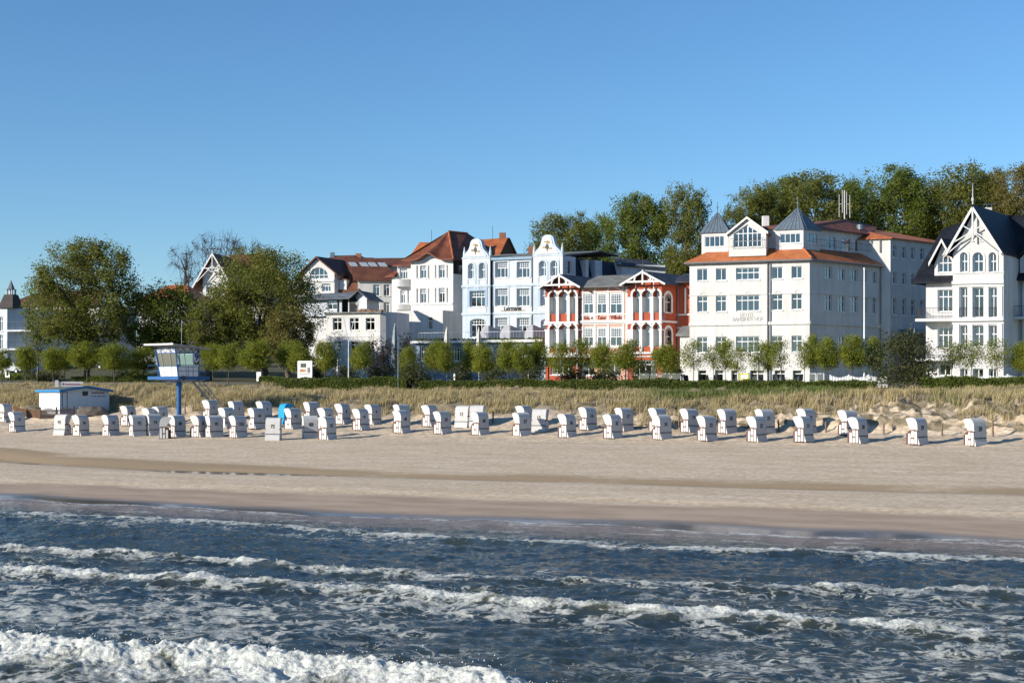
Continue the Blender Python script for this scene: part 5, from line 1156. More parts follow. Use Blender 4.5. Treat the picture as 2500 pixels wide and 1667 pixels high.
# ---- large house with brown mansard roof and white gable
def mansard_house():
    Fb = from_px(1555, 206, -.22, C2, .3); z0 = h1(Fb.P.x, Fb.P.y) - 2
    B = Bld('mansard_house', (Fb.P.x, Fb.P.y, z0), 'big white house with brown tiled mansard roof, skylights and half round gable window')
    a, zs = Fb.u(1272), Fb.z(1400, 462); um, zp = Fb.hit(1405, 338); zl = Fb.z(1400, 660)
    hs = [B.window(Fb, 1328, 420, 1495, 525, arch=1.0, cols=4, tr=.32), B.window(Fb, 1305, 568, 1380, 642, cols=3, tr=.7, top=6), B.window(Fb, 1440, 568, 1520, 642, cols=3, tr=.7, top=6)]
    B.wall(Fb, [(a, z0), (0, z0), (0, zs), (um, zp), (a, zs)], hs, WHITE, name='gable_wall'); B.inside(Fb, a + .1, -.1, z0, zs)
    B.part('gable_side', MB().poly([Fb.pt(0, z0), Fb.pt(0, z0, 7), Fb.pt(0, zs, 7), Fb.pt(0, zs)]).poly([Fb.pt(a, z0), Fb.pt(a, z0, 7), Fb.pt(a, zs, 7), Fb.pt(a, zs)]), WHITE)
    ov = .5; sl = (zp - zs) / (um - a)
    B.roof('gable_roof', [[Fb.pt(um, zp + .25, -ov), Fb.pt(um, zp + .25, 9), Fb.pt(a - .7, zs - .7 * sl + .25, 9), Fb.pt(a - .7, zs - .7 * sl + .25, -ov)], [Fb.pt(um, zp + .25, 9), Fb.pt(um, zp + .25, -ov), Fb.pt(.7, zs - .7 * sl + .25, -ov), Fb.pt(.7, zs - .7 * sl + .25, 9)]], BROWN, .2)
    B.band(Fb, a, 0, Fb.z(1400, 545), .25, .15, TRIM)
    # mansard body
    Fm = Fac(Fb.pt(0, 0, 1.2)[:2], Fb.d, C2, .3); L, Rr = Fm.u(1130), Fm.u(1775); ze = Fm.z(1600, 645); zk = Fm.z(1650, 448, 1.6); zr = Fm.z(1640, 312, 7)
    rl, rr = Fm.u(1540, 7), Fm.u(1735, 7)
    B.roof('mansard_roof', [[Fm.pt(L - .5, ze, -.4), Fm.pt(Rr + .4, ze, -.4), Fm.pt(Rr - .9, zk, 1.6), Fm.pt(L + 1.4, zk, 1.6)], [Fm.pt(L + 1.4, zk, 1.6), Fm.pt(Rr - .9, zk, 1.6), Fm.pt(rr, zr, 7), Fm.pt(rl, zr, 7)], [Fm.pt(Rr - .9, zk, 1.6), Fm.pt(Rr - .9, zk, 14), Fm.pt(rr, zr, 9), Fm.pt(rr, zr, 7)], [Fm.pt(L + 1.4, zk, 14), Fm.pt(L + 1.4, zk, 1.6), Fm.pt(rl, zr, 7), Fm.pt(rl, zr, 9)], [Fm.pt(L - .5, ze, 15), Fm.pt(L - .5, ze, -.4), Fm.pt(L + 1.4, zk, 1.6), Fm.pt(L + 1.4, zk, 14)], [Fm.pt(Rr + .4, ze, -.4), Fm.pt(Rr + .4, ze, 15), Fm.pt(Rr - .9, zk, 14), Fm.pt(Rr - .9, zk, 1.6)]], BROWN, .12)
    B.prism('wall', [Fm.pt(L, 0)[:2], Fm.pt(Rr, 0)[:2], Fm.pt(Rr, 0, 14)[:2], Fm.pt(L, 0, 14)[:2]], z0, ze, WHITE)
    for (x0, x1) in ((1612, 1668), (1180, 1230)):
        u0, u1 = Fm.u(x0 - 4), Fm.u(x1 + 4); z1 = Fm.z(1640, 535); B.box('dormer', Fm, u0, u1, ze, z1, -.2, 2, WHITE); B.box('dormer_roof', Fm, u0 - .15, u1 + .15, z1, z1 + .14, -.35, 2.2, BEAM); B.window(Fm, x0 + 3, 560, x1 - 3, 635, w=-.22, cols=2, tr=.65, rec=.03)
    # right wing
    Fw = Fac(Fm.pt(Rr, 0, -.2)[:2], (1, .12), C3); w1_ = Fw.u(212); zw = Fw.z(100, 540)
    hw = [B.window(Fw, x0, y0, x1, y1, cols=2, tr=.8) for (x0, x1) in ((40, 102), (136, 192)) for (y0, y1) in ((578, 682), (738, 838))]
    B.wall(Fw, [(.02, z0), (w1_, z0), (w1_, zw), (.02, zw)], hw, WARM); B.inside(Fw, .1, w1_, z0, zw - .1)
    B.prism('wing_wall', [Fw.pt(.02, 0)[:2], Fw.pt(w1_, 0)[:2], Fw.pt(w1_, 0, 9)[:2], Fw.pt(.02, 0, 9)[:2]], z0, zw, WARM, skip=(0,))
    zk2 = Fw.z(100, 440, 1.2); zr2 = Fw.z(60, 333, 5); B.roof('wing_roof', [[Fw.pt(-.6, zw, -.4), Fw.pt(w1_ + .6, zw, -.4), Fw.pt(w1_ + .1, zk2, 1.2), Fw.pt(-.9, zk2, 1.2)], [Fw.pt(-.9, zk2, 1.2), Fw.pt(w1_ + .1, zk2, 1.2), Fw.pt(w1_ - 2.5, zr2, 5), Fw.pt(-2, zr2, 5)], [Fw.pt(w1_ + .6, zw, -.4), Fw.pt(w1_ + .6, zw, 9), Fw.pt(w1_ + .1, zk2, 8), Fw.pt(w1_ + .1, zk2, 1.2)], [Fw.pt(w1_ + .1, zk2, 1.2), Fw.pt(w1_ + .1, zk2, 8), Fw.pt(w1_ - 2.5, zr2, 5)]], BROWN, .12)
    sk = plain('skylight_glass', (.35, .40, .45), .15, spec=.8)
    for x, y in ((-60, 400), (20, 420), (110, 430), (-160, 395)):
        u, z = Fw.hit(x, y, 2.2); t = (zr2 - zk2) / 3.8; q = [Fw.pt(u, zk2 + .12 + t * .9, 2.1), Fw.pt(u + 1.0, zk2 + .12 + t * .9, 2.1), Fw.pt(u + .6, zk2 + .12 + t * 2.0, 3.2), Fw.pt(u - .4, zk2 + .12 + t * 2.0, 3.2)]
        B.part('skylight', MB().slab(q, .1), sk)
    for x, y, wd in ((1772, 330, .41), (1535, 320, .3)):
        c = at(*C2(x, y), 214); B.part('chimney', MB().box(c.x - wd, c.x + wd, c.y, c.y + .7, c.z - 3, c.z + .6), BRICKC if wd > .4 else ZINC)
    # lower range to the right behind
    Fv = Fac(Fw.pt(w1_, 0, 4)[:2], (1, -.1), C3); v1 = Fv.u(420); zv = Fv.z(250, 405); B.box('range_wall', Fv, -1, v1, z0, zv, 0, 6, WARM); zv2 = Fv.z(250, 335, 3)
    B.roof('range_roof', [[Fv.pt(-1.4, zv, -.5), Fv.pt(v1, zv, -.5), Fv.pt(v1, zv2, 3), Fv.pt(-3, zv2, 3)]], BROWN, .12)
mansard_house()

# ---- buildings half hidden behind the big trees at the left
def left_houses():
    # gabled house with carved bargeboards
    Fb = from_px(590, 226, -.2, C2); z0 = h1(Fb.P.x, Fb.P.y) - 1
    B = Bld('carved_gable_house', (Fb.P.x, Fb.P.y, z0), 'white house with carved gable boards showing above the broad tree')
    a = Fb.u(355); zs = Fb.z(470, 500); um, zp = Fb.hit(462, 318); hs = [B.window(Fb, x, y, x + 60, y + 90, cols=2, tr=.65) for x in (385, 500) for y in (560, 740, 920)]
    B.wall(Fb, [(a, z0), (0, z0), (0, zs), (um, zp), (a, zs)], hs, WHITE); B.inside(Fb, a + .1, -.1, z0, zs)
    r1 = Fb.u(900); B.prism('rear_wall', [Fb.pt(a, 0)[:2], Fb.pt(0, 0)[:2], Fb.pt(0, 0, 2)[:2], Fb.pt(r1, 0, 2)[:2], Fb.pt(r1, 0, 11)[:2], Fb.pt(a, 0, 11)[:2]], z0, zs, WHITE, skip=(0,))
    sl = (zp - zs) / (um - a); q = a - 1.6; o = -.9
    B.roof('gable_roof', [[Fb.pt(um, zp + .4, o), Fb.pt(um, zp + .4, 10), Fb.pt(q, zs - 1.6 * sl + .4, 10), Fb.pt(q, zs - 1.6 * sl + .4, o)], [Fb.pt(um, zp + .4, 10), Fb.pt(um, zp + .4, o), Fb.pt(1.6, zs - 1.6 * sl + .4, o), Fb.pt(1.6, zs - 1.6 * sl + .4, 10)]], BROWN, .18)
    zr = Fb.z(700, 305, 6); B.roof('main_roof', [[Fb.pt(1, zs, 1.5), Fb.pt(r1 + .5, zs, 1.5), Fb.pt(r1 - 2, zr, 6), Fb.pt(um, zr, 6)], [Fb.pt(r1 + .5, zs, 1.5), Fb.pt(r1 + .5, zs, 11.5), Fb.pt(r1 - 2, zr, 6)]], BROWN, .15)
    mb = MB()
    def plank(p, q_, wd):
        p, q_ = Vector(p), Vector(q_); d = (q_ - p).normalized(); nn = Vector((-d.y, d.x)) * wd / 2; k = [p - nn, q_ - nn, q_ + nn, p + nn]; mb.hexa([Fb.pt(v.x, v.y, o - .1) for v in k], [Fb.pt(v.x, v.y, o) for v in k])
    for sg in (-1, 1): plank((um + sg * (um - q), zs - 1.6 * sl + .3), (um, zp + .3), .17); plank((um + sg * 2.6, zp - 2.6 * sl), (um, zp - 1.6), .09); plank((um + sg * 1.2, zp - 1.2 * sl), (um + sg * .1, zp - 2.6), .08)
    plank((um, zp - 2.6), (um, zp + .9), .1); plank((um - 1.9, zp - 2.0), (um + 1.9, zp - 2.0), .1)
    B.part('bargeboard', mb, TRIM)
    c = at(*C2(692, 300), 233); dm = MB(); rr = .4
    for i in range(12): t0, t1 = 2 * math.pi * i / 12, 2 * math.pi * (i + 1) / 12; dm.hexa([(c.x, c.y, c.z + .6), (c.x + rr * math.cos(t0), c.y - .25, c.z + .6 + rr * math.sin(t0)), (c.x + rr * math.cos(t1), c.y - .25, c.z + .6 + rr * math.sin(t1))], [(c.x, c.y + .1, c.z + .6), (c.x + rr * math.cos(t0), c.y - .15, c.z + .6 + rr * math.sin(t0)), (c.x + rr * math.cos(t1), c.y - .15, c.z + .6 + rr * math.sin(t1))])
    dm.tube((c.x, c.y + .1, c.z - 2), (c.x, c.y + .1, c.z + .6), .06); B.part('satellite_dish', dm, IRON)
    c = at(*C2(855, 320), 233); B.part('chimney', MB().box(c.x - .3, c.x + .3, c.y, c.y + .6, c.z - 2, c.z + .6), BRICKC)
    # orange roofed house
    Fo = from_px(1720, 214, -.2, C1); z0 = h1(Fo.P.x, Fo.P.y) - 1
    B = Bld('orange_roof_house', (Fo.P.x, Fo.P.y, z0), 'white house with orange roof, mostly hidden behind the middle trees')
    a = Fo.u(1270); ze = Fo.z(1500, 730); hs = [B.window(Fo, x, y, x + 55, y + 90, cols=2, tr=.65) for x in (1310, 1420, 1530, 1630) for y in (790, 960, 1110)]
    B.wall(Fo, [(a, z0), (0, z0), (0, ze), (a, ze)], hs, WHITE); B.inside(Fo, a + .1, -.1, z0, ze - .1)
    B.prism('rear_wall', [Fo.pt(a, 0)[:2], Fo.pt(0, 0)[:2], Fo.pt(0, 0, 10)[:2], Fo.pt(a, 0, 10)[:2]], z0, ze, WHITE, skip=(0,))
    zr = Fo.z(1420, 585, 5); B.roof('roof', [[Fo.pt(a - .7, ze, -.7), Fo.pt(.7, ze, -.7), Fo.pt(-2.5, zr, 5), Fo.pt(a + 2.5, zr, 5)], [Fo.pt(a - .7, ze, 10.7), Fo.pt(a - .7, ze, -.7), Fo.pt(a + 2.5, zr, 5)], [Fo.pt(.7, ze, -.7), Fo.pt(.7, ze, 10.7), Fo.pt(-2.5, zr, 5)]], ORANGE, .15)
    # cream hotel with balconies
    Fc = from_px(900, 190, -.25, C1); z0 = h1(Fc.P.x, Fc.P.y) - 1
    B = Bld('balcony_hotel', (Fc.P.x, Fc.P.y, z0), 'cream building with long balconies behind the tallest tree')
    a = Fc.u(70); ze = Fc.z(400, 760); hs = [B.window(Fc, x, y, x + 48, y + 100, cols=2, tr=.7) for x in range(140, 880, 88) for y in (870, 1060, 1240)]
    B.wall(Fc, [(a, z0), (0, z0), (0, ze), (a, ze)], hs, plaster('pale_cream_render', (.66, .62, .55))); B.inside(Fc, a + .1, -.1, z0, ze - .1)
    B.prism('rear_wall', [Fc.pt(a, 0)[:2], Fc.pt(0, 0)[:2], Fc.pt(0, 0, 10)[:2], Fc.pt(a, 0, 10)[:2]], z0, ze, CREAM, skip=(0,))
    B.roof('roof', [[Fc.pt(a - .5, ze, -.5), Fc.pt(.5, ze, -.5), Fc.pt(-2, ze + 2.2, 5), Fc.pt(a + 2, ze + 2.2, 5)]], BROWN, .15)
    for y in (985, 1175):
        zb = Fc.z(400, y); B.box('balcony_slab', Fc, a, -.2, zb - .2, zb, -1.4, .02, TRIM); B.railing('balcony_railing', [Fc.pt(a + .1, zb, -1.35), Fc.pt(-.3, zb, -1.35)], 1.0, IRON, .2)
    # pale blue-white house with a turret at the very edge
    Ft = from_px(66, 178, -.25, C1); z0 = h1(Ft.P.x, Ft.P.y) - 1
    B = Bld('turret_house', (Ft.P.x, Ft.P.y, z0), 'pale house with dark lantern turret at the left edge of the photo')
    ze = Ft.z(30, 792); a = Ft.u(-120); hs = [B.window(Ft, x, y, x + 36, y + 130, cols=2, tr=.7) for x in (-75, -10) for y in (872, 1035)]
    B.wall(Ft, [(a, z0), (0, z0), (0, ze), (a, ze)], hs, OFFBLUE); B.inside(Ft, a + .1, -.1, z0, ze - .1)
    B.prism('rear_wall', [Ft.pt(a, 0)[:2], Ft.pt(0, 0)[:2], Ft.pt(3, 0, 3)[:2], Ft.pt(3, 0, 11)[:2], Ft.pt(a, 0, 11)[:2]], z0, ze, OFFBLUE, skip=(0,))
    for y in (992, 1160):
        zb = Ft.z(66, y); B.box('balcony_slab', Ft, .05, 3.4, zb - .2, zb, -.2, 2.9, OFFBLUE); B.railing('balcony_railing', [Ft.pt(.1, zb, -.15), Ft.pt(3.3, zb, -.15)], 1.0, IRON, .2)
    t0, t1 = Ft.u(-10), Ft.u(128); q0, q1 = Ft.u(18), Ft.u(95); zt = Ft.z(60, 664); dp = t1 - t0; mb = MB()
    lo = [Ft.pt(t0, ze, -.3), Ft.pt(t1, ze, -.3), Ft.pt(t1, ze, dp), Ft.pt(t0, ze, dp)]; m_ = (dp - (q1 - q0)) / 2; hi = [Ft.pt(q0, zt, m_), Ft.pt(q1, zt, m_), Ft.pt(q1, zt, dp - m_), Ft.pt(q0, zt, dp - m_)]
    B.part('turret_roof', mb.hexa(lo, hi), plain('dark_slate_brown', (.045, .038, .036), .7, .3, 2))
    zl = Ft.z(60, 618); lt = MB(); um = (q0 + q1) / 2; wm = dp / 2; hw = (q1 - q0) * .3
    for sx in (-1, 1):
        for sy in (-1, 1): lt.tube(Ft.pt(um + sx * hw, zt, wm + sy * hw), Ft.pt(um + sx * hw, zl, wm + sy * hw), .12, n=5)
    B.part('lantern_posts', lt, plain('lantern_white', (.5, .5, .5)), kind='stuff')
    za = Ft.z(58, 528); hw *= 1.6; b4 = [Ft.pt(um - hw, zl, wm - hw), Ft.pt(um + hw, zl, wm - hw), Ft.pt(um + hw, zl, wm + hw), Ft.pt(um - hw, zl, wm + hw)]; mid = [tuple(Vector(p).lerp(Vector(Ft.pt(um, za, wm)), .45) - Vector((0, 0, .5))) for p in b4]; ap = Ft.pt(um, za, wm); sp = MB().hexa(b4, mid)
    for i in range(4): sp.poly([mid[i], mid[(i + 1) % 4], ap])
    B.part('spire', sp, plain('spire_slate', (.10, .095, .12)))
left_houses()

# ------------------------------------------------------------------ plants
BARK = plain('bark', (.10, .085, .065), .9, .4, 3); BARKL = plain('pale_bark', (.20, .185, .155), .9, .4, 3)
def tubes_np(segs, sides=5):
    """segs: list of (p, q, r0, r1) -> verts, quads"""
    S = len(segs); P = np.array([s[0] for s in segs]); Q = np.array([s[1] for s in segs]); r0 = np.array([s[2] for s in segs]); r1 = np.array([s[3] for s in segs])
    D = Q - P; D /= np.maximum(1e-9, np.linalg.norm(D, axis=1))[:, None]
    ref = np.where(np.abs(D[:, 2:3]) > .9, np.array([[1., 0, 0]]), np.array([[0, 0, 1.]])); A = np.cross(D, ref); A /= np.linalg.norm(A, axis=1)[:, None]; Bv = np.cross(D, A)
    t = np.arange(sides) * 2 * np.pi / sides; ring = np.cos(t)[None, :, None] * A[:, None, :] + np.sin(t)[None, :, None] * Bv[:, None, :]
    V = np.concatenate([P[:, None] + ring * r0[:, None, None], Q[:, None] + ring * r1[:, None, None]], 1).reshape(-1, 3)
    i = np.arange(sides); j = (i + 1) % sides; f = np.stack([i, j, j + sides, i + sides], -1)
    Fq = (f[None] + (np.arange(S) * 2 * sides)[:, None, None]).reshape(-1, 4); return V, Fq

def leaf_quads(C_, size, rng, up=.35, asp=.6):
    k = len(C_); nrm = rng.normal(size=(k, 3)); nrm[:, 2] = np.abs(nrm[:, 2]) + up; nrm /= np.linalg.norm(nrm, axis=1)[:, None]
    a = np.cross(nrm, rng.normal(size=(k, 3))); a /= np.linalg.norm(a, axis=1)[:, None]; b = np.cross(nrm, a)
    s = size * rng.uniform(.6, 1.3, k)[:, None]; a = a * s; b = b * s * asp
    V = np.stack([C_ - a, C_ - b * .9 + a * .1, C_ + a, C_ + b * .9 + a * .1], 1).reshape(-1, 3); return V, np.arange(4 * k).reshape(-1, 4)

def tree_meshes(seed, h, cw, ch, nl, leaf, tr=.2, limbs=9, twigs=4, clump=.13, bare=.25, shape=1.0, gap=.0, flat=.8):
    """trunk with limbs and twigs; leaves in clumps round the twig ends. Local origin at the foot."""
    rng = np.random.default_rng(seed); segs = []; ends = []
    zc = h - ch / 2; rad = np.array([cw / 2, cw / 2, ch / 2])
    def inside(rmin=.5, rmax=1.0):
        d = rng.normal(size=3); d /= np.linalg.norm(d); r = rng.uniform(rmin, rmax) ** .7
        w = 1 + .22 * np.sin(3 * np.arctan2(d[1], d[0]) + seed) + .12 * rng.normal()
        d = np.sign(d) * np.abs(d) ** .8; p = d * rad * r * np.clip(w, .75, 1.12)
        if shape != 1: p[:2] *= 1 - (shape - 1) * max(0, p[2] / rad[2]) * .5
        return np.array([0, 0, zc]) + p
    fork = h - ch * (1 - bare); path = [np.zeros(3)]
    kk = 5
    for i in range(1, kk + 1): path.append(np.array([rng.normal() * tr * .5, rng.normal() * tr * .5, fork * i / kk]) if i < kk else np.array([rng.normal() * tr, rng.normal() * tr, fork]))
    top = np.array([rng.normal() * cw * .06, rng.normal() * cw * .06, h - ch * .22])
    for i in range(kk): segs.append((path[i], path[i + 1], tr * (1 - .35 * i / kk) * (1.25 if i == 0 else 1), tr * (1 - .35 * (i + 1) / kk)))
    def limb(p, q, r, depth):
        n_ = 4; prev = p; L = np.linalg.norm(q - p)
        for i in range(1, n_ + 1):
            t = i / n_; c = p + (q - p) * t + np.array([0, 0, .12 * L * math.sin(math.pi * t)]) + rng.normal(size=3) * L * .035
            if i == n_: c = q
            segs.append((prev, c, r * (1 - .8 * (i - 1) / n_), r * (1 - .8 * i / n_))); prev = c
            if depth and i >= 2:
                for _ in range(twigs if i > 2 else 1):
                    e = c + rng.normal(size=3) * rad * .30 + (c - np.array([0, 0, zc])) * .12; e[2] = max(e[2], fork * .75); q_ = (e - np.array([0, 0, zc])) / rad; rr_ = np.linalg.norm(q_); e = np.array([0, 0, zc]) + q_ * rad * min(1, 1.0 / max(rr_, 1e-6))
                    segs.append((c, (c + e) / 2 + rng.normal(size=3) * .05 * cw, r * .28, r * .18)); segs.append((segs[-1][1], e, r * .18, r * .05)); ends.append(e); ends.append((c + e) / 2)
        ends.append(q)
    limb(path[-1], top, tr * .62, 1)
    for i in range(limbs):
        p = path[-1] * rng.uniform(.8, 1.0) if i % 2 else path[-1] + (top - path[-1]) * rng.uniform(0, .5)
        limb(p, inside(.45, .95), tr * rng.uniform(.3, .5), 1)
    V, Fq = tubes_np(segs)
    tm = mesh_np('trunk', V, Fq, smooth_sh=True)
    E = np.array(ends + [inside(.6, 1.0) for _ in range(int(len(ends) * .5))])
    if nl:
        wgt = np.exp(rng.normal(size=len(E)) * .6); idx = rng.choice(len(E), nl, p=wgt / wgt.sum())
        off = np.clip(rng.normal(size=(nl, 3)), -1.5, 1.5) * clump * cw * np.array([1, 1, flat]) * rng.uniform(.4, 1.1, (nl, 1)); C_ = E[idx] + off
        if gap:
            g = noise(C_[:, 0] / gap + C_[:, 2] / gap * .7, C_[:, 1] / gap - C_[:, 2] / gap * .6, seed); C_ = C_[g > -.28]
        C_ = C_[C_[:, 2] > fork * .6]
        V, Fq = leaf_quads(C_, leaf, rng); cm = mesh_np('crown', V, Fq)
    else: cm = None
    return tm, cm

def plant(name, loc, meshes, mats, label, cat, group=None, rz=0, sc=(1, 1, 1)):
    t = empty(name, loc, label, cat, group, rz); t.scale = sc
    link('trunk', meshes[0], mats[0], t)
    if meshes[1]:
        c = link('crown', meshes[1], mats[1], t); c.material_slots[0].link = 'OBJECT'; c.material_slots[0].material = mats[1]
    return t

LINDEN = leaf_mat('young_lime_leaves', (.12, .15, .014), (.30, .305, .048), .45)
# ---- young lime trees along the promenade: foot x, crown width px, top y, n of the row, leafiness
lim = [  # stretch phrase, list of (x, width, top y, n, sparse)
    ('before the cream balcony building', [(4, 42, 852, 118, 0), (63, 54, 848, 118, 0), (130, 56, 848, 117, 0), (158, 50, 852, 122, 0)]),
    ('below the tallest tree', [(212, 74, 836, 117, 0), (279, 72, 839, 117, 0), (351, 62, 848, 120, 0)]),
    ('right of the blue lifeguard tower', [(520, 58, 838, 118, 0), (556, 62, 838, 117, 0), (630, 76, 834, 117, 0)]),
    ('beside the white poster stand', [(704, 52, 834, 120, 0), (727, 50, 838, 117, 0), (794, 57, 835, 117, 0)]),
    ('before the burnt house', [(883, 52, 835, 118, 0)]),
    ('below the pale blue guesthouse', [(994, 42, 846, 119, 0), (1063, 45, 832, 117, 0), (1088, 46, 838, 116.5, 0), (1149, 47, 833, 119, 0), (1177, 47, 838, 116.5, 0), (1241, 52, 832, 117, 0), (1275, 54, 838, 116.5, 0), (1318, 45, 830, 120, 0)]),
    ('before the red hotel', [(1368, 58, 836, 116.5, 1), (1422, 58, 826, 118, 1), (1473, 50, 838, 117, 0), (1534, 66, 830, 116.5, 0), (1625, 62, 842, 117, 0)]),
    ('before the large white hotel', [(1693, 56, 830, 116.5, 2), (1741, 50, 836, 117, 2), (1770, 38, 826, 119, 1), (1799, 47, 842, 116.5, 2), (1853, 50, 830, 117, 2), (1876, 36, 832, 119, 1), (1909, 54, 828, 116.5, 2), (1964, 46, 832, 117, 2), (1985, 36, 818, 119, 0), (2021, 54, 826, 117, 0), (2082, 60, 820, 117, 0), (2132, 46, 824, 119, 0)]),
    ('before the white villa', [(2323, 56, 830, 116.5, 2), (2371, 56, 824, 116.5, 2), (2436, 56, 824, 116.5, 2), (2494, 54, 832, 117, 0)]),
]
VAR = {k: [tree_meshes(100 + 10 * k + i, 4.0, 2.2, 2.45, nl, .07, .05, 11, 3, .15, .12, 1.25) for i in range(5)] for k, nl in ((0, 8500), (1, 4200), (2, 2500))}
rl = random.Random(5)
for phrase, L in lim:
    for i, (x, wpx, yt, n_, sp) in enumerate(L):
        p = at_n(x, n_); H_ = CZ + (HY - yt) / F * p.y - p.z; cwm = wpx / F * p.y
        fullness = ['dense', 'thin', 'sparse'][sp]
        lab = ('%s young lime tree %s' % (fullness, phrase)) if len(L) == 1 else ('young lime tree %s, %s of its stretch from the left' % (phrase, ordinal(i)))
        plant('lime_tree', p - Vector((0, 0, .05)), VAR[sp][rl.randrange(5)], (BARK, LINDEN), lab, 'tree', 'young lime trees along the promenade', rl.uniform(0, 6.28), (cwm / 2.2 * rl.uniform(.92, 1.1), cwm / 2.2 * rl.uniform(.92, 1.1), H_ / 4.0)).rotation_euler.x = R(rl.uniform(-3, 3))

# ---- big trees
BEECH = leaf_mat('spring_leaves_olive', (.070, .083, .013), (.23, .225, .05), .42); BEECH2 = leaf_mat('spring_leaves_green', (.058, .088, .014), (.20, .235, .048), .42)
BROWNL = leaf_mat('spring_leaves_bronze', (.095, .082, .025), (.26, .215, .07), .4); PURP = leaf_mat('purple_leaves', (.012, .008, .012), (.04, .022, .03), .15); DARKG = leaf_mat('dark_shrub_leaves', (.03, .036, .014), (.09, .095, .036), .2)
big = [  # name, x foot, Y, x centre, top y, crown bottom y, crown width px, leaves, leaf size, mats, seed, label
    ('broadleaf_tree', 215, 158, 212, 586, 856, 246, 60000, .125, BEECH, 1, 'tallest broad tree standing behind the lifeguard tower at the left'),
    ('broadleaf_tree', 402, 160, 385, 694, 872, 190, 34000, .125, BEECH2, 2, 'rounded tree between the tallest tree and the broad dark tree'),
    ('broadleaf_tree', 648, 158, 628, 614, 876, 285, 62000, .125, BEECH, 3, 'broad spreading tree hiding the carved gable house'),
    ('broadleaf_tree', 700, 152, 730, 745, 885, 130, 18000, .12, BROWNL, 4, 'low brownish tree beside the burnt house'),
    ('broadleaf_tree', 510, 154, 0, 728, 880, 120, 16000, .125, BEECH, 6, 'low olive tree right behind the lifeguard cabin'),
    ('birch_tree', 92, 160, 86, 668, 880, 84, 5200, .13, BEECH2, 5, 'thin birch at the left in front of the cream building'),
]
for nm, x, Y, xc, yt, yb, wpx, nl, lf, mt, sd, lab in big:
    g0 = at(x, 900, Y); zg = h1(g0.x, g0.y); h = CZ + (HY - yt) / F * Y - zg; ch = (yb - yt) / F * Y; cw = wpx / F * Y
    plant(nm, (g0.x, g0.y, zg - .1), tree_meshes(sd + 40, h, cw * .95, ch, nl, lf, .38 if nm[:2] == 'br' else .12, 22, 6, .06, .1, 1.12, 1.5), (BARKL if sd == 5 else BARK, mt), lab, 'tree')
hill = [  # x, top y, width px, height m, Y, mat, label
    (1368, 522, 150, 15, 208, BEECH, 'hill tree with open crown just right of the second curved gable'),
    (1462, 528, 90, 14, 216, BEECH2, 'narrow hill tree behind the chimney of the blue guesthouse'),
    (1550, 482, 165, 18, 206, BEECH2, 'tall hill tree behind the right gable of the red hotel'),
    (1668, 455, 128, 20, 203, BEECH, 'tallest hill tree left of the white hotel turret'),
    (1838, 460, 140, 15, 212, BEECH, 'hill tree between the two pyramid turrets'),
    (1905, 440, 120, 16, 222, BEECH2, 'hill tree just behind the right pyramid turret'),
    (1995, 422, 190, 17, 212, BEECH, 'wide hill tree behind the antenna mast'),
    (2090, 440, 110, 16, 226, BEECH2, 'hill tree right of the antenna mast'),
    (2178, 413, 190, 18, 212, BEECH2, 'broad hill tree above the rear wing of the white hotel'),
    (2265, 440, 120, 16, 224, BEECH, 'hill tree left of the villa gable'),
    (2345, 408, 190, 18, 210, BEECH, 'broad hill tree above the steep villa gable'),
    (2430, 425, 110, 17, 220, BROWNL, 'slim bronze hill tree behind the villa ridge'),
    (2492, 405, 150, 18, 206, BROWNL, 'bronze coloured hill tree at the right edge'),
]
HT = []
for i, (x, yt, wpx, hm, Y, mt, lab) in enumerate(hill):
    p = at(x, yt, Y); cw = wpx / F * Y
    if i < 6: HT.append(tree_meshes(60 + i, 16, 10, 11.5, 34000, .155, .26, 15, 5, .068, .12, 1.0, 1.6))
    src = HT[i % 6]
    plant('hill_tree', (p.x, p.y, p.z - hm), src, (BARKL, mt), lab, 'tree', 'trees on the hill', 1.3 * i, (cw / 10, cw / 10, hm / 16))
UNDER = leaf_mat('hill_underwood_leaves', (.035, .05, .011), (.105, .12, .03), .3)
def underwood():
    rng = np.random.default_rng(12); C_ = []
    for x in np.arange(1290, 2560, 26):
        for Y in (196, 218, 238):
            px = x + rng.uniform(-14, 14); X = (px - CX) / F * Y; g = h1(X, Y); r = rng.uniform(2.2, 4); hh = rng.uniform(4, 8); k = 520
            d = rng.normal(size=(k, 3)); d /= np.linalg.norm(d, axis=1)[:, None]; d *= rng.uniform(.6, 1, (k, 1)); C_.append(np.array([X, Y, g + hh * .55]) + d * np.array([r, r, hh * .55]))
    V, Fq = leaf_quads(np.concatenate(C_), .32, rng); link('underwood', mesh_np('underwood', V, Fq), UNDER, kind='stuff', label='dark green underwood covering the hill behind the houses', cat='wood')
underwood()
for i, (x, yt, wpx, Y, hm) in enumerate(((452, 588, 95, 236, 15), (512, 562, 90, 240, 17), (556, 550, 100, 238, 18), (606, 570, 90, 242, 16))):
    p = at(x, yt, Y); tm, _ = tree_meshes(90 + i, hm, wpx / F * Y, hm * .62, 0, .1, .2, 16, 12, .1, .1)
    plant('bare_tree', (p.x, p.y, p.z - hm), (tm, None), (plain('dark_bark', (.06, .05, .045), .9),), 'bare leafless tree behind the carved gable, %s from the left' % ordinal(i), 'tree', 'bare trees behind the carved gable')

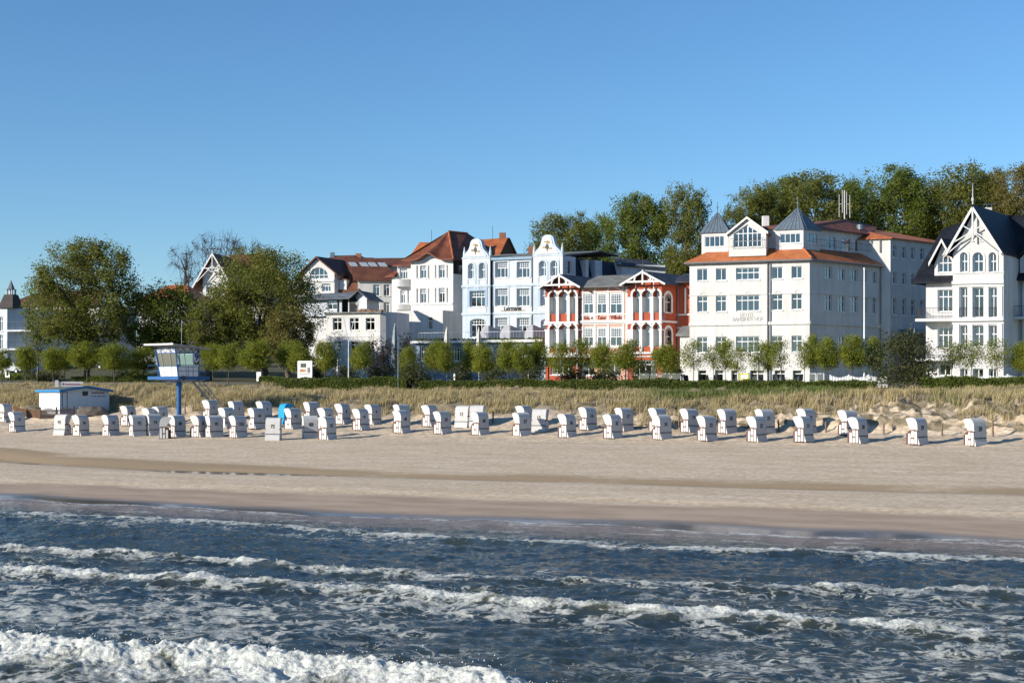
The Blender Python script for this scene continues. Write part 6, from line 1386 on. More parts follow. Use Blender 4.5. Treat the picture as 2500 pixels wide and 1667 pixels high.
# ---- shrubs
def shrub(name, x, Y, yb, yt, wpx, nl, leaf, mt, lab, sd, n_=None):
    p = at_n(x, n_) if n_ else None
    if p is None: g = at(x, yb, Y); p = Vector((g.x, g.y, h1(g.x, g.y)))
    Y = p.y; h = CZ + (HY - yt) / F * Y - p.z
    plant(name, p - Vector((0, 0, .05)), tree_meshes(sd, h, wpx / F * Y, h * .96, nl, leaf, .06, 14, 4, .13, .05, 1.0, .5), (BARK, mt), lab, 'shrub')
shrub('dark_shrub', 2205, 0, 0, 812, 150, 9000, .10, DARKG, 'dark bushy pine shrub between the white hotel and the villa', 301, 114.5)
shrub('dark_shrub', 1013, 0, 0, 880, 74, 4200, .09, DARKG, 'grey green shrub in the hedge below the eyebrow house', 302, 114.3)
shrub('purple_shrub', 925, 0, 0, 818, 70, 3600, .11, PURP, 'dark purple shrub left of the tall closed parasol', 303, 132)
shrub('purple_shrub', 988, 0, 0, 816, 44, 2400, .11, PURP, 'dark purple shrub right of the tall closed parasol', 304, 132)
shrub('garden_shrub', 935, 0, 0, 896, 70, 2600, .10, DARKG, 'low clipped shrub behind the hedge near the burnt house', 305, 122)
for i, (x, w, yt, n_) in enumerate(((1130, 60, 880, 128), (1210, 70, 890, 128), (1290, 80, 884, 129), (1400, 70, 905, 122), (1480, 80, 900, 124), (1570, 70, 880, 134), (1640, 50, 890, 134))):
    shrub('garden_shrub', x, 0, 0, yt, w, 2200, .11, DARKG, 'dark garden shrub behind the lime trees, %s from the pale blue guesthouse' % ordinal(i), 310 + i, n_)
for i, (x, w, yt, n_) in enumerate(((30, 60, 915, 126), (110, 90, 912, 124), (330, 90, 905, 128), (420, 70, 905, 130), (760, 60, 870, 136), (845, 60, 895, 128))):
    shrub('garden_shrub', x, 0, 0, yt, w, 2400, .11, BEECH2 if i in (0, 2) else DARKG, 'green garden bush below the big trees, %s from the left' % ordinal(i), 330 + i, n_)

# ---- clipped hedge along the promenade
def hedge(x0, x1, n_, w, hgt, k, mt, lab, lo=.16):
    rng = np.random.default_rng(int(x0)); a, b = at_n(x0, n_), at_n(x1, n_); s0, _ = to_sn(a.x, a.y); s1, _ = to_sn(b.x, b.y)
    s = rng.uniform(s0, s1, k); face = rng.random(k); hv = hgt * (1 + .12 * noise(s * .5, 0 * s, 3) + .06 * noise(s * 1.7, 0 * s, 4))
    dn = np.where(face < .5, -w / 2, np.where(face < .85, rng.uniform(-w / 2, w / 2, k), w / 2)); t = np.where(face < .5, rng.uniform(0, 1, k), np.where(face < .85, 1, rng.uniform(.2, 1, k)))
    nn = n_ + dn + rng.normal(0, .05, k); X, Y = to_xy(s, nn); z = H(X, Y) + t * hv + rng.normal(0, .04, k)
    V, Fq = leaf_quads(np.stack([X, Y, z], -1), .075, rng); o = empty('hedge', a, lab, 'hedge')
    link('foliage', mesh_np('foliage', V - np.array(a), Fq), mt, o)
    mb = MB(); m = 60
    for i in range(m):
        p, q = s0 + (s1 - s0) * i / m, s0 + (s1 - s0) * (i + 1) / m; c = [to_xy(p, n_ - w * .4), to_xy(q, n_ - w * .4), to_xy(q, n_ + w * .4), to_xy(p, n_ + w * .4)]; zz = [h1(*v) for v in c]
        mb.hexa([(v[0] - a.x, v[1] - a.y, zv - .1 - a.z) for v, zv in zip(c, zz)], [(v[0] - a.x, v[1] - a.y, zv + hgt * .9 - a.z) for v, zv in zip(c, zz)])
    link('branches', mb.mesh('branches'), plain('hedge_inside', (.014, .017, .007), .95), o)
HEDGE = leaf_mat('hedge_leaves', (.045, .07, .012), (.13, .16, .033), .22)
hedge(640, 1000, 113.6, 1.2, .95, 17000, HEDGE, 'clipped green hedge between the poster stand and the grey green shrub')
hedge(1030, 1640, 113.6, 1.2, .75, 22000, HEDGE, 'long clipped hedge below the guesthouse and the red hotel')
hedge(1640, 2140, 113.6, 1.1, .6, 15000, HEDGE, 'low clipped hedge below the large white hotel')
hedge(2250, 2540, 113.6, 1.2, .75, 11000, HEDGE, 'clipped hedge in front of the white villa fence')
hedge(180, 400, 119.5, 1.0, .6, 6000, HEDGE, 'low hedge behind the dune left of the lifeguard tower')

# ---- marram grass on the dune
def dune_grass():
    rng = np.random.default_rng(77); T = 12800
    n_ = rng.uniform(92.6, 113.4, T); s = n_ * rng.uniform(-1.2, .07, T)
    den = .55 * noise(s * .16, n_ * .22, 101) + .5 * noise(s * .5, n_ * .5, 102) + smooth(94.0, 101.5, n_) * 1.3 - .5 + .25 * smooth(70, 110, -s) + .75 * smooth(-44, -26, s) * smooth(92.2, 94.6, n_)
    den = den * (np.hypot(to_xy(s, n_)[0] + 37.6, to_xy(s, n_)[1] - 126.3) > 4.2)
    keep = rng.random(T) < np.clip(den, 0, 1) ** .8; s = s[keep]; n_ = n_[keep]; T = len(s)
    X, Y = to_xy(s, n_); Z = H(X, Y)
    px = CX + F * X / Y
    green = smooth(1500, 1660, px) * (1 - smooth(2010, 2130, px)) * smooth(98.5, 102, n_) + .8 * smooth(2230, 2290, px) * (1 - smooth(2300, 2380, px)) * (noise(s * .3, n_, 7) > -.1) + .25 * (noise(s * .15, n_ * .3, 103) > .35)
    nb = rng.integers(12, 26, T); idx = np.repeat(np.arange(T), nb); k = len(idx)
    hgt = (rng.uniform(.4, .85, T) * (1.0 - .5 * smooth(104, 110, n_)))[idx] * rng.uniform(.55, 1.15, k)
    ang = rng.uniform(0, 2 * np.pi, k); rr = np.abs(rng.normal(0, .17, k)); bx = X[idx] + rr * np.cos(ang); by = Y[idx] + rr * np.sin(ang); bz = Z[idx] - .06
    lean = rng.uniform(.08, .5, k) * hgt; wx, wy = .16, .05
    tx = bx + lean * np.cos(ang) + wx * hgt; ty = by + lean * np.sin(ang) + wy * hgt; mx_ = bx + .35 * lean * np.cos(ang) + .35 * wx * hgt; my = by + .35 * lean * np.sin(ang) + .3 * wy * hgt
    wd = rng.uniform(.008, .019, k); a2 = rng.uniform(0, np.pi, k); ox, oy = wd * np.cos(a2), wd * np.sin(a2)
    V = np.stack([np.stack([bx - ox, by - oy, bz], -1), np.stack([bx + ox, by + oy, bz], -1), np.stack([mx_ + ox * .9, my + oy * .9, bz + hgt * .6], -1), np.stack([mx_ - ox * .9, my - oy * .9, bz + hgt * .6], -1), np.stack([tx, ty, bz + hgt], -1)], 1)
    b = np.arange(k)[:, None] * 5; tri = np.concatenate([b + np.array([[0, 1, 2]]), b + np.array([[0, 2, 3]]), b + np.array([[3, 2, 4]])], 0)
    gv = np.repeat(np.clip(green[idx] + rng.normal(0, .12, k), 0, 1), 5); bl = np.repeat(rng.random(k) * .6 + .4 * rng.random(T)[idx], 5)
    m, n, l, bs = nodes('marram_grass')
    def A(nm):
        x = n.new('ShaderNodeAttribute'); x.attribute_name = nm; return x.outputs['Fac']
    c = mixc(n, l, A('blade'), (.28, .215, .10), (.55, .45, .25)); g = mixc(n, l, A('blade'), (.05, .08, .015), (.155, .19, .045)); c = mixc(n, l, A('green'), c, g)
    l.new(c, bs.inputs['Base Color']); bs.inputs['Roughness'].default_value = .6; bs.inputs['Specular IOR Level'].default_value = .2
    t = n.new('ShaderNodeBsdfTranslucent'); l.new(c, t.inputs[0]); mx = n.new('ShaderNodeMixShader'); mx.inputs[0].default_value = .3; l.new(bs.outputs[0], mx.inputs[1]); l.new(t.outputs[0], mx.inputs[2]); l.new(mx.outputs[0], n['Material Output'].inputs[0])
    link('dune_grass', mesh_np('dune_grass', V.reshape(-1, 3), tri, {'green': gv, 'blade': bl}), m, kind='stuff', label='dry golden marram grass covering the dune', cat='grass')
dune_grass()

# ------------------------------------------------------------------ beach chairs
import bmesh
def wicker():
    m, n, l, b = nodes('white_wicker'); p = n.new('ShaderNodeTexCoord').outputs['Object']; oi = n.new('ShaderNodeObjectInfo').outputs['Random']
    w = n.new('ShaderNodeTexWave'); w.wave_type = 'BANDS'; w.bands_direction = 'Z'; w.inputs['Scale'].default_value = 6.5; w.inputs['Distortion'].default_value = .6; l.new(p, w.inputs['Vector'])
    dirt = sstep(n, l, tex_noise(n, l, p, 2.2, 5, .65), .35, .7)
    c = mixc(n, l, oi, (.52, .515, .51), (.60, .59, .57)); c = mixc(n, l, mth(n, l, 'MULTIPLY', dirt, .3), c, (.36, .345, .32)); c = mixc(n, l, mth(n, l, 'MULTIPLY', w.outputs['Fac'], .22), c, (.34, .335, .33))
    l.new(c, b.inputs['Base Color']); b.inputs['Roughness'].default_value = .7; b.inputs['Specular IOR Level'].default_value = .25
    bp = n.new('ShaderNodeBump'); bp.inputs['Strength'].default_value = .4; bp.inputs['Distance'].default_value = .02; l.new(w.outputs['Fac'], bp.inputs['Height']); l.new(bp.outputs[0], b.inputs['Normal']); return m
WICK = wicker(); WOODB = plain('brown_stained_wood', (.115, .055, .04), .6, .25, 4); SLATW = plain('white_slat', (.66, .66, .64), .55, .05)
NUM = plain('number_black', (.015, .015, .017), .6); BLUEC = plain('blue_paint', (.02, .28, .55), .5, .1); CUSH = plain('striped_cushion', (.35, .33, .32), .9, .4, 9)
def solid(pts_strip, y, th):
    """a sheet bent along (x, z) points, spanning -y..y, with thickness th inwards"""
    bm = bmesh.new(); a = [bm.verts.new((x, -y, z)) for x, z in pts_strip]; b = [bm.verts.new((x, y, z)) for x, z in pts_strip]
    for i in range(len(a) - 1): bm.faces.new((a[i], a[i + 1], b[i + 1], b[i]))
    bmesh.ops.recalc_face_normals(bm, faces=bm.faces); bmesh.ops.solidify(bm, geom=bm.faces[:], thickness=th)
    return bm
def bm_mesh(bm, name, smooth_=False):
    me = bpy.data.meshes.new(name); bm.to_mesh(me); bm.free()
    if smooth_:
        for p in me.polygons: p.use_smooth = False
    return me
def ext(poly, y0, y1):
    return MB().hexa([(x, y0, z) for x, z in poly], [(x, y1, z) for x, z in poly])
TOP = [(.57, 1.52), (.42, 1.57), (.22, 1.605), (0, 1.60), (-.17, 1.56), (-.30, 1.47), (-.38, 1.35), (-.425, 1.2), (-.445, 1.0), (-.46, .78), (-.47, .47)]
CH = {}
CH['hood_top'] = bm_mesh(solid(TOP, .60, .03), 'hood')
side = TOP[:9] + [(-.45, .87), (.10, .87), (.30, 1.08)]
CH['hood_side'] = [ext(side, -.602, -.57).mesh('hood_side'), ext(side, .57, .602).mesh('hood_side')]
pan = [(-.47, .0), (.40, .0), (.40, .74), (.26, .83), (.05, .885), (-.2, .895), (-.46, .86)]
CH['panel'] = [ext(pan, -.61, -.56).mesh('side_panel'), ext(pan, .56, .61).mesh('side_panel')]
def slats(sg):
    r = []
    for (x0, x1, z0, z1) in ((-.415, -.225, .05, .79), (-.145, .045, .05, .34), (-.145, .045, .43, .81), (.125, .315, .05, .66)):
        r.append(MB().box(x0, x1, *(sorted((sg * .611, sg * .635))), z0, z1).mesh('slat'))
    return r
CH['slats'] = {-1: slats(-1), 1: slats(1)}
CH['footrest'] = MB().box(.405, .56, -.55, .55, .02, .66).mesh('footrest_box')
CH['seat'] = MB().box(-.38, .38, -.55, .55, .36, .47).mesh('seat')
CH['backrest'] = MB().hexa([(-.40, -.55, .47), (-.28, -.55, .47), (-.28, .55, .47), (-.40, .55, .47)], [(-.40, -.55, 1.2), (-.34, -.55, 1.2), (-.34, .55, 1.2), (-.40, .55, 1.2)]).mesh('backrest')
CH['skirt'] = ext([(-.475, .42), (-.40, .42), (-.40, 0), (-.61, 0), (-.60, .10), (-.55, .22), (-.505, .34)], -.585, .585).mesh('rear_skirt')
CH['bar'] = MB().box(-.505, -.45, -.59, .59, .43, .475).mesh('rear_bar')
CH['edge'] = MB().box(.545, .60, -.61, .61, 1.505, 1.55).mesh('hood_edge')
def chair(num, px, py, phi, label, mat=None, kick=0.0):
    g = on_ground(px, py); w = mat or WICK
    t = empty('beach_chair', g - Vector((0, 0, .03)), label, 'beach chair', 'beach chairs on the sand', R(phi + 180))
    t.scale = (.80, .86, 1.0); t.rotation_euler.x = R(kick * .7); t.rotation_euler.y = R(kick)
    def add(nm, me, m): 
        o = link(nm, me, m, t)
        if o.material_slots: o.material_slots[0].link = 'OBJECT'; o.material_slots[0].material = m
        return o
    hd = add('hood', CH['hood_top'], w)
    for k in (0, 1):
        add('hood_side', CH['hood_side'][k], w); p = add('side_panel', CH['panel'][k], WOODB if not mat else mat)
        for me in CH['slats'][(-1, 1)[k]]:
            s = link('slat', me, SLATW, p); s.material_slots[0].link = 'OBJECT'; s.material_slots[0].material = mat or SLATW
    add('footrest_box', CH['footrest'], WOODB if not mat else mat); add('seat', CH['seat'], CUSH); add('backrest', CH['backrest'], CUSH); add('rear_skirt', CH['skirt'], w); add('rear_bar', CH['bar'], IRON); add('hood_edge', CH['edge'], WOODB)
    if num:
        o = link('number', text_mesh(num, 0, NUM), None, t); z = .35
        o.matrix_local = Matrix(((0, 0, -z, -.462), (-z, 0, 0, 0), (0, z, 0, .98), (0, 0, 0, 1)))
    return t
ONES = 'zero one two three four five six seven eight nine ten eleven twelve thirteen fourteen fifteen sixteen seventeen eighteen nineteen'.split()
TENS = ['', '', 'twenty', 'thirty', 'forty', 'fifty', 'sixty', 'seventy', 'eighty', 'ninety']
def words(num):
    pre = 'U ' if num[0] == 'U' else ''; v = int(num.lstrip('U'))
    return pre + (ONES[v] if v < 20 else TENS[v // 10] + ('-' + ONES[v % 10] if v % 10 else ''))
rc = random.Random(21)
def phi_at(px): return np.interp(px, [0, 270, 1385, 2380], [-27, -29, -44, -57])
chs = [('51', 41, 1056), ('94', 197, 1066), ('93', 270, 1066), ('49', 313, 1041), ('92', 336, 1067), ('74', 374, 1065), ('47', 391, 1043), ('48', 366, 1047), ('88', 432, 1068), ('75', 486, 1069), ('4', 513, 1027), ('5', 577, 1030), ('45', 553, 1047), ('90', 523, 1069.5), ('U26', 581, 1070.5), ('44', 626, 1049), ('6', 645, 1031), ('43', 715, 1050), ('7', 761, 1033), ('42', 795, 1049), ('U3', 799, 1075), ('8', 837, 1038), ('41', 881, 1052.5), ('9', 911, 1040), ('10', 981, 1041), ('40', 980, 1058.4), ('11', 1050, 1043.5), ('39', 1080, 1061), ('38', 1172, 1063.7), ('14', 1280, 1047), ('37', 1274, 1065.8), ('36', 1385, 1070), ('16', 1435, 1052), ('35', 1496, 1072), ('17', 1524, 1054), ('18', 1606, 1055), ('34', 1616, 1074.3), ('19', 1684, 1057.7), ('33', 1726, 1077.5), ('20', 1775, 1059), ('21', 1868, 1060.5), ('32', 1847, 1079.6), ('22', 1969, 1059.4), ('31', 1962, 1081), ('23', 2071, 1064.7), ('30', 2095, 1084), ('29', 2239, 1086.6), ('28', 2381, 1090)]
over = {'92': -52, '90': -58, '74': -40}
for num, x, y in chs:
    chair(num, x, y - 3, over.get(num, phi_at(x)) + rc.uniform(-8, 8), 'white beach chair with brown framed sides and number %s on its back' % words(num), kick=rc.uniform(-2, 2))
for num, x, y, ph in (('95', 152, 1064, -108), ('12', 1131, 1046, -112), ('13', 1166, 1045, -106), ('15', 1319, 1056, -108), ('72', 668, 1077, -92), ('82', 757, 1072, -72)):
    chair(num, x, y - 3, ph, 'white beach chair turned towards the sun, number %s on its back' % words(num))
chair('', 12, 1030, -20, 'white beach chair without visible number at the left edge beside the picket fence')
chair('', 402, 1070, -168, 'turned white beach chair with shaded slats left of number eighty-eight')
chair('', 697, 1034, 215, 'bright blue beach chair among the white ones', BLUEC)

# ------------------------------------------------------------------ lifeguard tower
def tower():
    BL = plain('tower_blue', (.018, .10, .28), .4, .1); WH = plain('tower_white', (.62, .62, .63), .5, .05); GR = plain('galvanised_steel', (.30, .32, .33), .45, .15, metal=.4); RF = plain('roof_grey', (.30, .31, .33), .6)
    Lc = C(350, 780, 7.13)
    g = at_n(437, 93.5); T = empty('lifeguard_tower', g - Vector((0, 0, .3)), 'blue lifeguard tower on one thick post with glazed cabin numbered 9', 'lifeguard tower'); o = g - Vector((0, 0, .3))
    ax = math.radians(54); ex = Vector((math.cos(ax), math.sin(ax), 0)); ey = Vector((-ex.y, ex.x, 0)); Yc = g.y
    zP = CZ + (HY - 918.3) / F * (Yc - 1.7); zR = CZ + (HY - 850) / F * (Yc - 1.7)
    K = Vector((g.x, g.y, 0)) - ex * 1.6 - ey * 1.75
    def P(a, b, z): return K + ex * a + ey * b + Vector((0, 0, z))
    def part(nm, mb, m, par=None): return link(nm, mb.mesh(nm, o), m, par or T)
    part('post', MB().tube((g.x, g.y, g.z - .3), (g.x, g.y, zP - .3), .19, n=16).tube((g.x, g.y, zP - .9), (g.x, g.y, zP - .55), .24, n=16), BL)
    pl = part('platform', MB().hexa([P(0, 0, zP - .26), P(3.3, 0, zP - .26), P(3.3, 3.7, zP - .26), P(0, 3.7, zP - .26)], [P(0, 0, zP), P(3.3, 0, zP), P(3.3, 3.7, zP), P(0, 3.7, zP)]), BL)
    part('bracket', MB().hexa([P(1.3, 1.4, zP - .5), P(1.9, 1.4, zP - .5), P(1.9, 2.1, zP - .5), P(1.3, 2.1, zP - .5)], [P(.3, .3, zP - .262), P(3.0, .3, zP - .262), P(3.0, 3.2, zP - .262), P(.3, 3.2, zP - .262)]), BL)
    part('life_ring', MB().tube(P(.55, -.06, zP - .16), P(.55, -.02, zP - .16), .2, n=14), IRON)
    # cabin: walls lean outwards to the sea side
    W = 2.15; zS = zP + .78; zW = zP + 1.86; zT = zR; ln = .3
    def C_(a, b, z): return P(a, b, z) + (-(ex * 0) - ey * 0) + (Vector((0, 0, 0)))
    def lean(z): return ln * (z - zP) / (zT - zP)
    def Q(a, b, z): return P(a - lean(z) * 0, b + (lean(z) if b > 1 else -lean(z) * .0), z) - ex * lean(z) * (1 if a < 1 else 0)
    t = .06
    part('cabin_panel', MB().hexa([Q(0, .02, zP), Q(0, W, zP), Q(0, W, zP) + ex * t, Q(0, .02, zP) + ex * t], [Q(0, .02, zS), Q(0, W, zS), Q(0, W, zS) + ex * t, Q(0, .02, zS) + ex * t]), WH)
    part('cabin_panel', MB().hexa([Q(0, 0, zP), Q(W, 0, zP), Q(W, 0, zP) + ey * t, Q(0, 0, zP) + ey * t], [Q(0, 0, zS), Q(W, 0, zS), Q(W, 0, zS) + ey * t, Q(0, 0, zS) + ey * t]), WH)
    part('cabin_panel', MB().hexa([Q(W, 0.07, zP), Q(W, W, zP), Q(W, W, zP) - ex * t, Q(W, .07, zP) - ex * t], [Q(W, .07, zS), Q(W, W, zS), Q(W, W, zS) - ex * t, Q(W, .07, zS) - ex * t]), WH)
    part('cabin_panel', MB().hexa([Q(.1, W, zP), Q(W, W, zP), Q(W, W, zP) - ey * t, Q(.1, W, zP) - ey * t], [Q(.1, W, zS), Q(W, W, zS), Q(W, W, zS) - ey * t, Q(.1, W, zS) - ey * t]), WH)
    def pane(a, b): part('pane', MB().poly([Q(*a, zS), Q(*b, zS), Q(*b, zW), Q(*a, zW)]), GLASS)
    pane((.03, .03), (.03, W)); pane((.05, .03), (W * .75, .03)); pane((.1, W), (W, W)); pane((W, .1), (W, W))
    for (a, b) in ((0, 0), (0, W * .33), (0, W * .72), (0, W), (W, 0), (W, W), (W * .42, 0), (W * .72, 0)):
        p0, p1 = Q(a, b, zP), Q(a, b, zT); r = .06 if (a, b) in ((0, 0), (0, W), (W, 0), (W, W)) else .03
        part('cabin_post', MB().tube(p0, p1, r, n=6), BL if r > .05 else GR)
    for (a, b, c, d) in ((0, 0, 0, W), (0, 0, W, 0)):
        for z in (zS, zW): part('cabin_rail', MB().tube(Q(a, b, z), Q(c, d, z), .03, n=5), BL)
        tr = MB(); n_ = 8
        for i in range(n_):
            u0, u1 = i / n_, (i + 1) / n_; z0_, z1_ = (zW, zT) if i % 2 == 0 else (zT, zW)
            tr.tube(Q(a + (c - a) * u0, b + (d - b) * u0, z0_ + .02), Q(a + (c - a) * u1, b + (d - b) * u1, z1_), .022, n=4)
        part('roof_truss', tr, BL)
        inn = part('fascia_panel', MB().poly([Q(a, b, zW) + (ex + ey) * .08, Q(c, d, zW) + (ex + ey) * .08, Q(c, d, zT) + (ex + ey) * .08, Q(a, b, zT) + (ex + ey) * .08]), WH)
    bd = part('number_board', MB().hexa([Q(W * .74, -.03, zS), Q(W, -.03, zS), Q(W, .02, zS), Q(W * .74, .02, zS)], [Q(W * .74, -.03, zW), Q(W, -.03, zW), Q(W, .02, zW), Q(W * .74, .02, zW)]), WH)
    tx = link('number', text_mesh('9', 0, plain('number_blue', (.01, .02, .28), .5)), None, bd); c = Q(W * .87, -.06, zW - .33) - o; s = .85
    tx.matrix_local = Matrix(((ex.x * s, 0, -ey.x * s, c.x), (ex.y * s, 0, -ey.y * s, c.y), (0, s, 0, c.z), (0, 0, 0, 1)))
    mk = MB(); cz_ = zS + .28
    for sg in (-1, 1): mk.hexa([Q(W * .87 + sg * .02, -.045, cz_ - .2), Q(W * .87 + sg * .22, -.045, cz_ - .05), Q(W * .87 + sg * .22, -.045, cz_ + .2), Q(W * .87 + sg * .02, -.045, cz_ + .05)], [Q(W * .87 + sg * .02, -.032, cz_ - .2), Q(W * .87 + sg * .22, -.032, cz_ - .05), Q(W * .87 + sg * .22, -.032, cz_ + .2), Q(W * .87 + sg * .02, -.032, cz_ + .05)])
    part('emblem', mk, plain('emblem_olive', (.10, .09, .03)), bd)
    r0 = zT + .03; part('roof', MB().hexa([P(-1.0, -.6, r0 + .2), P(2.9, -.6, r0 - .10), P(2.9, 2.9, r0 - .10), P(-1.0, 2.9, r0 + .2)], [P(-1.0, -.6, r0 + .3), P(2.9, -.6, r0), P(2.9, 2.9, r0), P(-1.0, 2.9, r0 + .3)]), RF)
    part('roof_edge', MB().hexa([P(-1.05, -.6, r0 + .19), P(-1.005, -.6, r0 + .19), P(-1.005, 2.9, r0 + .19), P(-1.05, 2.9, r0 + .19)], [P(-1.05, -.6, r0 + .32), P(-1.005, -.6, r0 + .32), P(-1.005, 2.9, r0 + .32), P(-1.05, 2.9, r0 + .32)]), WH)
    a0 = P(1.4, 1.2, r0); part('antenna', MB().tube(a0, a0 + Vector((0, 0, 2.3)), .025, n=5), plain('antenna_green', (.28, .36, .34)))
    # railings
    rails = [(P(-.0, 3.65, zP), P(0, .0, zP)), (P(0, 3.65, zP), P(3.25, 3.65, zP)), (P(0, 0, zP), P(3.25, 0, zP)), (P(3.25, 0, zP), P(3.25, 1.4, zP))]
    for a, b in rails:
        rl_ = MB()
        for h in (.42, .9): rl_.tube(a + Vector((0, 0, h)), b + Vector((0, 0, h)), .022, n=5)
        for t_ in (0, .33, .66, 1): p = a.lerp(b, t_); rl_.tube(p, p + Vector((0, 0, .9)), .022, n=5)
        part('railing', rl_, BL)
    # stairs
    top = P(3.3, 2.3, zP - .1); dirn = Vector((.95, .30, 0)).normalized(); run = 2.3; bt = top + dirn * run; bt.z = h1(bt.x, bt.y); sd = Vector((-dirn.y, dirn.x, 0)) * .36
    st = MB()
    for sg in (-1, 1):
        k = [top + sd * sg, top + sd * sg + Vector((0, 0, -.18)), bt + sd * sg + Vector((0, 0, -.1)), bt + sd * sg + Vector((0, 0, .12))]; st.hexa(k, [p + sd * sg * .12 for p in k])
    part('stair_stringer', st, GR)
    nst = 11
    for i in range(nst):
        c = top.lerp(bt, (i + .6) / nst); part('stair_tread', MB().hexa([c - sd - dirn * .1, c + sd - dirn * .1, c + sd + dirn * .1, c - sd + dirn * .1], [v + Vector((0, 0, .03)) for v in (c - sd - dirn * .1, c + sd - dirn * .1, c + sd + dirn * .1, c - sd + dirn * .1)]), GR)
    for sg in (-1, 1):
        hr = MB().tube(top + sd * sg + Vector((0, 0, .9)), bt + sd * sg + Vector((0, 0, .9)), .022, n=5).tube(top + sd * sg + Vector((0, 0, .5)), bt + sd * sg + Vector((0, 0, .5)), .016, n=5)
        for t_ in (0, .33, .66, 1): p = top.lerp(bt, t_) + sd * sg; hr.tube(p, p + Vector((0, 0, .9)), .02, n=5)
        part('handrail', hr, GR)
tower()

# ------------------------------------------------------------------ beach kiosk
def kiosk():
    WH = plain('kiosk_white', (.70, .70, .71), .6, .05); BLK = plain('kiosk_blue', (.02, .20, .45), .5, .1); RFK = plain('kiosk_roof_felt', (.16, .165, .15), .9, .3)
    g = on_ground(147, 1010); T = empty('kiosk', g, 'white beach kiosk with blue roof edge and sign on top', 'kiosk'); ax = math.radians(56); ex = Vector((math.cos(ax), math.sin(ax), 0)); ey = Vector((-ex.y, ex.x, 0)); Y = g.y; k = Y / F
    L = 119 * k / math.cos(R(38)); W = 48.7 * k / math.cos(R(52)); h = (1010 - 955) * k; zb = g.z - .5; zt = g.z + h; zr = zt + .32
    def P(a, b, z): return Vector((g.x, g.y, 0)) + ex * a + ey * b + Vector((0, 0, z))
    def part(nm, mb, m, par=None): return link(nm, mb.mesh(nm, g), m, par or T)
    part('wall', MB().poly([P(0, 0, zb), P(L, 0, zb), P(L, 0, zt), P(L * .5, 0, zr), P(0, 0, zt)]), WH); part('wall', MB().poly([P(0, 0, zb), P(0, 0, zt), P(0, W, zt), P(0, W, zb)]), WH)
    part('wall', MB().poly([P(0, W, zb), P(L, W, zb), P(L, W, zt), P(L * .5, W, zr), P(0, W, zt)]), WH); part('wall', MB().poly([P(L, 0, zb), P(L, 0, zt), P(L, W, zt), P(L, W, zb)]), WH)
    o = .24; e = .1
    part('roof', MB().slab([P(-o, -o, zt + .1), P(-o, W + o, zt + .1), P(L / 2, W + o, zr + .16), P(L / 2, -o, zr + .16)], .1).slab([P(L / 2, -o, zr + .16), P(L / 2, W + o, zr + .16), P(L + o, W + o, zt + .1), P(L + o, -o, zt + .1)], .1), RFK)
    f = lambda a, b, dz=.2: MB().hexa([a - Vector((0, 0, dz)), b - Vector((0, 0, dz)), b - Vector((0, 0, dz)) + nn, a - Vector((0, 0, dz)) + nn], [a, b, b + nn, a + nn])
    nn = -ex * .04; part('fascia', f(P(-o, -o, zt + .13), P(-o, W + o, zt + .13)), BLK)
    nn = -ey * .04; part('fascia', f(P(-o, -o, zt + .13), P(L / 2, -o, zr + .19)), BLK); part('fascia', f(P(L / 2, -o, zr + .19), P(L + o, -o, zt + .13)), BLK)
    d0, d1 = L * .035, L * .14; dm = MB()
    for (a, b, c, d) in ((d0, d0 + .05, zb, zt - .05), (d1 - .05, d1, zb, zt - .05), (d0 + .05, d1 - .05, zt - .1, zt - .05)): dm.hexa([P(a, -.03, c), P(b, -.03, c), P(b, -.002, c), P(a, -.002, c)], [P(a, -.03, d), P(b, -.03, d), P(b, -.002, d), P(a, -.002, d)])
    part('door_frame', dm, plain('door_blue', (.04, .10, .22))); part('corner_trim', MB().tube(P(-.01, -.01, zb), P(-.01, -.01, zt), .035, n=5), BLK)
    def text(t, a, z, s, m, b=-.03, par=None, xs=1):
        ob = link('lettering', text_mesh(t, 0, m), None, par or T); c = P(a, b, z) - g; ob.matrix_local = Matrix(((ex.x * s * xs, 0, -ey.x * s, c.x), (ex.y * s * xs, 0, -ey.y * s, c.y), (0, s, 0, c.z), (0, 0, 0, 1))); return ob
    REDL = plain('sign_red', (.50, .03, .03)); GRY = plain('sign_grey', (.16, .17, .20))
    text('Strandkorbvermietung', L * .755, zt - .12, .22, REDL, xs=.72)
    bars = MB()
    for i, (q, wdt) in enumerate(((-.75, .12), (-.5, .34), (.0, .5), (.55, .4))): bars.hexa([P(L * .75 + q, -.02, zt - .48), P(L * .75 + q + wdt, -.02, zt - .48), P(L * .75 + q + wdt, -.002, zt - .48), P(L * .75 + q, -.002, zt - .48)], [P(L * .75 + q, -.02, zt - .4), P(L * .75 + q + wdt, -.02, zt - .4), P(L * .75 + q + wdt, -.002, zt - .4), P(L * .75 + q, -.002, zt - .4)])
    part('small_print', bars, GRY, kind) if False else link('small_print', bars.mesh('small_print', g), GRY, T, kind='stuff')
    em = MB(); ce = (L * .5, zt - .18)
    em.hexa([P(ce[0] - .28, -.03, ce[1] - .22), P(ce[0] + .28, -.03, ce[1] - .22), P(ce[0] + .28, -.002, ce[1] - .22), P(ce[0] - .28, -.002, ce[1] - .22)], [P(ce[0] - .34, -.03, ce[1] + .18), P(ce[0] + .3, -.03, ce[1] + .18), P(ce[0] + .3, -.002, ce[1] + .18), P(ce[0] - .34, -.002, ce[1] + .18)])
    part('emblem', em, plain('emblem_brown', (.10, .075, .055), .8, .6, 9))
    # sign board on the ridge, turned to the sea
    r = Vector((.95, .30, 0)); un = Vector((r.y, -r.x, 0)); c = P(L * .30, .4, zr + .1); w2, h2 = 26 * k, 12.2 * k
    def Sg(a, z, q=0): return c + r * a + Vector((0, 0, z)) + un * q
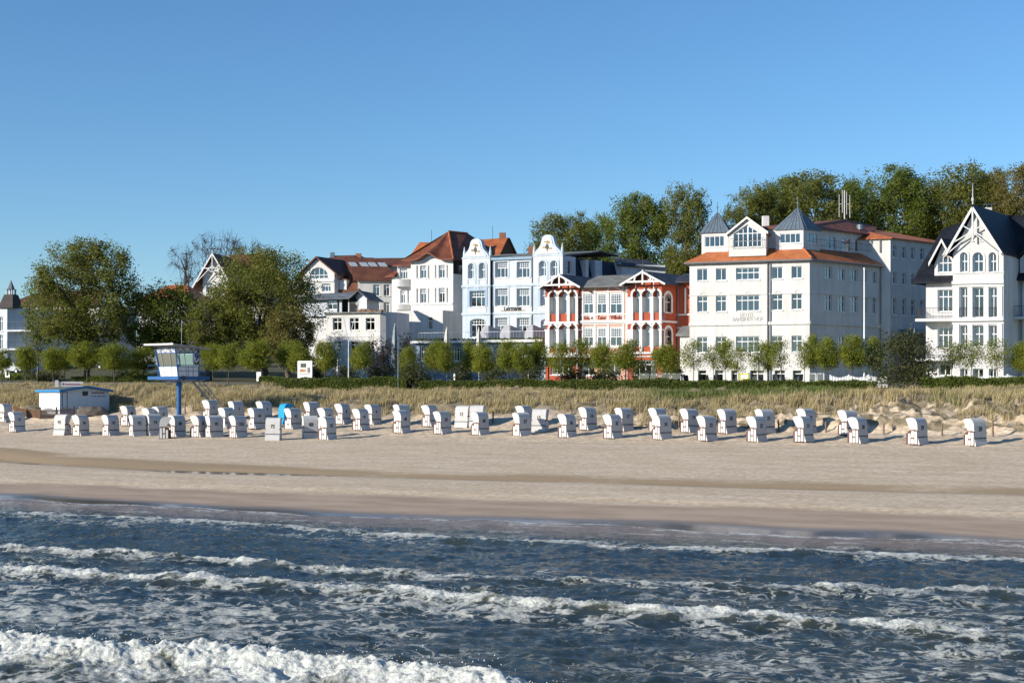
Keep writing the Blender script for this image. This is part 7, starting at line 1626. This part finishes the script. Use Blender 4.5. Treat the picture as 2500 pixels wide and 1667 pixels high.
    sb = part('sign_board', MB().hexa([Sg(-w2, 0), Sg(w2, 0), Sg(w2, 0, -.06), Sg(-w2, 0, -.06)], [Sg(-w2, h2), Sg(w2, h2), Sg(w2, h2, -.06), Sg(-w2, h2, -.06)]), WH)
    ob = link('lettering', text_mesh('Strandkorbvermietung', 0, REDL), None, sb); s = .22; q = Sg(0.02, h2 * .5, .02) - g; ob.matrix_local = Matrix(((r.x * s * .68, 0, un.x * s, q.x), (r.y * s * .68, 0, un.y * s, q.y), (0, s, 0, q.z), (0, 0, 0, 1)))
    sn = MB(); a = [Sg(w2 * .86 + .09 * math.cos(t), h2 * .5 + .09 * math.sin(t), .02) for t in (i * math.pi / 4 for i in range(8))]; sn.hexa(a, [p - un * .018 for p in a]); part('sun_emblem', sn, plain('sign_yellow', (.75, .50, .06)), sb)
    sn = MB(); a = [Sg(-w2 * .86 + .07 * math.cos(t), h2 * .5 + .13 * math.sin(t), .02) for t in (i * math.pi / 4 for i in range(8))]; sn.hexa(a, [p - un * .018 for p in a]); part('sign_emblem', sn, GRY, sb)
    part('roof_panel', MB().hexa([Sg(-w2 - .55, -.05), Sg(-w2 - .25, -.05), Sg(-w2 - .25, -.05, -.3), Sg(-w2 - .55, -.05, -.3)], [Sg(-w2 - .55, h2 * 1.28), Sg(-w2 - .25, h2 * 1.28), Sg(-w2 - .25, h2 * 1.28, -.3), Sg(-w2 - .55, h2 * 1.28, -.3)]), WH)
    part('awning_shutter', MB().hexa([P(-.03, .3, zt - .5), P(-.03, W - .3, zt - .5), P(-.002, W - .3, zt - .5), P(-.002, .3, zt - .5)], [P(-.03, .3, zt - .12), P(-.03, W - .3, zt - .12), P(-.002, W - .3, zt - .12), P(-.002, .3, zt - .12)]), plain('shutter_white', (.70, .71, .74)))
    # covered boat in front
    b = on_ground(226, 1014); T2 = empty('covered_boat', b, 'boat under a grey brown tarpaulin beside the kiosk', 'boat'); l2 = 37 * b.y / F; V = []; n_ = 14
    rows = []
    for i in range(n_ + 1):
        t = i / n_; x = (t - .5) * 2 * l2; bw = .55 * (math.sin(math.pi * (.12 + .76 * t)) ** .6); hh = (.95 if t < .75 else .95 - (t - .75) * 1.6) * (.75 + .25 * min(1, t * 5)) + .05 * math.sin(t * 17)
        rows.append([(x, -bw, 0), (x, -bw * 1.06, .48 * (hh / .95)), (x, -bw * .5, hh * .9), (x, 0, hh), (x, bw * .5, hh * .9), (x, bw * 1.06, .48), (x, bw, 0)])
    m_ = MB()
    for p, q in zip(rows, rows[1:]):
        for i in range(6): m_.poly([p[i], q[i], q[i + 1], p[i + 1]])
    m_.poly(rows[0]); m_.poly(rows[-1][::-1])
    ob = link('tarpaulin', m_.mesh('tarpaulin'), plain('tarpaulin_brown', (.15, .125, .10), .6, .35, 2.5, .3, 4), T2); T2.rotation_euler.z = R(14); T2.scale = (1, 1, .82)
    link('keel', MB().box(-l2 * .9, l2 * .9, -.06, .06, -.1, .1).mesh('keel'), WOODB, T2)
    s = on_ground(197, 1013); T3 = empty('notice_board', s, 'small white notice board leaning by the covered boat', 'sign', rz=R(-20))
    link('panel', MB().box(-.16, .16, -.02, .02, .02, .68).mesh('panel'), WH, T3); link('mark', MB().box(-.06, .06, -.03, -.021, .38, .52).mesh('mark'), IRON, T3); link('stand', MB().hexa([(-.14, .25, 0), (.14, .25, 0), (.14, .28, 0), (-.14, .28, 0)], [(-.14, .021, .6), (.14, .021, .6), (.14, .04, .6), (-.14, .04, .6)]).mesh('stand'), WOODB, T3)
kiosk()

def picket_fence(name, pts, hgt, mat, label, step=.11, wave=0.0, pw=.03, rail=2, posts=True, cat='fence'):
    """pts: ground px points"""
    o = pts[0]; T = empty(name, o, label, cat); pk = MB()
    for a, b in zip(pts, pts[1:]):
        L = (b - a).length; n_ = max(2, int(L / step)); d = (b - a).normalized(); nn = Vector((-d.y, d.x, 0)) * .02; rm = MB()
        for i in range(n_ + 1):
            t = i / n_; p = a.lerp(b, t); hh = hgt * (1 + wave * math.cos(t * 2 * math.pi * max(1, round(L / 2.4))))
            w = d * pw; pk.hexa([p - w - nn, p + w - nn, p + w + nn, p - w + nn], [v + Vector((0, 0, hh)) for v in (p - w - nn, p + w - nn, p + w + nn, p - w + nn)])
        for k in range(rail):
            z = hgt * (.25 + .5 * k / max(1, rail - 1)); q = nn * 2.2; rm.hexa([a + q + Vector((0, 0, z)), b + q + Vector((0, 0, z)), b + q * 1.8 + Vector((0, 0, z)), a + q * 1.8 + Vector((0, 0, z))], [a + q + Vector((0, 0, z + .06)), b + q + Vector((0, 0, z + .06)), b + q * 1.8 + Vector((0, 0, z + .06)), a + q * 1.8 + Vector((0, 0, z + .06))])
        link('rails', rm.mesh('rails', o), mat, T)
    link('pickets', pk.mesh('pickets', o), mat, T, kind='stuff')
    if posts:
        for p in pts: link('post', MB().box(p.x - .05, p.x + .05, p.y - .05, p.y + .05, p.z - .2, p.z + hgt * 1.18).mesh('post', o), mat, T)
DKW = plain('dark_fence_wood', (.05, .03, .025), .8); MDW = plain('weathered_fence_wood', (.17, .095, .06), .8, .3)
picket_fence('picket_fence', [on_ground(98, 1022), on_ground(138, 1021), on_ground(181, 1019)], .82, DKW, 'dark picket fence in front of the kiosk', .1, -.1, .024)
picket_fence('picket_fence', [on_ground(36, 1012), on_ground(66, 1019), on_ground(98, 1022.5)], .72, MDW, 'brown weathered picket fence at the left of the kiosk', .1, .06, .026)
WHF = plain('fence_white', (.76, .76, .77), .5, .05)
picket_fence('white_fence', [at_n(x, 116.2) for x in (2027, 2072, 2120, 2165)], .88, WHF, 'white picket fence with wavy top below the flagpole', .12, .08, .034)
picket_fence('white_fence', [at_n(x, 116.2) for x in (2262, 2310, 2360, 2410, 2460, 2510)], .85, WHF, 'white picket fence with wavy top in front of the villa', .12, .08, .03)

# ------------------------------------------------------------------ dune posts
PST = plain('weathered_post', (.19, .13, .095), .9, .3, 6)
near = {452: 'left of beach chair four', 393: 'behind beach chair forty-seven', 1203: 'right of beach chair thirty-eight', 1657: 'left of beach chair nineteen', 1902: 'between beach chairs twenty-one and twenty-two', 2017: 'between beach chairs twenty-two and twenty-three', 2157: 'left of beach chair twenty-nine', 2300: 'between beach chairs twenty-nine and twenty-eight', 2424: 'right of beach chair twenty-eight', 536: 'between beach chairs four and five', 2180: 'short, leaning left of beach chair twenty-nine'}
for x, yb, hh in ((452, 1010, 25), (393, 997, 14), (1203, 1033, 27), (1657, 1043, 25), (1902, 1053, 26), (2017, 1056, 24), (2157, 1060, 26), (2300, 1064, 28), (2424, 1066, 38), (536, 996, 12), (2180, 1049, 10)):
    p = on_ground(x, yb); H_ = hh / F * p.y + .3; T = link('dune_post', None, label='wooden dune fence post ' + near[x], cat='post', group='dune fence posts', loc=p - Vector((0, 0, .25)))
    rr = random.Random(x); dx, dy = rr.uniform(-.06, .06), rr.uniform(-.06, .06)
    link('shaft', MB().tube((0, 0, 0), (dx, dy, H_), .065, .055, 8).mesh('shaft'), PST, T); link('cap', MB().tube((dx, dy, H_), (dx, dy, H_ + .02), .05, .045, 8).mesh('cap'), plain('post_endgrain', (.28, .22, .16)), T)

# ------------------------------------------------------------------ along the promenade
STEEL = plain('pale_steel', (.42, .46, .50), .4, .1, metal=.3)
a, b = at_n(200, 116), at_n(2490, 116)
pm = MB()
for i in range(60):
    x0, x1 = 0 + 2520 * i / 60, 2520 * (i + 1) / 60; q = []
    for x, n_ in ((x0, 115.6), (x1, 115.6), (x1, 120.5), (x0, 120.5)): p = at_n(x, n_); q.append((p.x, p.y, p.z + .03))
    pm.poly(q)
link('promenade', pm.mesh('promenade'), plain('paving_grey', (.26, .24, .21), .9, .25, 2, .2, 6), kind='structure')
def pole(name, px, n_, yt, r, mat, label, cat, extra=None):
    p = at_n(px, n_); zt = CZ + (HY - yt) / F * p.y; T = empty(name, p, label, cat)
    link('shaft', MB().tube((0, 0, -.2), (0, 0, zt - p.z), r, r * .6, 8).mesh('shaft'), mat, T)
    link('base_collar', MB().tube((0, 0, -.05), (0, 0, .25), r * 1.8, n=8).mesh('base_collar'), mat, T); return T, zt - p.z, p
T, z, p = pole('flagpole', 2110, 117.5, 657, .075, plain('flagpole_white', (.80, .80, .80), .4, .03), 'tall white flagpole without a flag before the white hotel', 'flagpole'); link('truck', MB().tube((0, 0, z), (0, 0, z + .1), .08, n=8).mesh('truck'), WHF, T)
T, z, p = pole('lamp_mast', 851, 115.5, 835, .07, STEEL, 'grey mast with V shaped arms before the burnt house', 'lamp post')
k = p.y / F; za = CZ + (HY - 773) * k - p.z
for dx in (-12.5, 15): link('arm', MB().tube((0, 0, z - .05), (dx * k, 0, za), .045, .03, 6).mesh('arm'), STEEL, T)
link('tie_wire', MB().tube((-12.5 * k, 0, za), (15 * k, 0, za), .012, n=4).mesh('tie_wire'), STEEL, T)
pole('slim_post', 972, 113, 821, .05, plain('blue_grey_post', (.14, .22, .28), .5), 'slim blue grey post rising from the hedge beside the tall parasol', 'post')
def parasol(px, n_, yt, yb, wpx, mat, label):
    p = at_n(px, n_); k = p.y / F; z1 = CZ + (HY - yt) * k - p.z; z0 = CZ + (HY - yb) * k - p.z; w = wpx * k / 2; T = empty('closed_parasol', p, label, 'parasol', 'closed parasols'); mb = MB(); n = 12
    prof = [(0, .35), (.12, .8), (.3, .95), (.55, .8), (.8, .55), (.95, .28), (1, .05)]
    rings = [[(w * r * (1 + .22 * (i % 2)) * math.cos(2 * math.pi * i / n), w * r * (1 + .22 * (i % 2)) * math.sin(2 * math.pi * i / n), z0 + (z1 - z0) * t) for i in range(n)] for t, r in prof]
    for A, B_ in zip(rings, rings[1:]):
        for i in range(n): mb.poly([A[i], A[(i + 1) % n], B_[(i + 1) % n], B_[i]])
    mb.poly(rings[0][::-1]); mb.poly(rings[-1])
    link('canopy', mb.mesh('canopy'), mat, T); link('pole', MB().tube((0, 0, -.1), (0, 0, z1 + .12), .04, n=8).mesh('pole'), STEEL, T); link('tie', MB().tube((0, 0, z0 + (z1 - z0) * .45), (0, 0, z0 + (z1 - z0) * .49), w * 1.05, n=12).mesh('tie'), IRON, T)
CANV = plain('canvas_beige', (.52, .50, .46), .9, .15, 3); CANG = plain('canvas_grey', (.26, .29, .31), .9, .2, 3)
parasol(964, 133, 792, 910, 18, CANG, 'tall grey closed parasol between the purple shrubs'); parasol(1091, 136, 800, 872, 17, CANV, 'beige closed parasol left of the pale blue guesthouse terrace'); parasol(1169, 136, 800, 872, 14, CANV, 'slim beige closed parasol before the pale blue guesthouse')
parasol(825, 123, 878, 918, 9, CANV, 'small pale closed parasol left of the grey mast'); parasol(888, 123, 878, 921, 9, CANV, 'small pale closed parasol right of the grey mast')

def board(name, x0, x1, yt, yb, n_, mat, label, cat, legs=True, th=.06):
    p = at_n((x0 + x1) / 2, n_); k = p.y / F; w = (x1 - x0) * k / 2; z1 = CZ + (HY - yt) * k - p.z; z0 = max(.02, CZ + (HY - yb) * k - p.z); T = empty(name, p, label, cat, rz=R(-18))
    pn = link('panel', MB().box(-w, w, -th / 2, th / 2, z0, z1).mesh('panel'), mat, T)
    if legs:
        for sx in (-1, 1): link('leg', MB().box(sx * w * .85 - .03, sx * w * .85 + .03, th / 2 + .001, th / 2 + .06, -.1, z1 * .9).mesh('leg'), IRON, T)
    return T, w, z0, z1, pn
WHP = plain('poster_white', (.78, .78, .76), .5, .04)
T, w, z0, z1, pn = board('poster_stand', 725, 764, 881, 928, 116, WHP, 'white poster stand with coloured food pictures above the hedge', 'stand')
for (u0, u1, v0, v1, c) in ((-.7, .1, .42, .58, (.45, .18, .08)), (.35, .75, .38, .66, (.16, .16, .18)), (-.75, .7, .30, .33, (.05, .05, .06)), (-.6, .2, .66, .88, (.06, .07, .04)), (-.2, .2, .46, .56, (.50, .32, .12))):
    link('poster_picture', MB().box(w * u0, w * u1, -.045 - .004 * (c[0] > .47), -.032, z0 + (z1 - z0) * v0, z0 + (z1 - z0) * v1).mesh('poster_picture'), plain('poster_ink_%d' % int(c[0] * 1000 + c[1] * 77), c, .5, .5, 14), T)
p = at_n(776, 116); k = p.y / F; T = empty('windscreen', p, 'curved white board windscreen right of the poster stand', 'windscreen'); q = [(-11 * k, -.1), (11 * k, -.1), (11 * k, .62), (4 * k, .78), (-3 * k, .74), (-11 * k, .55)]
for i in range(6):
    x0 = -11 * k + 22 * k * i / 6; x1 = x0 + 22 * k / 6 - .02; h = .58 + .2 * math.sin(math.pi * (i + .8) / 6.5); link('board', MB().box(x0, x1, -.02, .02, -.1, h).mesh('board'), WHP, T)
link('rail', MB().box(-11 * k, 11 * k, .021, .06, .3, .38).mesh('rail'), WHP, T)
board('white_sign', 626, 638, 908, 930, 115.2, WHP, 'small blank white sign beside a pale trunk', 'sign')
T, w, z0, z1, pn = board('poster_sign', 12, 25, 903, 921, 119, WHP, 'small white sign with dark drawing at the left edge', 'sign')
link('drawing', MB().box(-w * .5, w * .4, -.04, -.031, z0 + .15, z1 - .1).mesh('drawing'), plain('sign_drawing', (.08, .08, .08), .8, .8, 12), T)
T, w, z0, z1, pn = board('menu_board', 1806, 1827, 913, 925, 115.4, WHP, 'menu board in yellow and green frame before the large white hotel', 'sign', legs=False)
GF = plain('frame_green', (.01, .16, .11), .5); YF = plain('frame_yellow', (.55, .47, .04), .5)
for sx in (-1, 1): link('post', MB().box(sx * (w + .05) - .05, sx * (w + .05) + .05, -.05, .05, -.3, z1 + .1).mesh('post'), GF, T); link('frame_side', MB().box(sx * w - .045, sx * w + .045, -.06, -.031, z0, z1).mesh('frame_side'), YF, T)
for z in (z0, z1): link('frame_bar', MB().box(-w - .045, w + .045, -.065, -.031, z - .045, z + .045).mesh('frame_bar'), YF, T)
p = at_n(1110, 115.4); k = p.y / F; T = empty('bollard_lamp', p, 'short white lamp bollard below the guesthouse', 'bollard'); hz = CZ + (HY - 912) * k - p.z
link('column', MB().tube((0, 0, 0), (0, 0, hz * .72), .08, n=10).mesh('column'), WHP, T); link('neck', MB().tube((0, 0, hz * .72), (0, 0, hz * .8), .05, n=10).mesh('neck'), IRON, T); link('lamp_head', MB().tube((0, 0, hz * .8), (0, 0, hz * .95), .11, .09, 10).tube((0, 0, hz * .95), (0, 0, hz), .09, .03, 10).mesh('lamp_head'), WHP, T)
for i, (x0, x1) in enumerate(((1560, 1585), (1587, 1611), (1613, 1637), (1639, 1663), (1974, 1992), (1994, 2012))):
    p = at_n((x0 + x1) / 2, 118); k = p.y / F; w = (x1 - x0) * k / 2; h = CZ + (HY - 911) * k - p.z; T = empty('glass_windscreen', p, 'framed glass windscreen, %s from the red hotel side' % ordinal(i), 'windscreen', 'glass windscreens', R(-20))
    f = MB()
    for (a_, b_, c_, d_) in ((-w, w, h - .05, h), (-w, w, .05, .1), (-w, -w + .05, .1, h - .05), (w - .05, w, .1, h - .05)): f.box(a_, b_, -.025, .025, c_, d_)
    link('frame', f.mesh('frame'), WHF, T); link('pane', MB().poly([(-w + .04, 0, .08), (w - .04, 0, .08), (w - .04, 0, h - .03), (-w + .04, 0, h - .03)]).mesh('pane'), GLASS, T); link('foot', MB().box(-.15, .15, -.2, .2, -.05, .05).mesh('foot'), IRON, T)
CF = plain('cafe_chair_dark', (.03, .032, .036), .6); CFG = plain('cafe_chair_grey', (.16, .17, .18), .6)
legm = MB().box(-.02, .02, -.02, .02, 0, .45).mesh('leg'); seatm = MB().box(-.24, .24, -.24, .24, .45, .52).mesh('seat'); backm = MB().hexa([(-.24, .2, .521), (.24, .2, .521), (.24, .25, .521), (-.24, .25, .521)], [(-.22, .3, 1.0), (.22, .3, 1.0), (.22, .34, 1.0), (-.22, .34, 1.0)]).mesh('backrest'); armm = MB().box(-.26, -.2, -.2, .2, .68, .72).mesh('armrest')
for i, x in enumerate((1664, 1678, 1715, 1733, 1752, 1842, 1860, 1893, 1915, 1935, 1950)):
    p = at_n(x, 119 + (i % 3) * .8); c = CFG if i > 4 else CF; T = empty('cafe_chair', p, 'dark cafe chair on the white hotel terrace, %s from the left' % ordinal(i), 'chair', 'cafe chairs', rl.uniform(0, 6.2))
    for nm, me in (('seat', seatm), ('backrest', backm), ('armrest', armm)):
        o = link(nm, me, c, T); o.material_slots[0].link = 'OBJECT'; o.material_slots[0].material = c
    for sx in (-.2, .2):
        for sy in (-.2, .2): o = link('leg', legm, c, T, loc=(sx, sy, 0)); o.material_slots[0].link = 'OBJECT'; o.material_slots[0].material = c
p = at_n(700, 118); T = empty('blue_barrel', p, 'small blue barrel behind the hedge left of the poster stand', 'barrel'); link('body', MB().tube((0, 0, 0), (0, 0, .22), .2, .23, 12).tube((0, 0, .22), (0, 0, .5), .23, .2, 12).mesh('body'), plain('barrel_blue', (.01, .04, .30), .4), T); link('lid', MB().tube((0, 0, .5), (0, 0, .54), .21, n=12).mesh('lid'), IRON, T)
# parked car below the tallest tree
def car(px, n_, rz, mat, label):
    p = at_n(px, n_); T = empty('parked_car', p, label, 'car', rz=rz); GL = plain('car_glass', (.02, .025, .03), .08, spec=.7); TY = plain('tyre_black', (.02, .02, .02), .9)
    body = [(-2.05, .35), (2.0, .35), (2.1, .6), (1.9, .82), (.95, .92), (-1.85, .95), (-2.1, .75)]; cab = [(-1.75, .951), (.95, .921), (.35, 1.42), (-1.2, 1.45)]
    link('body', MB().hexa([(x, -.82, z) for x, z in body], [(x, .82, z) for x, z in body]).mesh('body'), mat, T); c = link('cabin', MB().hexa([(x, -.7, z) for x, z in cab], [(x, .7, z) for x, z in cab]).mesh('cabin'), mat, T)
    for y in (-.705, .705): link('window', MB().hexa([(-1.45, y - .01, 1.0), (.6, y - .01, .99), (.25, y - .01, 1.34), (-1.1, y - .01, 1.36)], [(-1.45, y + .01, 1.0), (.6, y + .01, .99), (.25, y + .01, 1.34), (-1.1, y + .01, 1.36)]).mesh('window'), GL, c)
    for x in (-1.35, 1.3):
        for y in (-.83, .83): w = link('wheel', MB().tube((x, y - .1, .32), (x, y + .1, .32), .32, n=16).mesh('wheel'), TY, T); link('rim', MB().tube((x, y + math.copysign(.101, y), .32), (x, y + math.copysign(.12, y), .32), .18, n=12).mesh('rim'), STEEL, w)
    for y in (-.6, .6): link('headlight', MB().box(2.0, 2.09, y - .16, y + .16, .62, .74).mesh('headlight'), plain('lamp_glass', (.6, .6, .6), .2), T)
car(277, 139, R(-22), plain('car_paint_dark', (.02, .025, .035), .25, .05, spec=.6), 'dark parked car under the tallest tree'); car(36, 134, R(-30), plain('car_paint_pale', (.45, .48, .50), .3, .05, spec=.6), 'pale parked car at the left edge behind the dune')
